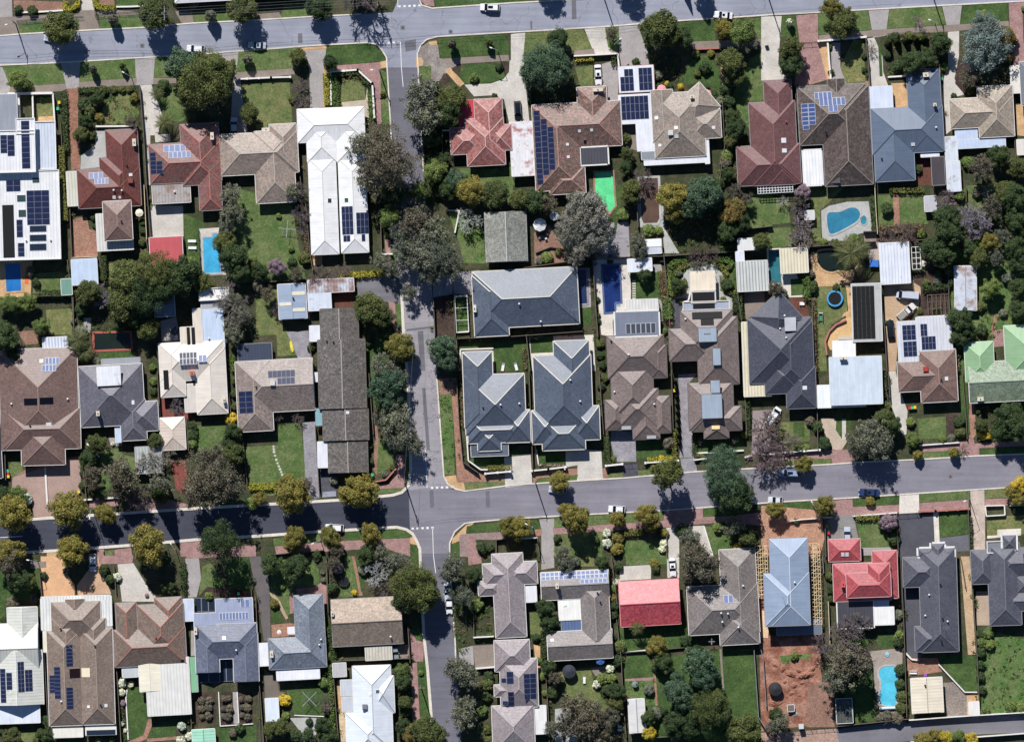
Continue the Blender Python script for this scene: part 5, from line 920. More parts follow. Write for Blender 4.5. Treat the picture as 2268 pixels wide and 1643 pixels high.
def proto(sp, size):
    """shared meshes of one kind at one size class: list of (crown, trunk)"""
    key = (sp, size)
    if key in PROTO: return PROTO[key]
    out = []; mat = SPEC[sp][2]; h = sum(ord(c) for c in sp) * 7
    for v in range(3 if size == 'l' or sp == 'ol' else 2):
        s = h + v * 31 + {'s': 0, 'm': 5, 'l': 9}[size]
        if size == 's': c = crown_mesh(s, mat, 16, 110, (.32, .48), .11, .62, .72, .15, .1, .12); t = trunk_mesh(s, .5, limbs=3, r=.06)
        elif sp in ('gg', 'pb'): c = crown_mesh(s, mat, 60 if size == 'm' else 115, 120, (.14, .3) if size == 'l' else (.18, .36), .05 if size == 'm' else .03, 1.3, .85, .92, .4, .42); t = trunk_mesh(s, 1.3, BARKP, 9)
        elif sp in ('bl', 'gr'): c = crown_mesh(s, mat, 100, 200, (.13, .27), .034, 1.15, .75, .6, .3, .24); t = trunk_mesh(s, 1.2)
        elif size == 'm': c = crown_mesh(s, mat, 38, 300, (.2, .42), .05, 1.25, .85, .35, .3, .28); t = trunk_mesh(s, 1.25)
        else: c = crown_mesh(s, mat, 90, 280, (.14, .3), .029, 1.25, .85, .35, .3, .26); t = trunk_mesh(s, 1.25)
        out.append((c, t))
    PROTO[key] = out; return out
RG = random.Random(5); NT = [0]; ROOTS = []
def tree(u, v, r, sp, hs=1.0, asp=1.0, ang=0.0):
    """r: crown radius in picture units; hs: height factor; asp: stretch of the crown along ang"""
    x, y = P(u, v); rm = L(r); hs *= (1.32 if sp in ('gg', 'pb') else 1.18) if rm > 1.7 else 1.0; size = 's' if rm < 1.7 else ('m' if rm < 4.9 else 'l'); c, t = proto(sp, size)[NT[0] % len(proto(sp, size))]; NT[0] += 1
    if size != 's' and sp != 'ol':
        for o, sp2, x2, y2, r2 in ROOTS:          # another limb of a wide crown already standing here
            if sp2 == sp and math.hypot(x - x2, y - y2) < .6 * (rm + r2):
                M = o.matrix_basis.inverted() @ Matrix.Translation((x, y, 0)) @ Matrix.Rotation(RG.uniform(0, 6.28), 4, 'Z') @ Matrix.Diagonal((rm, rm, rm * hs * (.6 + .4 * r2 / rm if rm < r2 else 1), 1))
                for n_, me in (('crown', c), ('trunk', t)):
                    k = bpy.data.objects.new(n_, me); COL.objects.link(k); k.parent = o; k.matrix_basis = M
                return o
    nm = SPEC[sp][0] if size != 's' or sp == 'wh' else {'ol':'golden_shrub','yl':'golden_shrub','pk':'blossom_shrub'}.get(sp, 'shrub')
    o = empty(nm, (x, y, 0), R(ang) if ang else RG.uniform(0, 6.28)); sx = rm * 1.02
    if asp == 1: asp = RG.uniform(.93, 1.08)
    o.scale = (sx * asp, sx / asp, rm * hs)
    ROOTS.append((o, sp, x, y, rm))
    for n_, me in (('crown', c), ('trunk', t)):
        k = bpy.data.objects.new(n_, me); COL.objects.link(k); k.parent = o
    st = SPEC[sp][1]
    if size == 's' and sp != 'wh': st = st.replace(' tree', ' shrub').replace('gum shrub', 'shrub').replace('cedar', 'shrub')
    auto(o, st, 'shrub' if size == 's' else 'tree', G2(u, v), 'shrubs in the gardens' if size == 's' else 'trees of the suburb', rm); return o
BAREP = {}
def bare(u, v, r, col=(116,104,106), hs=1.0):
    x, y = P(u, v); rm = L(r); k = (col, NT[0] % 2, rm > 2.2); NT[0] += 1
    if k not in BAREP:
        tr, sg = bare_mesh(77 + len(BAREP) * 3, 4 if rm > 2.2 else 3); mt = plain(col, .9)
        BAREP[k] = (segmesh('twigs', sg, mt), segmesh('trunk', tr, mt, 6))
    o = empty('bare_tree', (x, y, 0), RG.uniform(0, 6.28)); o.scale = (rm * 1.2, rm * 1.2, rm * 1.05 * hs)
    for n_, me in zip(('branches', 'trunk'), BAREP[k]):
        c = bpy.data.objects.new(n_, me); COL.objects.link(c); c.parent = o
    auto(o, 'leafless pale twiggy tree' if col[0] > 140 else ('leafless purplish twiggy tree' if col[2] >= col[0] else 'leafless brown twiggy tree'), 'tree', G2(u, v), 'leafless trees', rm); return o
def palm_mesh(n=17):
    m = MB(); rng = random.Random(3)
    for k in range(n):
        a = k * 2.4; up = .75 - .85 * (k / n); P0 = Vector((0, 0, 1.6)); d = Vector((math.cos(a), math.sin(a), 0)); pr = P0; pts = []
        for i in range(1, 10):
            t = i / 9; q = P0 + d * t * (1.0 if k % 3 else .85) + Vector((0, 0, up * t - 0.95 * t * t)); pts.append(q); m.beam(pr, q, .018, .012); pr = q
            sd = Vector((-d.y, d.x, 0)); w_ = .2 * math.sin(math.pi * min(1, t * .9 + .12)) + .03
            for s in (-1, 1):
                e = q + sd * s * w_ + d * .13 + Vector((0, 0, -.1)); b = d * .022
                m.poly([q - b, q + b, e + b * .3, e - b * .3])
                q2 = q - d * .055; e2 = q2 + sd * s * w_ + d * .1 + Vector((0, 0, -.08)); m.poly([q2 - b, q2 + b, e2 + b * .3, e2 - b * .3])
    return m.mesh('fronds', leaf((84,86,54), (64,72,44), .4))
def palmtrunk():
    m = MB(); m.tube([(0, 0, 0), (.03, .02, .8), (0, 0, 1.6)], [.1, .07, .08], 8); return m.mesh('trunk', BARK)
PALM = []
def palm(u, v, r, hs=1.0):
    if not PALM: PALM.extend((palm_mesh(), palmtrunk()))
    x, y = P(u, v); rm = L(r); o = empty('palm_tree', (x, y, 0), RG.uniform(0, 6.28)); o.scale = (rm, rm, rm * hs)
    for n_, me in zip(('fronds', 'trunk'), PALM):
        c = bpy.data.objects.new(n_, me); COL.objects.link(c); c.parent = o
    auto(o, 'spiky fronded palm', 'palm', G2(u, v), 'palms', rm)
CYP = []
def cypress(u, v, r, h, lab='dark narrow conical conifer'):
    if not CYP:
        rng = np.random.default_rng(9); n_ = 2600; z = rng.random(n_) ** .8; a = rng.random(n_) * 6.283; rr = (1 - z) ** .75 * rng.uniform(.75, 1.08, n_)
        p = np.stack([rr * np.cos(a), rr * np.sin(a), z], 1); q = unit(np.stack([np.cos(a), np.sin(a), .35 + 0 * a], 1) + rng.normal(size=(n_, 3)) * .4)
        CYP.append(leafmesh('crown', quads(p, q, rng.uniform(.06, .12, n_), rng), leaf((58,72,46), (46,60,42)))); CYP.append(trunk_mesh(4, .5, limbs=0, r=.12))
    x, y = P(u, v); rm = L(r); o = empty('conifer_tree', (x, y, 0), RG.uniform(0, 6)); o.scale = (rm, rm, h)
    for n_, me in zip(('crown', 'trunk'), CYP):
        c = bpy.data.objects.new(n_, me); COL.objects.link(c); c.parent = o
    auto(o, lab, 'conifer', G2(u, v), 'narrow conifers', rm)
HM = {'dk': leaf((62,76,44), (48,62,38)), 'yl': leaf((150,142,52), (116,120,50)), 'gn': leaf((88,108,54), (66,88,44)), 'lt': leaf((120,134,66), (90,112,54)), 'br': leaf((104,88,70), (84,80,56)), 'ol': leaf((104,104,56), (84,90,48))}
HL = {'dk': 'clipped dark green hedge', 'yl': 'clipped yellow-green hedge', 'gn': 'leafy green hedge', 'lt': 'bright light green hedge', 'br': 'brownish untrimmed hedge', 'ol': 'olive green hedge'}
def hedge(kind, c, wd=40, h=1.3, rough=.12):
    rng = np.random.default_rng(len(AUTO)); V = []; w_ = L(wd)
    p = [P(c[k], c[k + 1]) for k in range(0, len(c), 2)]; x0, y0 = p[0]
    for (ax, ay), (bx, by) in zip(p, p[1:]):
        l = math.hypot(bx - ax, by - ay); d = np.array([(bx - ax) / l, (by - ay) / l, 0]); s = np.array([-d[1], d[0], 0]); ar = l * (w_ + 2 * h) + 2 * w_ * h; n_ = int(ar * 26)
        t = rng.random(n_) * (l + .3) - .15; g = rng.random(n_) * (w_ + 2 * h); top = (g > h) & (g < h + w_)
        u_ = np.where(top, g - h - w_ / 2, np.where(g <= h, -w_ / 2, w_ / 2)); z = np.where(top, h, np.where(g <= h, g, g - h - w_)); wob = rng.normal(size=n_) * rough
        base = np.array([ax - x0, ay - y0, 0]) + d * t[:, None] + s * (u_ + np.where(top, 0, wob))[:, None]; base[:, 2] = z + np.where(top, wob, 0)
        nn = np.where(top[:, None], np.array([0, 0, 1.0]), s * np.sign(u_)[:, None]); V.append(quads(base, unit(nn + rng.normal(size=(n_, 3)) * .5), rng.uniform(.14, .26, n_), rng))
    o = bpy.data.objects.new('hedge', leafmesh('hedge', np.concatenate(V), HM[kind])); COL.objects.link(o); o.location = (x0, y0, 0); k = len(c) // 4 * 2
    m = [sum(c[0::2]) / (len(c) // 2), sum(c[1::2]) / (len(c) // 2)]
    auto(o, HL[kind], 'hedge', G2(*m), 'garden hedges', L(math.hypot(c[-2] - c[0], c[-1] - c[1])))
def trees(*a):
    for t in a: tree(*t)
# ---- row 0
T(0,0)
trees((545,270,160,'og'),(1385,140,155,'og'),(2150,100,140,'og'),(1010,185,48,'pb',3.2),(1870,150,55,'gg',2.8),(165,90,42,'dg'),(285,100,50,'dg'),(170,720,92,'lg'),(250,770,60,'og'),(830,620,36,'pb',3.1),(1090,590,30,'og',3.4),(1840,710,255,'og',.95),(1640,590,150,'bg'),(2010,640,120,'og'),(1700,860,120,'og'),(1950,800,130,'og'),
 (740,930,58,'dg'),(862,870,66,'dg'),(805,985,60,'og'),(880,1040,45,'ol'),(760,1080,62,'dg'),(1175,1080,66,'pb'),(722,1190,72,'og'),(800,1185,55,'og'),(920,800,45,'og'),(1005,795,36,'og'),(1078,795,35,'og'),(1145,792,32,'og'),(2205,1010,92,'og'),(1510,590,58,'gg'),(2195,530,45,'gg',2.6),(1450,760,60,'dg'),(1190,870,45,'ol'),(375,860,40,'dg'),(1560,20,40,'dg'),(1715,20,60,'pb'))
palm(1395,835,75); palm(1462,1090,95); palm(1680,1000,80)
hedge('yl', [580,20,575,80,640,80,690,50,695,-20], 34, 1.1); hedge('yl', [840,-20,850,50,900,72,1020,70], 40, 1.1); hedge('dk', [700,805,870,795], 40, 1.0); hedge('dk', [570,815,575,1000,580,1200,590,1340], 44, 1.2, .25); hedge('ol', [548,1295,556,1700,580,1950], 46, 2.2)
T(1,0)
trees((555,80,118,'dg'),(370,505,78,'og'),(420,560,45,'og'),(900,-70,120,'og'),(660,560,72,'dg'),(1465,850,165,'gg'),(1490,1040,165,'gg'),(1745,880,125,'og'),(1700,1010,120,'dg'),(1130,1330,235,'pb'),(1250,1490,230,'pb'),(930,1290,120,'gg'),(1040,1560,170,'pb'),(1590,1530,108,'lg'),(1770,1600,98,'bg'),(1650,1425,75,'dg'),(1930,690,44,'lg'),(1735,400,40,'pb',3.6),(2060,385,36,'og',2.9),(2150,590,40,'dg'),(1125,835,28,'og'),(1560,1240,75,'dg'),(1540,1400,60,'dg'),(320,880,35,'og'),(2110,850,28,'dg'),(1780,1100,60,'dg'),(1550,760,60,'pb'))
bare(395,770,85); bare(405,900,85); bare(930,-30,200, hs=1.3)
hedge('yl', [618,655,632,930], 44, 1.0); hedge('gn', [680,670,700,780,712,940], 55, 1.0, .25); hedge('dk', [720,660,900,640,1010,750], 44, .9); hedge('gn', [1020,850,1030,1050], 40, 1.1, .2)
T(2,0)
trees((310,-150,112,'dg'),(1005,-150,120,'dg'),(1660,-120,85,'dg',1.5),(300,600,215,'bg',.8),(170,680,110,'bg'),(430,620,110,'bg'),(410,350,95,'dg'),(1290,260,170,'og'),(1390,330,100,'og'),(1510,340,90,'dg'),(1870,265,90,'ol'),(2040,300,125,'lg'),(2080,400,80,'gg'),(1920,560,130,'og'),(1970,690,90,'og'),(880,310,66,'pb'),(1625,480,40,'og'),(1758,475,34,'ol'),(1710,600,60,'dg'),(1640,650,35,'og'),(1310,775,42,'dg'),(1395,765,34,'dg'),(1370,742,24,'yl'),(1492,770,30,'yl'),(1650,755,42,'og'),(1720,775,32,'dg'),(1100,545,36,'dg'),(1300,670,42,'gg'),(1000,1230,55,'og'),(1015,1360,62,'og'),(1010,1480,62,'dg'),(1890,790,58,'dg'),(1925,900,58,'dg'),(1950,1030,70,'dg'),(1985,1140,88,'dg'),(1935,1250,66,'og'),(1905,1380,60,'lg'),(1890,1440,56,'pb'),(1905,1545,62,'dg'),(1780,840,48,'dg'),(1830,900,45,'gg'),(1830,1620,55,'dg'))
cypress(1500,-170,48,8.5); bare(1160,1580,105); hedge('yl', [565,527,715,522], 38, .9); hedge('dk', [900,500,905,580], 40, 1.0)
T(3,0)
trees((560,90,100,'ol',1.2),(640,220,130,'og'),(700,170,90,'og'),(190,205,34,'wh',3.0),(200,440,108,'og',1.2),(205,580,112,'dg',1.0),(1900,430,228,'bl',.85),(1890,270,150,'bl'),(1905,140,52,'lg'),(2085,330,88,'or'),(2115,510,52,'or'),(1270,560,110,'dg'),(1390,520,90,'dg'),(1520,390,98,'dg'),(1060,480,44,'dg'),(1120,330,44,'dg'),(1250,320,44,'og'),(1340,330,40,'og'),(1150,590,60,'dg'),(1770,690,88,'pb'),(1645,850,28,'dg'),(1790,800,50,'og'),(1870,1490,120,'pb'),(2030,1390,100,'dg'),(2200,1480,100,'og'),(1770,1440,60,'lg'),(2266,80,30,'lg'),(2150,360,60,'or'),(545,420,26,'dg'),(560,640,30,'dg'),(850,500,28,'dg'),(850,620,28,'dg'),(1560,600,40,'lg'),(1330,1500,40,'dg'),(270,1200,40,'dg'),(280,1380,36,'dg'))
bare(1330,200,72,(150,122,136)); bare(915,430,70, (120,110,100)); 
for u, v in ((1062,395),(1140,378),(1222,368),(1308,358),(1385,352)): cypress(u, v, 36, 4.2, 'row-planted clipped dark conifer')
# ---- row 1
T(0,1)
trees((2050,90,105,'gg'),(2060,250,105,'gg'),(2020,360,85,'gg'),(1990,500,105,'og'),(2080,640,125,'dg'),(2130,760,95,'dg'),(1130,830,175,'og'),(1390,760,180,'og'),(1600,800,165,'dg'),(1110,1030,165,'og'),(1290,960,190,'dg'),(1480,900,140,'dg'),(1690,760,95,'dg'),(790,950,112,'og'),(720,1100,60,'dg'),(1290,620,55,'og'),(1265,500,42,'og'),(1262,400,36,'dg'),(1265,330,30,'dg'),(1690,680,55,'lg'),(1800,860,95,'og'),(60,1340,135,'dg'),(120,1480,70,'dg'),(370,1250,78,'lg'),(1060,1230,62,'gn' if 0 else 'dg'),(1320,1270,98,'og'),(1230,1160,100,'dg'),(150,1060,0.1+85,'lg'),(60,1040,75,'lg'),(260,1030,80,'lg'),(830,280,34,'dg'),(845,360,26,'dg'),(720,1290,60,'gg'),(650,1200,30,'gg'),(270,760,45,'pb'),(320,860,42,'dg'),(605,730,42,'dg'),(610,820,40,'dg'),(1350,1610,36,'lg'),(860,1560,40,'gg'),(2245,690,55,'og'))
bare(920,980,115, (140,134,142)); bare(2000,950,150, (128,122,116)); bare(2080,1120,180, (122,118,110)); palm(700,1370,125); palm(760,1480,90)
tree(2070,1300,95,'gg'); tree(2130,1150,90,'gg'); tree(2080,1020,70,'gg')
hedge('dk', [330,960,620,955], 50, 1.8); hedge('dk', [915,630,920,830], 46, 1.9); hedge('ol', [575,150,580,300], 50, 2.2); hedge('gn', [2055,1500,2065,1640], 36, 1.4, .25)
T(1,1)
trees((1190,270,105,'lg'),(1420,330,150,'pb'),(1330,560,130,'gg'),(1560,420,150,'gg'),(1640,600,180,'gg'),(1450,640,170,'gg'),(1700,720,120,'gg'),(1550,780,120,'gg'),(1300,420,110,'gg'),(1110,670,90,'gg'),(1220,740,90,'gg'),(1480,230,70,'gg'),(1020,1080,145,'og'),(1100,1150,120,'og'),(1180,1170,70,'pb'),(1130,1300,72,'dg'),(1270,1430,130,'ol',.95),(1340,1500,80,'og'),(1650,1440,125,'bg'),(1690,1560,100,'bg'),(1120,1600,110,'gg'),(40,760,75,'dg'),(195,720,80,'pk'),(320,680,45,'dg'),(430,640,60,'og'),(360,780,75,'pb'),(20,890,60,'pb'),(1900,60,135,'ol',.9),(2120,90,130,'og',.9),(1460,60,90,'lg'),(1700,40,90,'dg'),(1250,60,110,'dg'),(1180,100,80,'dg'),(1340,230,80,'gg'),(490,1430,40,'dg'),(1000,1390,40,'dg'),(310,560,30,'lg'),(200,270,26,'lg'),(330,60,75,'gg'),(1760,1600,50,'pb'),(110,960,70,'pb'),(1620,60,60,'dg'),(1350,950,75,'gg'))
bare(380,60,100); bare(400,260,100); bare(420,380,70); bare(540,800,90, (128,112,108)); bare(640,790,80, (128,112,108)); bare(770,760,80, (130,110,112)); bare(1880,310,125, (176,180,172)); bare(190,1080,80); bare(500,920,70, (110,96,92))
hedge('yl', [740,800,1120,775], 46, 1.2); hedge('br', [440,430,455,600], 30, 1.3, .3)
T(2,1)
trees((60,120,90,'og'),(200,130,110,'dg'),(310,160,90,'pb'),(640,250,205,'gr'),(520,380,160,'gr'),(740,450,170,'gr'),(620,520,150,'gr'),(720,180,110,'gr'),(560,640,90,'gr'),(1040,100,80,'og'),(1050,30,90,'og'),(1420,100,145,'ol'),(1440,230,110,'ol'),(1700,80,165,'bg'),(1590,180,120,'bg'),(1810,150,100,'dg'),(1940,240,115,'or'),(1900,400,95,'dg'),(2030,330,80,'dg'),(1110,500,85,'gg'),(1130,600,70,'gg'),(2200,500,85,'og'),(1210,400,60,'lg'),(1300,400,40,'lg'),(310,640,55,'lg'),(410,590,34,'og'),(1170,800,62,'dg'),(1500,1020,26,'ol'),(1870,1005,28,'lg'),(1960,60,80,'pb'),(2060,130,70,'pb'),(420,40,60,'dg'),(560,120,70,'dg'),(240,670,36,'gg'),(1330,660,28,'dg'),(1940,620,26,'og'),(1920,730,30,'og'),(980,260,60,'lg'),(755,1010,26,'dg'),(760,1150,26,'dg'),(770,1200,24,'dg'),(780,1400,40,'og'),(780,1500,40,'dg'),(800,1590,38,'dg'),(1350,1290,30,'lg'),(910,1195,18,'lg'),(955,1155,16,'lg'),(1470,890,66,'dg'),(1900,880,60,'dg'),(1480,780,30,'gg'))
hedge('gn', [1400,720,1450,670,1540,645], 50, .9); hedge('ol', [1450,790,1480,730,1550,690], 44, .8); hedge('ol', [1420,960,1500,950,1535,870,1510,830], 40, .8); hedge('gn', [1800,640,1900,655,1950,700], 50, .9); hedge('ol', [1790,680,1860,720,1900,790], 40, .8); hedge('ol', [1860,800,1870,880,1930,945,1990,940], 40, .8); hedge('gn', [1370,1000,1380,1170], 70, 1.8, .2); hedge('br', [1330,760,1345,990], 46, 1.5, .3); hedge('dk', [1975,950,1980,1100], 44, 1.6); hedge('dk', [2018,960,2025,1180], 34, 1.8); hedge('lt', [1385,760,1390,960], 36, 1.0, .2); hedge('dk', [1830,570,1990,540], 60, 1.4, .25); hedge('br', [105,1440,120,1620], 26, .7, .2)
bare(1640,650,120, (110,96,92)); bare(1760,620,80, (110,96,92))
T(3,1)
trees((300,60,75,'pk'),(270,130,70,'pb'),(1045,210,60,'dg'),(690,560,0.1+40,'lg'),(490,500,36,'lg'),(590,510,40,'og'),(760,480,60,'lg'),(1560,300,120,'dg'),(1590,420,130,'dg'),(1450,560,110,'dg'),(1530,620,110,'dg'),(1960,200,110,'pb'),(2160,120,130,'dg'),(2080,60,110,'og'),(1950,500,90,'ol'),(2060,450,80,'gg'),(2180,560,110,'dg'),(2220,700,100,'dg'),(2200,320,120,'dg'),(2010,640,80,'gg'),(1850,640,90,'og'),(1960,910,90,'lg'),(2210,900,90,'dg'),(2120,820,60,'gg'),(2210,1100,90,'dg'),(1680,1180,110,'dg'),(1740,1270,85,'dg'),(1690,1340,85,'dg'),(1885,1280,60,'dg'),(60,910,75,'pb'),(110,960,60,'gg'),(1400,860,36,'og'),(1500,840,40,'gg'),(1510,780,40,'dg'),(1360,420,45,'lg'),(1690,80,60,'lg'),(1610,860,45,'dg'),(1880,1070,50,'og'),(2080,1130,40,'gg'),(2180,1210,50,'lg'),(1340,1110,30,'og'),(1760,560,80,'dg'),(600,900,36,'dg'),(380,780,36,'pb'),(390,900,60,'dg'),(1610,760,50,'og'),(1620,250,70,'dg'),(1490,1100,40,'dg'),(1850,60,50,'pb'),(2240,180,60,'lg'))
bare(270,230,100,(134,120,128)); bare(290,380,110,(142,130,132)); bare(280,490,110,(146,134,132)); bare(1830,280,190,(138,130,142)); bare(1830,400,120,(130,122,132)); bare(1560,130,110,(136,120,126)); bare(2210,430,80,(140,128,134)); bare(130,140,70,(176,176,166)); bare(1200,420,120,(128,112,104)); bare(1050,450,90,(128,112,104)); bare(400,640,60,(110,98,96)); bare(1280,500,70,(128,112,104))
palm(720,610,170,.9); palm(830,560,90,.9)
hedge('dk', [930,90,938,390], 36, 1.5); hedge('gn', [340,780,345,1010], 50, 1.8, .2); hedge('br', [980,390,1380,375], 60, 1.6, .3); hedge('ol', [1080,45,1370,40], 40, 1.2); hedge('dk', [1370,910,1600,890], 46, 1.5, .25); hedge('br', [400,1000,420,1640], 24, 1.4, .25); hedge('br', [1670,1450,1680,1640], 26, 1.2, .25); hedge('dk', [1280,750,1380,745], 30, 1.0, .2)
# ---- row 2
T(0,2)
trees((130,1250,162,'ol'),(630,1220,172,'ol'),(940,1265,98,'ol'),(1340,1540,178,'ol'),(650,1570,142,'ol'),(110,1600,135,'ol'),(1100,920,165,'pb'),(1080,1040,110,'pb'),(1850,950,235,'pb'),(2030,980,170,'pb'),(1880,800,150,'pb'),(1750,1060,150,'pb'),(2070,730,100,'og'),(2030,640,70,'dg'),(1960,1500,185,'dg',1.25),(1440,1010,105,'gg'),(1380,620,72,'og'),(870,640,95,'og'),(790,760,82,'dg'),(820,900,85,'pb'),(820,980,75,'pb'),(170,1090,80,'lg'),(240,1130,55,'wh'),(40,1080,65,'dg'),(900,1090,50,'dg'),(1700,560,55,'dg'),(1705,480,50,'dg'),(1700,640,50,'lg'),(2060,540,80,'dg'),(2050,420,60,'yl'),(2080,80,40,'og'),(2080,200,40,'dg'),(2080,310,40,'og'),(1360,90,40,'lg'),(1360,180,36,'dg'),(740,900,36,'dg'),(735,1010,40,'dg'),(2230,1170,60,'lg'),(1000,640,20,'wh'))
cypress(1430,1080,95,13.5,'tall dark pointed conifer'); bare(1570,310,85,(120,112,116)); bare(1350,800,140,(150,146,132)); bare(1220,1150,150,(120,104,104)); bare(1480,760,90,(140,134,118)); 
T(1,2)
trees((330,1090,165,'ol'),(250,1000,80,'ol'),(30,1130,65,'ol'),(930,1060,160,'ol'),(830,1090,95,'ol'),(350,1470,100,'ol',1.1),(330,1520,90,'ol'),(670,1460,98,'ol'),(1010,1430,100,'ol'),(1160,130,160,'bg'),(1250,60,110,'gg'),(1200,260,130,'bg'),(1260,440,150,'gg'),(1290,580,140,'gg'),(1390,640,110,'gg'),(1130,430,90,'gg'),(2240,1370,95,'ol'),(1000,660,40,'dg'),(1010,800,36,'dg'),(980,1610,85,'dg'),(1110,1590,75,'gg'),(540,1620,45,'dg'),(2000,1560,55,'dg'),(2070,1560,40,'dg'),(1210,850,30,'og'),(1140,910,30,'gg'),(690,970,40,'gg'),(420,980,50,'pb'),(720,1580,70,'pb'),(1180,330,60,'lg'))
bare(200,400,60,(120,108,104)); bare(370,410,75,(120,108,104)); bare(440,1000,90,(126,110,108)); hedge('yl', [-60,1025,185,1015], 50, 1.1); hedge('ol', [2050,855,2260,850], 34, .9); hedge('br', [1820,20,1835,470], 26, .8, .2)
T(2,2)
trees((420,975,95,'ol'),(560,1310,130,'ol',1.1),(470,1230,70,'ol'),(70,1380,105,'ol'),(930,1310,75,'ol'),(1180,1270,105,'ol'),(1230,1340,80,'ol'),(1360,900,148,'og',1.5),(1850,830,180,'bg'),(1880,980,190,'bg',1.1),(1980,1100,170,'dg',1.1),(1830,1060,120,'bg'),(1960,1360,95,'gg'),(2080,1470,90,'og'),(1820,1380,50,'lg'),(400,1480,40,'dg'),(740,1490,38,'dg'),(940,1470,58,'ol'),(930,1570,60,'ol'),(1350,1430,40,'ol'),(1570,1480,100,'gg'),(1600,1590,130,'pb'),(1500,1400,60,'dg'),(840,1430,40,'wh'),(840,1520,45,'wh'),(1340,1520,38,'wh'),(1990,1580,60,'yl'),(450,1600,80,'gg'),(1390,630,60,'pb'),(820,60,40,'og'),(790,130,40,'dg'),(2060,560,36,'ol'),(110,130,24,'og'),(1320,770,30,'yl'),(1330,1570,36,'wh'),(900,770,26,'lg'))
hedge('dk', [835,570,845,810], 44, 1.3); hedge('ol', [1430,520,1440,760], 34, 1.6); hedge('dk', [1615,570,1620,740], 38, 1.1); hedge('yl', [1200,785,1470,770], 34, 1.0); hedge('dk', [2085,240,2090,560], 34, 1.5); hedge('ol', [1000,1430,1150,1420], 50, 1.2, .2); hedge('ol', [1625,750,1700,745], 30, .9); hedge('br', [240,840,470,830], 26, .7)
for v in range(90, 700, 68): cypress(1440 + v * .06, v, 16, 3.4, 'slim pencil conifer in a driveway row')
bare(2200,520,150,(128,112,106)); bare(2220,760,170,(124,106,110)); bare(1660,610,50,(120,110,110)); bare(1960,590,60,(120,110,110))
T(3,2)
trees((310,820,82,'ol'),(920,520,130,'gg'),(830,600,140,'gg'),(960,650,140,'gg'),(780,690,90,'gg'),(1040,620,80,'gg'),(1020,420,100,'og'),(1080,480,90,'dg'),(1030,310,60,'og'),(1320,740,50,'ol',1.8),(1640,720,50,'ol',2.0),(490,1190,98,'ol'),(60,1220,85,'ol'),(900,1150,50,'ol'),(2220,1000,75,'yl'),(2150,1070,70,'ol'),(2210,1130,75,'ol'),(2110,420,130,'dg'),(2200,500,130,'dg'),(2050,520,100,'dg'),(2180,350,80,'dg'),(1880,480,65,'og'),(1915,560,55,'yl'),(1060,1330,78,'pk'),(1690,450,55,'dg'),(1700,540,50,'og'),(1280,600,65,'lg'),(1260,450,45,'lg'),(1340,610,30,'lg'),(500,640,60,'dg'),(440,490,55,'dg'),(370,440,45,'pb'),(1540,600,40,'lg'),(1620,590,36,'gg'),(1860,350,30,'dg'),(1110,1480,60,'dg'),(2200,1230,40,'dg'),(250,1330,30,'dg'),(1060,1420,50,'dg'),(330,680,40,'lg'),(250,690,36,'lg'),(150,690,30,'gg'),(1010,1360,50,'dg'))
bare(30,440,120,(120,106,98)); bare(120,640,150,(124,108,106)); bare(20,780,150,(120,106,104)); bare(1720,680,60,(130,112,110)); hedge('ol', [780,1295,980,1290], 40, 1.1); hedge('dk', [1790,1300,1800,1620], 22, 1.0); hedge('dk', [1030,20,1035,230], 30, 1.6, .2)
# ---- row 3
T(0,3)
trees((180,200,110,'dg'),(260,230,80,'og'),(90,30,130,'pb'),(925,120,52,'dg',1.4),(975,200,45,'dg',1.3),(1040,180,40,'wh'),(1500,270,65,'dg'),(1620,130,40,'dg'),(1630,250,36,'dg'),(300,370,45,'pb'),(110,410,60,'pb'),(40,570,40,'dg'),(1080,1120,42,'wh'),(1080,1200,36,'wh'),(1160,1130,30,'wh'),(1090,1300,30,'pk'),(1610,1500,40,'wh'),(1600,1625,40,'wh'),(1680,1590,40,'wh'),(110,1590,85,'og'),(400,1570,70,'dg'),(350,1620,60,'og'),(20,1540,36,'dg'),(2120,1520,50,'dg'),(870,1625,28,'lg'),(990,1620,26,'lg'),(410,1450,45,'dg'),(1850,350,40,'lg'),(2060,1560,40,'pb'),(1300,345,20,'pk'),(390,170,36,'dg'),(590,130,36,'pb'),(1080,1480,22,'wh'),(1110,1540,20,'wh'))
hedge('dk', [1625,60,1640,330], 26, 1.3, .2)
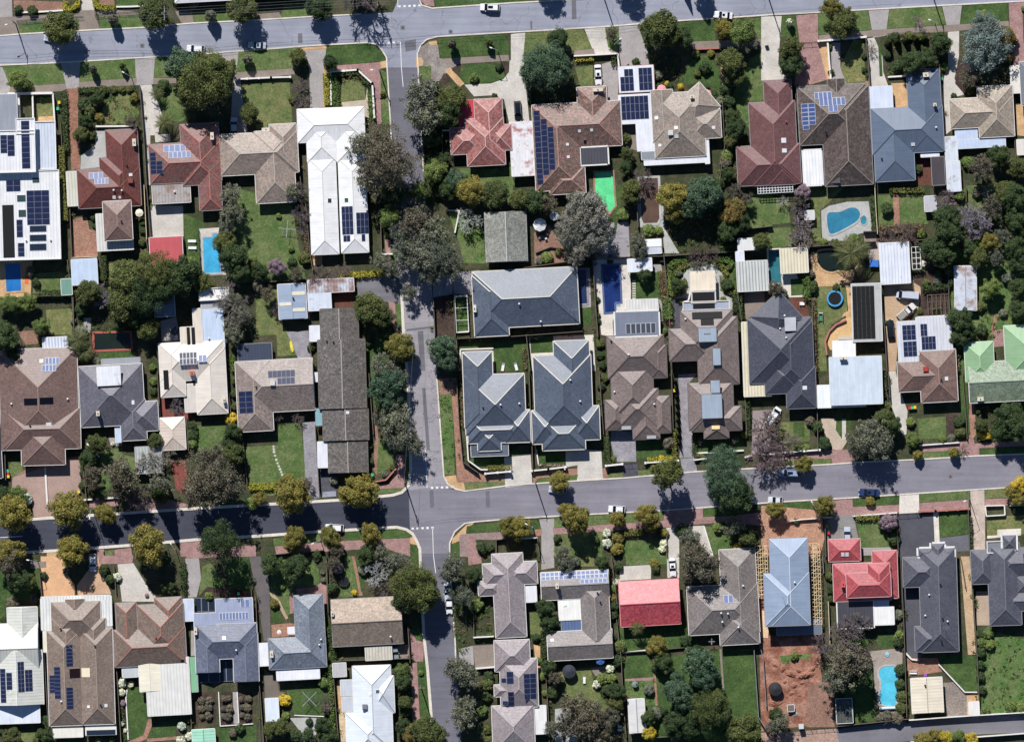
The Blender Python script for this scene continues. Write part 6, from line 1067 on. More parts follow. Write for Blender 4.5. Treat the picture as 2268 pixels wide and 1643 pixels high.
# roses: one bed of plants per box
for c in ([1760,1240,1880,1440],[1960,1220,2045,1460],[2120,1220,2215,1450]):
    for k in range(6): tree(c[0] + (c[2]-c[0]) * ((k % 2) * .55 + .22) + RG.uniform(-9, 9), c[1] + (c[3]-c[1]) * (k // 2 + .5) / 3 + RG.uniform(-12, 12), RG.uniform(26, 40), 'pb')
T(1,3)
trees((1380,230,195,'og',.95),(1480,330,150,'og'),(1320,390,110,'dg'),(1490,200,120,'og'),(1260,150,80,'dg'),(1250,60,110,'gg'),(1740,90,120,'gg'),(1820,340,100,'gg'),(1690,160,80,'gg'),(1930,160,70,'dg'),(1960,430,60,'lg'),(1800,1000,130,'gg'),(1870,1060,110,'gg'),(1760,960,80,'gg'),(1830,1390,135,'gg'),(1860,1290,90,'gg'),(1300,1000,65,'lg'),(1310,1100,75,'dg'),(1320,1290,68,'og'),(1330,1360,60,'dg'),(1500,1540,150,'og'),(1390,1560,90,'or'),(1610,1580,100,'og'),(1300,1500,70,'dg'),(690,60,75,'pb'),(720,100,60,'pk'),(680,280,55,'dg'),(600,1120,50,'lg'),(255,1270,60,'yl'),(262,1410,38,'lg'),(600,1040,26,'dg'),(230,265,32,'lg'),(165,420,44,'ol'),(120,1530,70,'og'),(220,1500,80,'og'),(350,1580,60,'dg'),(470,1580,70,'dg'),(590,1500,80,'dg'),(640,1590,80,'dg'),(470,1460,36,'dg'),(640,1350,50,'pb'),(870,320,26,'yl'),(540,30,24,'gg'),(590,140,24,'gg'),(595,210,24,'gg'),(1460,1030,26,'lg'),(340,318,20,'pb'),(2050,1130,60,'og'),(2060,1060,50,'dg'),(2040,1240,50,'dg'),(2000,1370,50,'lg'),(2050,1530,45,'og'),(2060,1620,40,'og'),(720,430,36,'dg'),(690,780,40,'dg'),(650,880,40,'lg'),(1050,0,50,'gg'),(360,90,120,'dg'),(140,60,100,'dg'),(950,120,50,'gg'))
bare(1070,160,130,(180,182,178)); bare(1120,290,80,(128,116,110)); bare(620,1300,80,(124,108,104))
hedge('dk', [650,620,680,800,690,930], 46, 1.6, .25); hedge('gn', [660,960,670,1200,690,1640], 34, 1.8, .25)
T(2,3)
trees((290,460,85,'dg'),(330,590,80,'dg'),(300,410,50,'lg'),(880,370,50,'ol'),(890,290,40,'lg'),(900,440,50,'dg'),(900,520,40,'dg'),(210,720,40,'dg'),(320,980,70,'dg'),(380,1070,70,'pb'),(270,1060,40,'lg'),(940,90,45,'dg'),(1260,60,45,'ol'),(1270,110,40,'dg'),(1660,60,170,'pb',.9),(1560,140,90,'pb'),(1640,930,140,'bg'),(1700,1050,135,'bg'),(1640,860,85,'dg'),(1460,1190,130,'bg'),(1520,1270,110,'bg'),(1460,1080,75,'bg'),(1740,1340,180,'og'),(1800,1260,110,'og'),(1440,1470,115,'dg'),(1560,1500,115,'dg'),(1290,780,90,'ol'),(1230,830,50,'or'),(1270,1390,0.1+60,'gg'),(1210,1420,70,'dg'),(1210,1560,62,'yl'),(1330,1370,50,'dg'),(1340,940,90,'dg'),(1530,750,55,'dg'),(960,800,60,'lg'),(930,920,60,'dg'),(930,1190,80,'dg'),(920,1290,75,'og'),(800,1080,55,'lg'),(880,1080,50,'lg'),(750,1130,40,'wh'),(870,990,40,'wh'),(930,230,36,'wh'),(560,1330,150,'pb'),(700,1400,150,'pb'),(620,1500,160,'pb'),(800,1450,120,'pb'),(480,1480,130,'pb'),(780,1570,110,'pb'),(900,1390,70,'gg'),(360,1520,80,'gg'),(360,1200,55,'dg'),(2040,1530,150,'og'),(1930,1590,80,'dg'),(470,60,80,'gg'),(560,50,50,'gg'),(800,60,65,'dg'),(2010,20,60,'og'),(1290,980,60,'dg'),(240,920,30,'lg'),(290,1210,30,'lg'),(840,1180,50,'dg'),(900,720,30,'dg'),(430,1110,40,'dg'),(1210,1180,50,'gg'),(1450,1580,60,'pb'))
palm(1105,630,75,1.4); palm(955,800,50,1.0); hedge('dk', [280,660,290,900], 36, 1.4, .2)
T(3,3)
trees((720,930,170,'pb'),(640,1020,150,'gg'),(560,1100,110,'gg'),(760,1050,130,'dg'),(1170,1010,60,'dg'),(1170,1130,50,'dg'),(1180,1240,55,'og'),(1180,1340,60,'og'),(1160,700,50,'lg'),(1150,760,50,'dg'),(1150,520,50,'gg'),(1880,680,50,'dg'),(1890,760,50,'lg'),(1880,850,50,'dg'),(1880,960,45,'dg'),(1880,1070,45,'dg'),(1890,1180,45,'dg'),(1940,680,55,'lg'),(550,180,45,'og'),(560,290,45,'dg'),(70,1400,70,'dg'),(110,1460,90,'gg'),(40,1500,70,'gg'),(1050,1420,60,'pb'),(1140,1430,60,'pb'),(1000,1430,45,'pb'),(1450,1600,90,'ol'),(1560,1610,80,'yl'),(1680,1600,80,'lg'),(1360,1640,90,'ol'),(1780,1620,70,'yl'),(1960,780,50,'lg'),(230,880,40,'lg'),(560,380,36,'dg'),(2150,1330,60,'lg'),(2240,1340,60,'lg'),(1920,1370,50,'lg'))
bare(660,700,180,(120,110,108)); bare(460,790,130,(118,106,106)); bare(760,600,150,(122,112,110)); bare(850,900,90,(118,104,104)); bare(30,1620,90,(126,110,108))

# ---- low plants of the garden beds and along the paling fences: nobody could count them
def cover():
    rng = np.random.default_rng(3); V = [[], [], []]; T()
    def clump(x, y, r, h, n, k):
        c = rng.normal(size=(n, 3)) * np.array([r * .5, r * .5, h * .3]) + np.array([x, y, h * .6]); c[:, 2] = np.abs(c[:, 2]) + .03
        V[k].append(quads(c, unit(rng.normal(size=(n, 3)) * .6 + np.array([0, 0, .8])), rng.uniform(.1, .22, n), rng))
    for p, dn in [(q, .55) for q in BEDS] + [(q, .3) for q in WILDS]:
        x0, x1 = min(q[0] for q in p), max(q[0] for q in p); y0, y1 = min(q[1] for q in p), max(q[1] for q in p); n = int((x1 - x0) * (y1 - y0) * dn)
        for _ in range(n):
            x, y = rng.uniform(x0, x1), rng.uniform(y0, y1); ins = False
            for k in range(len(p)):
                a, b = p[k - 1], p[k]
                if (a[1] > y) != (b[1] > y) and x < (b[0] - a[0]) * (y - a[1]) / (b[1] - a[1]) + a[0]: ins = not ins
            if ins: clump(x, y, rng.uniform(.25, .7), rng.uniform(.2, .8) * (1 if dn > .5 else .5), 22, int(rng.integers(0, 3)) if dn > .5 else int(rng.random() < .75))
    for (ax, ay), (bx, by) in FENCES:
        l = math.hypot(bx - ax, by - ay); nx, ny = -(by - ay) / l, (bx - ax) / l
        for _ in range(int(l / 1.1)):
            t = rng.random()
            if math.sin(t * 9 + ax) > -.2 and rng.random() < .62: s = rng.choice([-1, 1]) * rng.uniform(.35, .8); clump(ax + (bx - ax) * t + nx * s, ay + (by - ay) * t + ny * s, rng.uniform(.25, .6), rng.uniform(.3, 1.3), 26, int(rng.integers(0, 3)))
    for k, (nm, lb) in enumerate((('ground_cover', 'dark green low plants filling garden beds and fence lines'), ('ground_cover', 'mid green low plants filling garden beds and fence lines'), ('ground_cover', 'brownish olive low plants filling garden beds and fence lines'))):
        o = bpy.data.objects.new(nm, leafmesh(nm, np.concatenate(V[k]), (HM['dk'], HM['gn'], HM['br'])[k])); COL.objects.link(o); o['kind'] = 'stuff'; o['label'] = lb; o['category'] = 'ground cover'
# ================================================================== FENCES, CARS, POLES, POOLS, FURNITURE
FENCES = []
FT = plain((104, 94, 86)); FG = plain((128, 130, 134)); FW = plain((232, 228, 222)); FB = plain((34, 34, 38)); FC = plain((206, 190, 160))
FL = {'t': ('grey timber paling fence', FT), 'g': ('pale grey sheet metal fence', FG), 'w': ('white rendered garden wall', FW), 'b': ('black metal rail fence', FB), 'c': ('cream sheet metal fence', FC), 'r': ('red brick garden wall', plain((176, 116, 104)))}
def fence(kind, c, h=1.8, wd=None, pier=0):
    lab, mt = FL[kind]; wd = wd or {'w': .32, 'r': .3}.get(kind, .09)
    m = MB(); p = [P(c[k], c[k + 1]) for k in range(0, len(c), 2)]; x0, y0 = p[0]; caps = MB(); FENCES.extend(zip(p, p[1:]) if kind == 't' and h > 1.55 else ())
    for k, ((ax, ay), (bx, by)) in enumerate(zip(p, p[1:])):
        e = .002 * k
        if kind == 'b':
            for z in (.25, h - .05): m.beam((ax - x0, ay - y0, z + e), (bx - x0, by - y0, z + e), .05, .05)
            l = math.hypot(bx - ax, by - ay); n = max(2, int(l / .35))
            for i in range(n + 1):
                t = i / n; X, Y = ax + (bx - ax) * t - x0, ay + (by - ay) * t - y0; s = .05 if i % 6 == 0 else .02; m.box(X - s, Y - s, 0, X + s, Y + s, h + (.1 if i % 6 == 0 else 0))
        else:
            m.beam((ax - x0, ay - y0, h / 2 - e), (bx - x0, by - y0, h / 2 - e), wd, h); 
            caps.beam((ax - x0, ay - y0, h + .03 - e), (bx - x0, by - y0, h + .03 - e), wd + .07, .06)
            l = math.hypot(bx - ax, by - ay); n = max(1, int(l / 2.6))
            for i in range(n + 1):
                t = i / n; X, Y = ax + (bx - ax) * t - x0, ay + (by - ay) * t - y0; s = .06 if not pier else .24; hh = h - .1 if not pier else h + .3; m.box(X - s, Y - s - .03, 0, X + s, Y + s + .03, hh)
    o = m.build('fence' if kind not in 'wr' else 'garden_wall', mt, None, (x0, y0, 0))
    if caps.f: caps.build('capping', FW if kind == 'w' else mt, o)
    mx = sum(c[0::2]) / (len(c) // 2); my = sum(c[1::2]) / (len(c) // 2); auto(o, lab if h > 1 else lab.replace('garden', 'low garden').replace('fence', 'low fence'), 'fence' if kind not in 'wr' else 'wall', G2(mx, my), 'fences and walls', math.hypot(p[-1][0] - x0, p[-1][1] - y0))
T(0,0)
fence('b', [150,190,440,165,735,148], 1.2); fence('b', [840,135,1050,120,1255,105], 1.2); fence('w', [1030,64,1150,62,1280,56], .5); fence('w', [75,835,470,828], 2.2, .5); fence('w', [292,840,298,1060], 1.8); fence('w', [472,830,488,1085], 2.0); fence('w', [170,850,178,1055], 2.0, .4); fence('w', [130,115,350,108,560,95], .4)
fence('t', [1240,765,1275,1200,1300,1640,1335,2100], 1.8); fence('w', [850,1122,1220,1118], .9); fence('w', [2085,705,2400,690,2570,685], 1.1, .3, 1); fence('t', [540,1090,552,1300], 1.6); fence('w', [1385,895,1440,1050], .3); fence('t', [610,1560,640,2300], 1.8); fence('t', [1965,1900,1960,2050], 1.8)
T(1,0)
fence('w', [660,640,900,622,1030,742,1048,1040], 1.3, .34, 1); fence('t', [358,980,380,1440,400,1640], 1.8); fence('w', [660,650,665,935], .5); fence('t', [1650,1160,1652,1400], 1.8); fence('t', [1480,1150,1490,1640], 1.6); fence('w', [1650,1160,1720,1158], 1.7)
T(2,0)
fence('w', [548,500,740,490,936,478], 1.5, .28); fence('w', [936,480,945,600], 1.5); fence('t', [160,810,180,1080], 1.5); fence('r', [1600,440,1835,430], .9); fence('t', [1870,480,1890,880], 1.0); fence('t', [965,1110,960,1300,1050,1640], 1.8); fence('t', [1860,900,1880,1300,1830,1640], 1.8); fence('t', [2240,410,2266,405], 1.2)
T(3,0)
fence('w', [445,368,650,352,862,332], 1.3, .34, 1); fence('t', [862,340,885,560,900,780,930,1200,945,1645], 1.8); fence('t', [235,760,260,1020,300,1645], 1.8); fence('t', [1500,480,1520,640,1560,1200], 1.8); fence('t', [2140,560,2165,1000,2200,1640], 1.8); fence('b', [300,385,460,372], 1.4); fence('w', [525,370,540,550,555,710], .9, .34); fence('w', [1060,685,1225,675], .7); fence('b', [1060,300,1430,290], 1.0)
T(0,1)
fence('c', [1278,0,1290,250,1302,480], 1.9); fence('t', [600,660,640,970,660,1300], 1.8); fence('t', [650,980,660,1300], 1.7); fence('c', [635,640,862,630], 1.7); fence('t', [880,640,930,860], 1.8); fence('t', [1625,460,1640,680], 1.5); fence('t', [1300,480,1330,700], 1.8); fence('b', [1760,390,1780,800], 1.2); fence('t', [1380,1370,1420,1640], 1.8); fence('t', [265,980,650,970], 1.8); fence('t', [1960,220,1940,420], 1.7); fence('t', [2010,0,1975,120], 1.8)
T(1,1)
fence('t', [440,160,480,600,505,760], 1.8); fence('t', [0,860,450,830,870,815], 1.9); fence('t', [1095,100,1115,620], 1.9); fence('t', [450,840,470,1180], 1.8); fence('w', [1110,610,1210,606], 1.5); fence('t', [1570,1000,1585,1330], 1.8); fence('w', [1690,220,1800,225,1760,420], 1.0, .25); fence('t', [1770,1355,2266,1335,2890,1290], 2.0); fence('t', [2050,755,2266,745,2990,640], 2.0); fence('t', [1775,1360,1790,1640], 1.7); fence('t', [1750,960,1765,1340], 1.7); fence('t', [470,1400,520,1640], 1.7)
fence('w', [1800,1640,1810,1450,2100,1440], .4, .25); fence('w', [1765,985,1870,980,1885,1290,1780,1300], .9, .2)
T(2,1)
fence('t', [710,640,735,1000,760,1340], 2.0); fence('t', [1100,100,1115,370], 1.8); fence('t', [1340,600,1380,1000,1400,1300,1420,1640], 1.9); fence('t', [720,640,1340,625,1990,585], 1.9); fence('t', [1980,580,1995,960,2030,1200], 1.8); fence('t', [125,1320,160,1640], 1.9); fence('w', [1520,1030,1560,1020,1580,930], 1.0); fence('w', [1500,1130,1540,1030,1510,1110], 1.0); fence('t', [210,595,340,545,450,560], .8); fence('t', [2080,385,2300,360], 1.6)
T(3,1)
fence('c', [940,0,950,200,965,430], 2.0); fence('t', [340,545,950,495], 1.8); fence('t', [1000,500,1390,480], 1.8); fence('t', [0,575,340,548], 1.8); fence('t', [385,1000,410,1640], 1.9); fence('t', [990,880,1030,1300,1050,1640], 1.9); fence('t', [1640,1200,1660,1640], 1.8); fence('t', [1590,560,1600,1160], 1.5); fence('t', [1750,0,1750,150], 1.7); fence('r', [520,1500,505,1380,540,1290,600,1230,690,1190], .7, .35); fence('b', [640,860,745,850], 1.3); fence('t', [350,560,360,760], 1.5); fence('t', [1260,740,1290,960], 1.2); fence('t', [845,410,960,405], 1.7); fence('w', [1320,1165,1590,1150], 1.8, .25)
T(0,2)
fence('t', [715,640,770,1140], 1.6); fence('t', [1395,0,1420,400], 1.8); fence('w', [730,1138,820,1132], .8); fence('w', [850,1130,1050,1115], .7); fence('t', [2010,0,2050,420], 1.7); fence('t', [2145,540,2190,1000], 1.2); fence('w', [400,850,420,1180], .35, .35); fence('t', [30,250,55,960], 1.8); fence('w', [770,640,880,760], .3); fence('t', [1340,980,1365,1110], 1.5); fence('t', [1655,420,1670,700], 1.6)
T(1,2)
fence('t', [525,480,560,1050], 1.8); fence('t', [1775,60,1800,500,1830,800,1970,900], 1.7); fence('w', [1860,500,1880,790,1990,870,2050,870], 1.2, .25); fence('r', [1060,975,1150,960,1240,860], 1.1); fence('w', [2030,905,2250,885], 1.6, .3, 1); fence('t', [170,1618,600,1580], 1.4); fence('t', [2120,1490,2266,1475], 1.4); fence('t', [2125,1490,2130,1640], 1.3); fence('t', [510,0,520,330], 1.7); fence('t', [1000,20,1040,560], 1.5)
T(2,2)
fence('t', [150,0,185,880], 1.9); fence('w', [175,880,320,865,475,845], 1.3, .3, 1); fence('t', [770,0,810,560], 1.8); fence('w', [830,835,975,820], 1.8, .35, 1); fence('w', [1180,810,1330,800,1470,790], 1.1, .25, 1); fence('w', [1610,785,1720,770], 1.1, .25); fence('w', [1630,725,2050,700], .6); fence('t', [1410,0,1425,520], 1.9); fence('t', [2060,230,2075,560], 1.8); fence('w', [2060,760,2120,745], 1.2, .34); fence('b', [975,815,1110,808], 1.6); fence('w', [215,690,235,830,480,830], .35, .2); fence('t', [225,1470,245,1640], 1.4); fence('w', [50,1480,225,1470], 1.3, .25); fence('t', [1365,1400,1372,1640], 1.0); fence('w', [1700,1370,1780,1640], .35, .2); fence('w', [465,870,475,850], 1.3)
T(3,2)
fence('w', [-50,738,180,715,455,695], 1.1, .3, 1); fence('t', [425,0,440,700], 1.7); fence('w', [1345,655,1690,630], .8, .25); fence('t', [1060,0,1075,240], 1.8); fence('t', [1715,0,1750,400,1760,600], 1.2); fence('w', [750,1280,1140,1250], 1.0, .26); fence('t', [1135,1260,1150,1640], 1.8); fence('r', [1340,1240,1480,1235,1775,1215], 1.2, .3, 1); fence('t', [1768,1230,1785,1640], 1.7); fence('w', [1920,1190,2090,1185,2095,1270,1930,1280,1920,1190], 1.0, .22); fence('w', [2140,1190,2290,1180], 1.0, .22); fence('t', [500,1300,510,1640], 1.8); fence('w', [490,1295,555,1290], 1.6, .3); fence('w', [160,1330,300,1310,440,1300], 1.0, .16); fence('b', [1150,1262,1340,1250], 1.5); fence('t', [1010,0,1060,260], 1.6)
T(0,3)
fence('t', [350,120,375,360], 1.6); fence('b', [670,255,675,330], 1.0); fence('t', [1000,640,1040,1060,1075,1640], 1.8); fence('t', [395,860,440,1640], 1.8); fence('t', [2225,290,2290,1100], 1.7); fence('t', [1010,80,1030,330], 1.0); fence('t', [1690,1400,1700,1520], 1.6); fence('w', [1935,1200,1950,1500,2240,1480], .35, .16); fence('w', [2100,1200,2115,1480], .35, .16); fence('w', [1125,1180,1115,1250,1135,1620], .2, .2)
T(1,3)
fence('t', [0,360,30,1100,70,1640], 1.7); fence('t', [625,0,640,500], 1.3); fence('t', [690,930,760,920,1360,900], 1.8); fence('t', [1345,620,1365,940], 1.7); fence('t', [680,950,710,1370,735,1640], 1.8); fence('w', [1925,715,2105,705], 1.7, .25); fence('w', [1940,990,2120,975], 1.7, .3); fence('t', [1925,500,1930,710], 1.4); fence('t', [1910,60,1960,330], 1.4); fence('w', [340,1405,600,1415], .3, .16); fence('t', [20,1090,40,1640], .4)
T(2,3)
fence('t', [300,1070,320,1380,330,1640], 1.8); fence('t', [925,560,965,900,985,1300,1010,1600], 1.9); fence('t', [1525,280,1560,680], 1.7); fence('t', [880,0,930,420], 1.6); fence('t', [950,850,1190,835,1580,800], .9); fence('g', [2140,830,2165,1200,2180,1420,2266,1560], 1.7); fence('g', [2165,690,2220,890,2250,1330], 1.2); fence('t', [1270,1600,1400,1590], 1.6); fence('w', [960,855,1185,830], .7)
T(3,3)
fence('c', [530,400,545,780], 1.9); fence('t', [1170,0,1200,640,1225,1420], 1.9); fence('t', [1790,20,1845,860,1870,1400], 1.8); fence('w', [1245,1445,1500,1425,1880,1400,2300,1375], 1.9, .2); fence('t', [610,1500,1240,1435], 1.8); fence('b', [-20,1545,220,1545,420,1525,640,1510], 1.3); fence('w', [1210,845,1270,910,1335,918], .6); fence('w', [1510,955,1740,1200,1850,1200], .6, .22); fence('b', [920,950,940,1320], 1.2); fence('g', [480,0,490,150], 1.7); fence('w', [1260,1640,1900,1590,2300,1560], 1.6, .2); fence('t', [1700,0,1745,270], 1.3)
# ---------------------------------------------------------------- vehicles
TYRE = plain((26, 26, 28), .9); RIM = plain((150, 152, 156), .4); LAMP = plain((235, 238, 240), .2); TAIL = plain((170, 30, 34), .3); CGL = glass((24, 30, 40))
def car(u, v, ang, col, label, kind='sedan', l=4.4, wd=1.78):
    """ang: heading in degrees, 0 = nose to the picture's right-hand side, anticlockwise"""
    x, y = P(u, v); root = empty('parked_car' if kind not in ('van', 'ute') else ('parked_van' if kind == 'van' else 'utility_truck'), (x, y, .03), R(ang)); pm = carpaint(col); h = l / 2; w_ = wd / 2
    prof = {'sedan': [(-h,.5,.8),(-h+.12,.85,.92),(-h+.75,.95,.98),(h-1.35,.93,1.0),(h-.25,.78,.92),(h,.55,.78)], 'hatch': [(-h,.55,.85),(-h+.1,.95,.95),(-h+.4,.97,1),(h-1.2,.93,1.0),(h-.22,.78,.92),(h,.55,.8)],
      'suv': [(-h,.6,.88),(-h+.08,1.05,.96),(-h+.4,1.08,1),(h-1.15,1.05,1),(h-.2,.92,.95),(h,.6,.82)], 'van': [(-h,.6,.94),(-h+.05,1.1,.98),(-h+.4,1.12,1),(h-.75,1.1,1),(h-.15,.9,.95),(h,.6,.85)], 'ute': [(-h,.6,.95),(-h+.05,.98,.97),(-h+.4,1.0,1),(h-1.3,1.0,1),(h-.2,.88,.94),(h,.6,.8)]}[kind]
    cab = {'sedan': (-h+.7, -h+1.35, h-2.05, h-1.3, 1.42), 'hatch': (-h+.15, -h+.7, h-1.85, h-1.1, 1.46), 'suv': (-h+.12, -h+.5, h-1.85, h-1.1, 1.72), 'van': (-h+.06, -h+.2, h-1.35, h-.6, 2.0), 'ute': (h-2.9, h-2.65, h-1.9, h-1.25, 1.7)}[kind]
    b = MB(); rings = []
    for px, pz, pw in prof:
        W_ = w_ * pw; rings.append([(px, -W_ * .94, .24), (px, -W_, .5), (px, -W_ * .98, pz - .1), (px, -W_ * .88, pz), (px, 0, pz + .03), (px, W_ * .88, pz), (px, W_ * .98, pz - .1), (px, W_, .5), (px, W_ * .94, .24)])
    for i in range(len(rings) - 1):
        for j in range(8): b.poly([rings[i][j], rings[i + 1][j], rings[i + 1][j + 1], rings[i][j + 1]])
    b.poly(rings[0]); b.poly(rings[-1][::-1])
    x0, x1, x2, x3, zr = cab; zb = prof[2][1] - .03; wb, wt = w_ * .9, w_ * .74
    B = [(x0, -wb, zb), (x3, -wb, zb), (x3, wb, zb), (x0, wb, zb)]; Tt = [(x1, -wt, zr), (x2, -wt, zr), (x2, wt, zr), (x1, wt, zr)]
    xm = (x1 + x2) / 2; b.poly([Tt[0], (xm, -wt, zr + .03), (xm, wt, zr + .03), Tt[3]]); b.poly([(xm, -wt, zr + .03), Tt[1], Tt[2], (xm, wt, zr + .03)])
    if kind == 'van':
        b.poly([B[3], B[0], Tt[0], Tt[3]])
    b.build('body', pm, root, smooth=False)
    def win(n, q):
        m = MB(); m.poly(q); m.build(n, CGL, root)
    win('windscreen', [B[1], B[2], Tt[2], Tt[1]])
    if kind != 'van': win('rear_window', [B[3], B[0], Tt[0], Tt[3]])
    sm = CGL
    for s, q in ((1, [B[0], B[1], Tt[1], Tt[0]]), (2, [B[2], B[3], Tt[3], Tt[2]])):
        m = MB(); m.poly(q); m.build('side_window' if kind != 'van' else 'side_panel', CGL if kind != 'van' else pm, root)
    if kind == 'ute':
        m = MB(); m.box(-h + .1, -w_ * .82, .98, h - 3.0, w_ * .82, 1.06); m.build('tray', plain((150,146,138)), root)
    for sx in (-h + .85, h - .85):
        for sy in (-w_ + .1, w_ - .1):
            m = MB(); M = Matrix.Translation((sx, sy, .31)) @ Matrix.Rotation(R(90), 4, 'X'); m.cyl(0, 0, -.1, .1, .31, 14); m.v = [tuple(M @ Vector(p)) for p in m.v]; t = m.build('wheel', TYRE, root)
            m = MB(); m.cyl(0, 0, -.11, .11, .18, 10); m.v = [tuple(M @ Vector(p)) for p in m.v]; m.build('rim', RIM, t)
    for s in (-1, 1):
        m = MB(); m.box(h - .16, s * w_ * .62 - .16, .62, h + .0, s * w_ * .62 + .16, .78); m.build('headlight', LAMP, root)
        m = MB(); m.box(-h - .01, s * w_ * .68 - .14, .62, -h + .1, s * w_ * .68 + .14, .8); m.build('tail_light', TAIL, root)
        m = MB(); m.box(x3 - .35, s * (w_ + .1) - .09, zb - .02, x3 - .2, s * (w_ + .1) + .09, zb + .13); m.build('wing_mirror', pm, root)
    if kind in ('sedan', 'suv'):
        m = MB(); m.box(xm - .1, -.34, zr + .035, x2 - .12, .34, zr + .045); m.build('sunroof', CGL, root)
    tag(root, label, 'van' if kind == 'van' else ('truck' if kind == 'ute' else 'car'), 'cars and vans of the street', label.split(' parked')[0], G2(u, v))
WH, SI, BK, BL = (244,244,246), (186,196,210), (26,30,36), (44,62,104)
T(0,0); car(1733,435,177,WH,'white hatchback parked at the kerb beside the huge olive tree','hatch'); car(2278,405,177,SI,'pale silver car parked at the kerb opposite the far verge','sedan'); car(2072,1115,90,SI,'silver car half in shadow on the narrow driveway','hatch',4.1); car(470,340,177,SI,'white car mostly hidden under a dense verge tree','hatch')
T(1,0); car(2070,70,178,WH,'white station car parked on the far side near the junction','suv',4.8)
T(2,0); car(1868,138,175,WH,'white car parked at the kerb beside the pale green tree','sedan',4.7); car(762,665,-87,WH,'white car with sunroof in the driveway before the mottled brown house','sedan',5.0); car(52,985,-86,BK,'black car in the driveway beside the rust-stained carport','suv',4.9)
T(3,1); car(1235,970,175,(200,206,216),'silver camper van with a roof panel in the dirt yard','van',5.6,1.95); car(1225,1115,40,(226,224,218),'white utility truck with open tray parked askew in the yard','ute',5.2,1.85); car(1085,1275,95,BK,'black car in the narrow driveway beside the solar house','hatch',4.9)
T(0,1); car(1552,1325,92,(60,66,80),'dark small car beside the cream many-hipped house','hatch',3.8)
T(1,2); car(695,1385,177,WH,'white car parked at the south kerb of the dark road','hatch',4.6)
T(2,2); car(405,1045,177,SI,'silver car parked under a small olive tree','hatch',4.4); car(928,1220,177,WH,'white hatchback alone on the south kerb','hatch',4.2); car(585,1240,177,BK,'black car mostly hidden under an olive street tree','hatch',4.2); car(2075,1140,178,(120,140,176),'blue utility car in tree shade','suv',4.9); car(2330,1140,178,(220,224,228),'white trailer-like small car behind the blue utility','hatch',3.6)
T(3,2); car(190,900,178,(150,168,204),'light blue car beside the bare branches at the north kerb','suv',5.0); car(893,1072,178,BL,'dark blue car parked at the south kerb of the shaded road','sedan',5.1); car(45,400,55,WH,'white van angled on the forecourt of the charcoal house','van',5.0,1.8); car(700,1448,90,SI,'silver car nosed under the pinkish red garage roof','hatch',3.9)
T(0,3); car(823,55,-88,(196,206,222),'silver car at the head of the sandy driveway','hatch',4.3)
T(1,3); car(1697,310,-88,(206,220,228),'pale car parked in the side street under gum trees','sedan',4.4); car(1710,440,-88,(236,238,240),'white small car behind the pale car in the side street','hatch',3.8); car(1232,845,-85,(150,160,160),'grey car under the brown gabled house carport edge','hatch',3.6)
T(2,3); car(1420,95,-86,WH,'white car beside the dark gum in front of the bright red house','sedan',4.6)
# ---------------------------------------------------------------- poles and wires
GALV = plain((176, 176, 178), .6); PW = plain((132, 118, 104), .9)
def pole(u, v, label, h=10.5, arms=(), lamp=None, box=0, ang=0.0):
    x, y = P(u, v); m = MB(); r = empty('power_pole' if arms else 'lamp_post', (x, y, 0), R(ang)); m.tube([(0, 0, 0), (0, 0, h * .5), (0, 0, h)], [.17, .15, .11] if arms else [.1, .085, .06], 8); m.build('pole', PW if arms else GALV, r)
    for z, l in arms:
        m = MB(); m.box(-.06, -l / 2, z - .06, .06, l / 2, z + .06); a = m.build('crossarm', PW if not box else STEEL, r)
        for k in range(4):
            m = MB(); yy = -l / 2 + .1 + k * (l - .2) / 3; m.cyl(0, yy, z + .06, z + .26, .05, 8); m.build('insulator', WHITE, a)
    if lamp is not None:
        dx, dy = math.cos(R(lamp)), math.sin(R(lamp)); z = h if not arms else h * .78
        m = MB(); m.tube([(0, 0, z - .1), (dx * .8, dy * .8, z + .35), (dx * 1.7, dy * 1.7, z + .4)], .045, 6); m.build('lamp_arm', GALV, r)
        m = MB(); m.beam((dx * 1.5, dy * 1.5, z + .4), (dx * 2.15, dy * 2.15, z + .42), .26, .13); m.build('lamp_head', WHITE, r)
    if box:
        m = MB(); m.box(-.95, -.5, h * .72, -.25, .5, h * .72 + 1.1); m.build('transformer', STEEL, r)
    tag(r, label, 'power pole' if arms else 'lamp post', 'street poles'); return x, y, h
pts = []
T(0,0); a = pole(140,212,'street pole with lamp arm beside the left verge tree',9.5,[(9.2,2.4)],200); b = pole(1475,140,'power pole with transformer and twin crossarms among verge trees',10.5,[(10.2,3.4),(9.0,2.6)],None,1); pole(1165,688,'slim lamp post on the footpath before the reddish brown house',8,(),150)
T(1,0); c = pole(1085,28,'power pole with crossarm at the top junction',10.5,[(10.2,2.6),(9.2,1.8)],None); pole(1095,632,'power pole with long lamp arm at the side street corner',8.6,[(8.3,1.6)],180); pole(2142,462,'slim lamp post beside the semicircular driveway lawn',7.5,(),160)
T(2,0); d = pole(800,-60,'power pole just outside the picture beyond the top road',10.5,[(10.2,2.4)]); pole(905,400,'short lamp post beside the round purple tree',6,(),40)
T(3,0); pole(1478,213,'slim lamp post beside the sparse pink tree',5.5,(),160); pole(-10,-60,'power pole outside the picture above the maroon house',10.5,[(10.2,2.4)]); e = pole(1440,-90,'power pole outside the picture above the clipped conifers',10.5,[(10.2,2.4)])
T(0,2); f = pole(822,1222,'lamp post with very long arm over the dark road',9,(),265); pole(1555,1572,'short lamp post beside the south footpath',6,(),120)
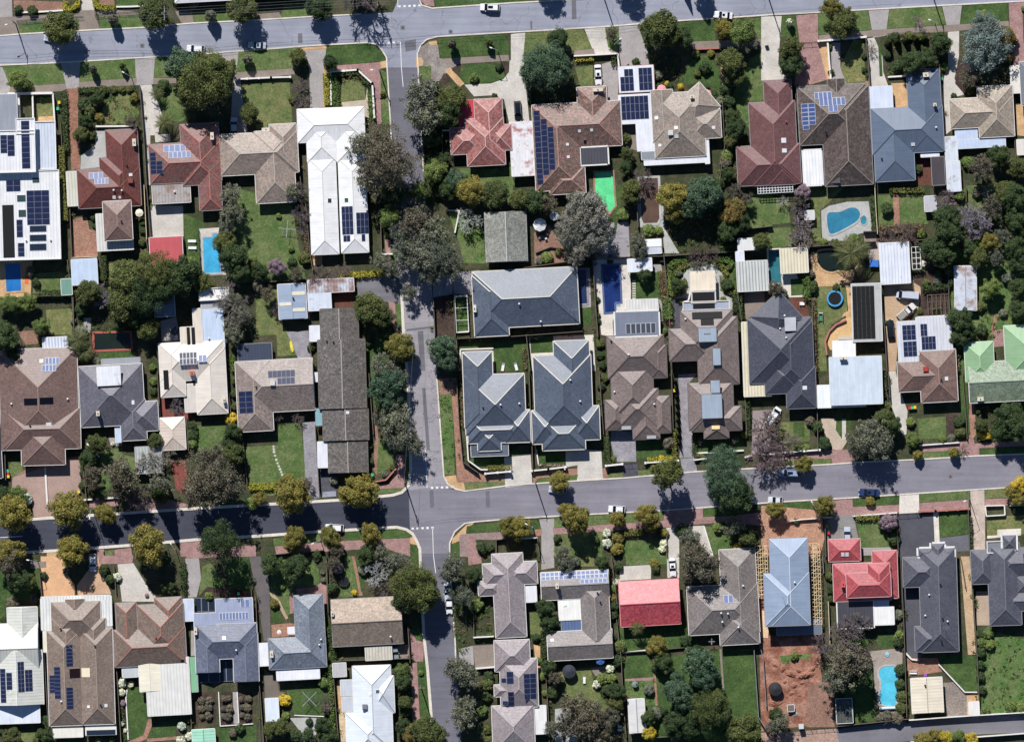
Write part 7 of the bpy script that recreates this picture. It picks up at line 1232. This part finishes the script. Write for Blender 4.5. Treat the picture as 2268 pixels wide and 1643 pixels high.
T(1,2); g_ = pole(1318,985,'white-armed power pole on the brick corner of the crossroads',10.8,[(10.5,2.6),(9.4,1.8)],None); pole(572,1492,'lamp post with short arm beside the garden of the L-shaped house',7.5,(),200)
T(2,2); h_ = pole(205,978,'power pole beside the concrete driveway of the new houses',9.6,[(9.3,1.6)]); pole(182,1375,'lamp post beside the walled front yard on the south path',9.5,(),150)
T(3,2); pole(1780,1118,'lamp post at the herringbone driveway mouth',8.3,(),200); pole(408,1205,'lamp post beside the red earth building site',6.5,(),120)
T(1,3); pole(1458,1148,'power pole with white crossarm on the side street verge',8.6,[(8.4,2.0)],None,0,90)
T(0,3); pole(333,35,'lamp post with white head beside the sandy driveway',7.5,(),170)
WIRE = plain((120, 122, 130), .5); nw = 0
def wire(p, q, off=0.0, z=None):
    m = MB(); ax, ay, ah = p; bx, by, bh = q; l = math.hypot(bx - ax, by - ay); nx, ny = -(by - ay) / l * off, (bx - ax) / l * off; N = 14
    m.tube([((bx - ax) * t / N + nx, (by - ay) * t / N + ny, ah + (bh - ah) * t / N - .9 * 4 * (t / N) * (1 - t / N)) for t in range(N + 1)], .022, 4, cap=False)
    o = m.build('power_line', WIRE, None, (ax, ay, 0)); o['label'] = 'thin overhead wire strung between the street poles'; o['category'] = 'power line'; o['group'] = 'overhead wires'
for p, q in ((a, b), (b, c), (c, d)):
    for o_ in (-1.05, -.4, .4, 1.05): wire(p, q, o_)
wire((a[0] - 60, a[1] - 3, 9), a, .5); wire((a[0] - 60, a[1] - 3, 9), a, -.5); wire(g_, h_, .3); wire(g_, h_, -.3); wire(h_, (h_[0] + 75, h_[1] - 3, 9)); wire(g_, (g_[0] + 4, g_[1] + 60, 9)); wire(d, (d[0] + 70, d[1] + 6, 10)); wire(d, (d[0] + 70, d[1] + 6, 10), .8)
# ---------------------------------------------------------------- pools
def pool(label, c, col, cop, sm=0, cw=.45, steps=None):
    p = [P(c[k], c[k + 1]) for k in range(0, len(c), 2)]
    if sm: p = chaikin(p, sm)
    if sum(p[k][0] * p[(k + 1) % len(p)][1] - p[(k + 1) % len(p)][0] * p[k][1] for k in range(len(p))) < 0: p = p[::-1]
    cx = sum(q[0] for q in p) / len(p); cy = sum(q[1] for q in p) / len(p); r = empty('swimming_pool', (cx, cy, 0)); p = [Vector((q[0] - cx, q[1] - cy, 0)) for q in p]; n = len(p)
    out = []
    for k in range(n):
        d1 = (p[k] - p[k - 1]).normalized(); d2 = (p[(k + 1) % n] - p[k]).normalized(); nn = Vector((d1.y + d2.y, -d1.x - d2.x, 0)); nn = nn.normalized() * (cw / max(.5, nn.length / 2)); out.append(p[k] + nn)
    m = MB(); m.poly([(q.x, q.y, .055) for q in p]); m.build('water', water(col), r)
    m = MB()
    for k in range(n):
        j = (k + 1) % n; m.poly([(p[k].x, p[k].y, .12), (out[k].x, out[k].y, .12), (out[j].x, out[j].y, .12), (p[j].x, p[j].y, .12)]); m.poly([(p[k].x, p[k].y, .04), (p[k].x, p[k].y, .12), (p[j].x, p[j].y, .12), (p[j].x, p[j].y, .04)]); m.poly([(out[k].x, out[k].y, 0), (out[j].x, out[j].y, 0), (out[j].x, out[j].y, .12), (out[k].x, out[k].y, .12)])
    m.build('coping', cop, r); tag(r, label, 'swimming pool', 'backyard pools', label.split(' with')[0].split(' beside')[0], (cx / PXM + 1134, 821.5 - cy / PXM)); return r
T(0,1); pool('bright blue lap pool behind the white flat-roofed house', [45,692,180,688,188,930,58,940], (46,120,190), SAND); pool('light blue pool with a keyhole step beside dark trees', [1798,465,1880,460,1885,430,1925,425,1955,770,1808,775], (74,176,222), STONE); pool('dark covered pool with red coping behind the slate grey house', [835,1310,1150,1302,1160,1440,838,1455], (34,44,38), plain((176,96,84)), cw=.5)
T(2,1); pool('bright green neglected pool with red brick edge', [735,-115,890,-118,905,100,912,180,865,238,830,190,738,80], (104,222,150), BRICK); pool('long navy pool with pale paving and steps', [802,712,948,708,962,1028,905,1035,908,1115,826,1122], (36,56,112), plain((90,104,140))); pool('narrow navy pool in shade beside the broad sunlit-ridged house', [580,748,652,745,665,1042,588,1048], (44,56,90), GREYP); pool('empty brown dirty pool with rounded end', [1135,-60,1290,-65,1305,290,1285,330,1165,335,1145,290], (100,80,68), STONE, 0, .6)
T(3,1); pool('kidney shaped blue pool on a pale stone deck', [515,250,560,235,640,240,720,195,790,200,820,250,800,310,700,370,570,435,535,420], (58,130,160), STONE, 2); pool('tiny round spa beside the kidney pool', [850,258,878,300,862,350,822,340,820,295], (58,140,160), STONE, 2, .2); pool('narrow teal pool beside the cream pool house', [5,575,100,570,120,860,15,868], (56,118,128), PALE); pool('dark free-form pool under a big palm', [428,600,470,575,620,570,760,620,800,690,760,740,690,760,620,745,560,770,480,740,440,680], (30,42,36), SAND, 2)
T(3,3); pool('turquoise pool with rounded end and rolled cover', [985,1000,1030,972,1120,970,1150,1000,1155,1322,1010,1318,985,1250,1000,1180,1005,1110,980,1050], (94,200,226), STONE, 1)
T(2,1); navy = [o for o in bpy.data.objects if o.get('label', '').startswith('long navy')][0]
for k in range(4):
    x, y = P(940, 1034 + k * 10); m = MB(); m.box(-.62, -.08, .05, .62, .08, .075 + .008 * k); o = m.build('pool_step', plain((150, 190, 226)), navy, (x - navy.location.x, y - navy.location.y, 0))
m = MB(); T(3,3); x, y = P(985,1345); x2, y2 = P(1150,1338); m.tube([(0, 0, .5), (x2 - x, y2 - y, .5)], .35, 10); o = m.build('pool_cover_roller', plain((206,226,232)), None, (x, y, 0)); tag(o, 'white pool cover roller at the end of the turquoise pool', 'roller')
# ---------------------------------------------------------------- yard furniture
def umbrella(u, v, r, col, label, h=2.4):
    x, y = P(u, v); o = empty('garden_umbrella', (x, y, 0)); rm = L(r); m = MB(); n = 8
    for k in range(n):
        a, b = 6.283 * k / n, 6.283 * (k + 1) / n; q = [(rm * math.cos(t), rm * math.sin(t), h) for t in (a, b)]; m.poly([q[0], q[1], (0, 0, h + .35 * rm)]); m.poly([q[0], (q[0][0], q[0][1], h - .15), (q[1][0], q[1][1], h - .15), q[1]])
    m.build('canopy', plain(col), o); m = MB(); m.cyl(0, 0, 0, h + .35 * rm + .1, .03, 8); m.build('pole', STEEL, o); m = MB(); m.cyl(0, 0, 0, .1, .3, 12); m.build('base', DARK, o); tag(o, label, 'umbrella')
T(0,1); umbrella(1238,245,36,(232,228,204),'cream round umbrella beside a boundary fence')
T(2,1); umbrella(245,350,60,(240,240,240),'big white octagonal umbrella over an outdoor table'); umbrella(375,270,45,(206,206,204),'pale umbrella half hidden by the silvery wattle')
T(2,3); umbrella(780,915,42,(70,110,170),'blue umbrella in the shade behind the grey house',2.2)
T(2,0); umbrella(1322,795,42,(226,150,156),'pink round awning umbrella under the front window',2.2); umbrella(1722,838,42,(226,150,156),'pink round awning umbrella at the splayed corner',2.2)
T(1,3); umbrella(208,668,20,(240,240,236),'small white umbrella on the brick courtyard',2.0); 
def table(u, v, label, ang=0, col=(200,196,190), n=4):
    x, y = P(u, v); o = empty('outdoor_table', (x, y, 0), R(ang)); m = MB(); m.box(-.75, -.45, .7, .75, .45, .75); m.build('table_top', plain(col), o)
    for a in (-1, 1):
        for b in (-1, 1): m = MB(); m.box(a * .65 - .03, b * .37 - .03, 0, a * .65 + .03, b * .37 + .03, .7); m.build('leg', DARK, o)
    tag(o, label, 'table')
def chair(u, v, ang, label, col=(206,204,200), group=None):
    x, y = P(u, v); o = empty('garden_chair', (x, y, 0), R(ang)); m = MB(); m.box(-.25, -.25, .42, .25, .25, .47); m.build('seat', plain(col), o); m = MB(); m.box(-.25, .22, .47, .25, .27, .9); m.build('backrest', plain(col), o)
    for a in (-1, 1):
        for b in (-1, 1): m = MB(); m.box(a * .22 - .02, b * .22 - .02, 0, a * .22 + .02, b * .22 + .02, .42); m.build('leg', DARK, o)
    tag(o, label, 'chair', group)
T(2,1); table(270,425,'dark table under the big white umbrella',0,(60,60,64)); chair(245,460,170,'pale chair at the shaded table, nearer the gabled cottage','' and 0 or (206,204,200),'umbrella chairs'); chair(300,468,190,'pale chair at the shaded table, nearer the wattle',(206,204,200),'umbrella chairs'); chair(308,430,250,'grey chair tucked beside the umbrella table',(150,150,150),'umbrella chairs')
table(868,675,'low dark bench table at the head of the navy pool',0,(50,50,56))
def lounger(u, v, ang, label):
    x, y = P(u, v); o = empty('sun_lounger', (x, y, 0), R(ang)); m = MB(); m.box(-1, -.33, .3, .45, .33, .38); m.build('mattress', WHITE, o); m = MB(); m.poly([(.45, -.33, .36), (1, -.33, .75), (1, .33, .75), (.45, .33, .36)]); m.poly([(.45, -.33, .30), (.45, .33, .30), (1, .33, .69), (1, -.33, .69)]); m.build('backrest', WHITE, o)
    for a in (-.9, .4):
        for b in (-.28, .28): m = MB(); m.box(a - .03, b - .03, 0, a + .03, b + .03, .3); m.build('leg', STEEL, o)
    tag(o, label, 'sun lounger', 'sun loungers')
T(0,1); lounger(1700,492,0,'white sun lounger nearer the red flat carport, beside the light blue pool'); lounger(1703,552,0,'white sun lounger furthest from the house beside the light blue pool')
T(1,1); lounger(2186,1605,80,'white sun lounger on artificial lawn by the corner house'); T(2,1); lounger(35,1600,105,'white sun lounger beside the pebble strip of the corner house')
def trampoline(u, v, r, col, label, net=1):
    x, y = P(u, v); o = empty('trampoline', (x, y, 0)); rm = L(r); m = MB(); m.cyl(0, 0, .78, .82, rm * .82, 28); m.build('mat', BLACK, o); m = MB(); n = 28
    for k in range(n):
        a, b = 6.283 * k / n, 6.283 * (k + 1) / n; m.poly([(rm * .8 * math.cos(a), rm * .8 * math.sin(a), .86), (rm * math.cos(a), rm * math.sin(a), .84), (rm * math.cos(b), rm * math.sin(b), .84), (rm * .8 * math.cos(b), rm * .8 * math.sin(b), .86)])
    m.build('safety_pad', plain(col), o)
    for k in range(6):
        a = 6.283 * k / 6; m = MB(); m.tube([(rm * math.cos(a), rm * math.sin(a), 0), (rm * math.cos(a), rm * math.sin(a), 2.2 if net else .8)], .03, 6); m.build('leg', STEEL, o)
    tag(o, label, 'trampoline')
T(3,1); trampoline(590,1000,72,(74,158,216),'black trampoline with bright blue rim on the lawn'); T(1,3); trampoline(778,220,48,(44,48,52),'dark trampoline beside the stepping stone path')
def hoist(u, v, r, ang, label, h=2.2):
    x, y = P(u, v); o = empty('clothes_hoist', (x, y, 0), R(ang)); rm = L(r); m = MB(); m.cyl(0, 0, 0, h, .04, 8); m.build('post', STEEL, o)
    for k in range(4): a = k * math.pi / 2; m = MB(); m.beam((0, 0, h - .1), (rm * math.cos(a), rm * math.sin(a), h + .1), .1, .07); m.build('arm', GALV, o)
    w_ = MB()
    for s in (.45, .7, .95):
        for k in range(4):
            a, b = k * math.pi / 2, (k + 1) * math.pi / 2; w_.beam((rm * s * math.cos(a), rm * s * math.sin(a), h + .05), (rm * s * math.cos(b), rm * s * math.sin(b), h + .05), .015, .015)
    w_.build('line', WIRE, o); tag(o, label, 'clothes hoist')
T(1,1); hoist(278,385,78,-5,'clothes hoist on the lawn behind the beige pink house'); T(1,3); hoist(475,1258,88,45,'large rotary clothes hoist beside the pale garden shed'); T(2,3); hoist(1765,750,28,0,'small clothes hoist in the shade of the side-hipped house')
T(3,1); hoist(1930,60,60,20,'old wire clothes hoist in the overgrown garden')
def bins(u, v, cols, lab, dx=0, dy=36):
    for k, (c, nm) in enumerate(cols):
        x, y = P(u + dx * k, v + dy * k); o = empty('wheelie_bin', (x, y, 0)); m = MB(); m.cyl(0, 0, 0, .95, .24, 4, 0, .36); m.build('bin_body', plain((40,60,52)), o); m = MB(); m.box(-.3, -.36, .95, .3, .36, 1.05); m.build('lid', plain(c), o); tag(o, 'wheelie bin with %s lid %s' % (nm, lab), 'bin', 'wheelie bins')
Yb, Gb, Rb = ((236,206,40),'yellow'), ((60,190,140),'green'), ((206,40,54),'red')
T(0,2); bins(70,880,[Gb,Rb,Yb],'in the row beside the chocolate brown house',3,25); bins(700,1065,[Yb],'alone by the street before the slate house')
T(0,0); bins(525,910,[Yb,Gb],'in the passage by the white modern house',-12,55); T(3,2); bins(1250,325,[Rb,Gb,Yb],'in the row before the brown white-backed house',24,-3); bins(520,1370,[Yb,Gb,Rb],'in the row beside the pinkish red house',8,30)
T(1,3); bins(1012,18,[Yb,Rb],'beside the silvery bare tree',34,8); T(2,1); bins(1402,1222,[Rb],'in the grey passage by the thermal panels'); T(1,2); bins(568,495,[Yb,Rb],'by the long gabled units',2,22); T(2,2); bins(1437,170,[Yb],'in the slot between the taupe houses'); T(3,0); bins(1532,700,[Gb],'beside the blue-grey front wing'); T(0,3); bins(2112,328,[Gb],'on the mulch before the slate blue house')
T(1,2); bins(1030,915,[Gb],'at the foot of the gabled units')
def tank(u, v, r, h, col, label):
    x, y = P(u, v); o = empty('water_tank', (x, y, 0)); rm = L(r); m = MB(); m.cyl(0, 0, 0, h, rm, 28); m.build('tank_wall', plain(col), o); m = MB(); m.cyl(0, 0, h, h + rm * .25, rm * 1.03, 28, 0, .12); m.build('tank_roof', plain(col), o); m = MB(); m.cyl(rm * .5, 0, h, h + rm * .2, .25, 12); m.build('hatch', DARK, o); tag(o, label, 'water tank')
T(2,3); tank(505,1015,58,2.0,(54,58,68),'black water tank on the lawn behind the grey U-shaped house'); T(3,3); tank(62,1170,58,2.0,(46,46,50),'black water tank in the red earth building yard'); T(2,3); tank(1088,1130,26,1.2,(120,140,136),'small grey-green tank on the orchard lawn')
T(3,1); tank(1370,690,28,1.2,(206,200,180),'small cream drum beside the greenhouse frame')
# open frames: pergolas, greenhouse, lattices
def frame(name, label, cat, c, nx, ny, h, mt, wd=.12, ang=None, posts=True, cross=False):
    x0, y0, x1, y1 = c; x, y = P((x0 + x1) / 2, (y0 + y1) / 2); o = empty(name, (x, y, 0), R(ROT if ang is None else ang)); w_, l_ = L(x1 - x0), L(y1 - y0); m = MB()
    for k in range(nx + 1): a = -w_ / 2 + w_ * k / nx; m.beam((a, -l_ / 2, h), (a, l_ / 2, h), wd, .12)
    m.build('rafters', mt, o); m = MB()
    for k in range(ny + 1): a = -l_ / 2 + l_ * k / ny; m.beam((-w_ / 2, a, h - .13), (w_ / 2, a, h - .13), wd, .12)
    if cross:
        for k in range(0, ny, 2): a, b = -l_ / 2 + l_ * k / ny, -l_ / 2 + l_ * (k + 2) / ny; m.beam((-w_ / 2, a, h + .1), (w_ / 2, min(b, l_ / 2), h + .1), wd, .1)
    m.build('battens', mt, o)
    if posts:
        for a in (-1, 1):
            for b in (-1, 1): m = MB(); m.box(a * w_ / 2 - .07, b * l_ / 2 - .07, 0, a * w_ / 2 + .07, b * l_ / 2 + .07, h - .2); m.build('post', mt, o)
    tag(o, label, cat)
RAW = plain((232, 206, 164))
T(3,1); frame('pergola','white grid pergola behind the maroon tiled house','pergola',(-95,-20,215,68),12,4,2.5,WHITE); frame('greenhouse_frame','white narrow greenhouse frame beside the large white shed','greenhouse',(1268,545,1345,742),2,4,2.2,WHITE); frame('vine_trellis','dark timber trellis frame in the vegetable garden','trellis',(1410,965,1600,1150),5,3,1.9,TIMBER)
T(1,1); frame('side_court_frame','white framed side court panels beside the broad house','frame',(1768,975,1875,1300),1,3,1.6,WHITE,.1)
T(2,1); frame('pergola','white slatted pergola between pool lawn and taupe house','pergola',(1005,1012,1292,1112),8,2,2.7,WHITE)
T(3,3); frame('roof_framing','pale timber roof framing along the far side of the unfinished house','framing',(382,-110,462,600),4,22,2.8,RAW,.1,2,True,True)
T(3,2); frame('roof_framing','pale timber porch framing where the unfinished house meets the neighbour driveway','framing',(-110,1540,-5,2000),5,14,2.8,RAW,.1,2,True,True)
T(3,2); frame('scaffold','pale scaffold bay at the rear corner of the unfinished house','scaffold',(330,1520,430,1680),3,4,3.0,RAW,.1,2)
T(2,2); m = MB()
# barbecue, toys and odds
def thing(name, label, cat, u, v, parts, ang=0):
    x, y = P(u, v); o = empty(name, (x, y, 0), R(ang))
    for n_, bx, mt in parts:
        m = MB()
        for b in bx: m.box(*b)
        m.build(n_, mt, o)
    tag(o, label, cat)
T(0,1); thing('beach_towel','orange towel spread beside the bright blue lap pool','towel',235,835,[('cloth',[(-.45,-.9,.02,.45,.9,.06)],plain((236,110,50))),('fold',[(-.4,.5,.06,.4,.85,.12)],plain((226,96,44)))])
T(3,1); thing('tarpaulin','bright blue tarpaulin draped beside the large white shed','tarpaulin',935,692,[('sheet',[(-1.1,-.8,1.2,1.1,.8,1.28)],plain((60,120,206))),('support',[(-1.0,-.7,0,1.0,.7,1.19)],TIMBER)])
thing('play_set','small green and white play set on the lawn','play set',465,1165,[('slide',[(-.3,-.9,.3,.3,.9,.4)],plain((60,150,100))),('ladder',[(-.5,.9,0,.5,1.05,1.0)],WHITE),('frame',[(-.5,-1.0,0,-.42,1.0,.9),(.42,-1.0,0,.5,1.0,.9)],STEEL)])
thing('outdoor_bench','grey outdoor kitchen bench on the sandy courtyard','bench',680,1350,[('bench_top',[(-1.6,-.4,.8,1.6,.4,.88)],CONC),('cabinet',[(-1.5,-.35,0,1.5,.35,.79)],STEEL)])
table(1510,1070,'old brown table under the timber trellis',0,(120,92,76))
thing('patio_set','white metal chair set on the red deck','patio set',300,1045,[('seat',[(-.5,-.4,.4,.5,.4,.48)],WHITE),('arm',[(-.6,-.4,.4,-.52,.4,.75),(.52,-.4,.4,.6,.4,.75)],WHITE)])
thing('barbecue','black barbecue with side shelves beside the sandy pool deck','barbecue',655,850,[('hood',[(-.4,-.3,.8,.4,.3,1.15)],BLACK),('shelf',[(-.9,-.25,.78,-.42,.25,.83),(.42,-.25,.78,.9,.25,.83)],STEEL)])
T(1,1); thing('kayak','yellow kayak lying on the grass by the paved drive','kayak',315,1425,[('hull',[(-.35,-1.0,.05,.35,1.0,.35),(-.2,-1.4,.08,.2,-1.0,.3),(-.2,1.0,.08,.2,1.4,.3)],plain((222,206,70))),('seat',[(-.2,-.3,.35,.2,.3,.4)],plain((230,226,120)))],12)
T(2,3); thing('picnic_bench','small white bench on the back lawn beside the water tank','bench',640,1095,[('seat',[(-.3,-.8,.4,.3,.8,.46)],WHITE),('leg',[(-.25,-.7,0,.25,-.6,.4),(-.25,.6,0,.25,.7,.4)],STEEL)])
thing('garden_bench','two white garden racks against the boundary fence','rack',955,1520,[('shelf',[(-.5,-.7,.5,.5,-.1,.56),(-.5,.1,.5,.5,.7,.56)],WHITE),('leg',[(-.5,-.7,0,-.44,.7,.5),(.44,-.7,0,.5,.7,.5)],STEEL)])
T(3,3); thing('site_cabin','grey cube cabin standing by the site fence','cabin',290,1500,[('cabin_wall',[(-.55,-.55,0,.55,.55,2.1)],plain((180,184,186))),('cabin_roof',[(-.6,-.6,2.1,.6,.6,2.25)],plain((206,206,206)))],4)
thing('outdoor_sofa','white outdoor sofa on the brick patio behind the charcoal house','sofa',1285,1028,[('seat',[(-.9,-.35,.1,.9,.35,.42)],WHITE),('backrest',[(-.9,.35,.1,.9,.5,.75)],WHITE)])
thing('play_table','small purple play table on the brick patio','table',1392,1050,[('top',[(-.35,-.3,.35,.35,.3,.42)],plain((160,90,200))),('leg',[(-.3,-.25,0,-.24,.25,.35),(.24,-.25,0,.3,.25,.35)],WHITE)])
thing('pool_toy','pale blue inflatable pool toy on the stone surround','pool toy',1055,865,[('body',[(-.35,-.6,.03,.35,.6,.2)],plain((150,200,214))),('ring',[(-.5,-.2,.2,.5,.2,.3)],plain((160,206,220)))],20)
T(1,2)
# stepping stones on the two lawns that show them
def stones(label, c, n, s):
    for k in range(n):
        t = k / (n - 1); i = min(int(t * (len(c) // 2 - 1)), len(c) // 2 - 2); f = t * (len(c) // 2 - 1) - i; u = c[2 * i] + (c[2 * i + 2] - c[2 * i]) * f; v = c[2 * i + 1] + (c[2 * i + 3] - c[2 * i + 1]) * f
        x, y = P(u, v); m = MB(); m.cyl(0, 0, 0, .05, s * (.85 + .3 * ((k * 7) % 5) / 5), 7); o = m.build('stepping_stone', CONC, None, (x, y, .012)); o['label'] = label; o['category'] = 'stepping stone'; o['group'] = label
stones('round pale stepping stone in the curving lawn path of the L-shaped house', [155,665,160,720,185,800,210,860,232,915], 10, .33)
T(2,1)
for k in range(8):
    x, y = P(1080, 845 + k * 22); m = MB(); m.box(-.42, -.2, 0, .42, .2, .06); o = m.build('paving_slab', CONC, None, (x, y, .03)); o['label'] = 'pale paving slab in the row beside the pool lawn'; o['category'] = 'paving slab'; o['group'] = 'slab row by the pool'
T(2,3)

cover()
# ================================================================== LABELS FOR TREES, PLANTS, FENCES AND GROUND
def rank():
    def dist(h, p):
        x0, y0, x1, y1 = h[1]; dx = max(x0 - p[0], 0, p[0] - x1); dy = max(y0 - p[1], 0, p[1] - y1); return math.hypot(dx, dy * 1.15)
    used = {}; out = []
    for o, base, cat, at, size in AUTO:
        bs = base or {'driveway': 'paved driveway', 'lawn': 'grass lawn', 'verge_lawn': 'grass verge', 'garden_bed': 'planted garden bed', 'footpath': 'footpath paving', 'patio': 'paved patio', 'path': 'narrow path', 'road': 'asphalt road', 'kerb': 'pale concrete kerb', 'road_patch': 'darker asphalt patch', 'kerb_ramp': 'sandy kerb ramp', 'ground_works': 'disturbed bare earth'}.get(cat, cat)
        hs = sorted(HOUSES, key=lambda h: dist(h, at))[:4]; h = hs[0]; x0, y0, x1, y1 = h[1]; fr = h[2]; ad = ''
        if size is not None and cat in ('tree', 'shrub', 'conifer', 'palm'):
            ad = ('small ' if size < .9 else '') if cat == 'shrub' else ('slender ' if size < 2.1 else ('huge ' if size > 6 else ('big ' if size > 4.4 else '')))
        elif size is not None: ad = 'short ' if size < 6 else ('long ' if size > 22 else '')
        if y0 - 6 < at[1] < y1 + 6 and not x0 < at[0] < x1:
            oth = [k for k in hs[1:] if (k[1][0] > at[0]) == (at[0] > x1) and k[1][1] < at[1] + 60 and k[1][3] > at[1] - 60]
            rel = 'between the %s and the %s' % (h[0], oth[0][0]) if oth else 'beside the %s' % h[0]
        elif x0 < at[0] < x1 and y0 < at[1] < y1: rel = 'against the %s' % h[0]
        else:
            up = at[1] < (y0 + y1) / 2; rel = ('in front of the ' if (up and fr < 0) or (not up and fr > 0) else 'behind the ') + h[0]
        out.append((o, ad + bs, rel, h, hs, at, size))
    def put(i, l):
        if len(l.split()) > 16: l = l.replace(' the ', ' ').replace('from left', 'from the left').replace('from top', 'from the top')
        if len(l.split()) > 16: l = l.replace('house', '').replace('dense ', '').replace('  ', ' ')
        out[i][0]['label'] = ' '.join(l.split()[:16]); LABELS.add(out[i][0]['label'])
    def groups(idx, key):
        g = {}
        for i in idx: g.setdefault(key(i), []).append(i)
        return g
    L1 = lambda i: out[i][1] + ' ' + out[i][2]
    def L2(i):
        o, b, rel, h, hs, at, s = out[i]; cx = (h[1][0] + h[1][2]) / 2
        side = 'at its left side' if at[0] < h[1][0] + 8 else ('at its right side' if at[0] > h[1][2] - 8 else ('left of centre' if at[0] < cx else 'right of centre'))
        return b + ' ' + rel + ', ' + side
    def split(idx, keys):
        for k, ids in groups(idx, keys[0]).items():
            if len(ids) == 1 and k not in LABELS: put(ids[0], k)
            elif len(keys) > 1: split(ids, keys[1:])
            else:
                ys = sorted(ids, key=lambda i: out[i][5][1]); xs = sorted(ids, key=lambda i: out[i][5][0]); n = len(ids)
                horiz = out[xs[-1]][5][0] - out[xs[0]][5][0] > out[ys[-1]][5][1] - out[ys[0]][5][1]; od = ['first', 'second', 'third', 'fourth', 'fifth', 'sixth', 'seventh', 'eighth', 'ninth', 'tenth', 'eleventh', 'twelfth', 'thirteenth', 'fourteenth', 'fifteenth', 'sixteenth']
                for j, i in enumerate(xs if horiz else ys):
                    b, rel = out[i][1], out[i][2]; w_ = ('from the left' if horiz else 'from the top')
                    put(i, ('%s %s %s, %s' % (od[min(j, 15)], w_, b, rel.replace('between the', 'between').replace(' and the ', ' and '))))
    split(range(len(out)), [L1])
rank()
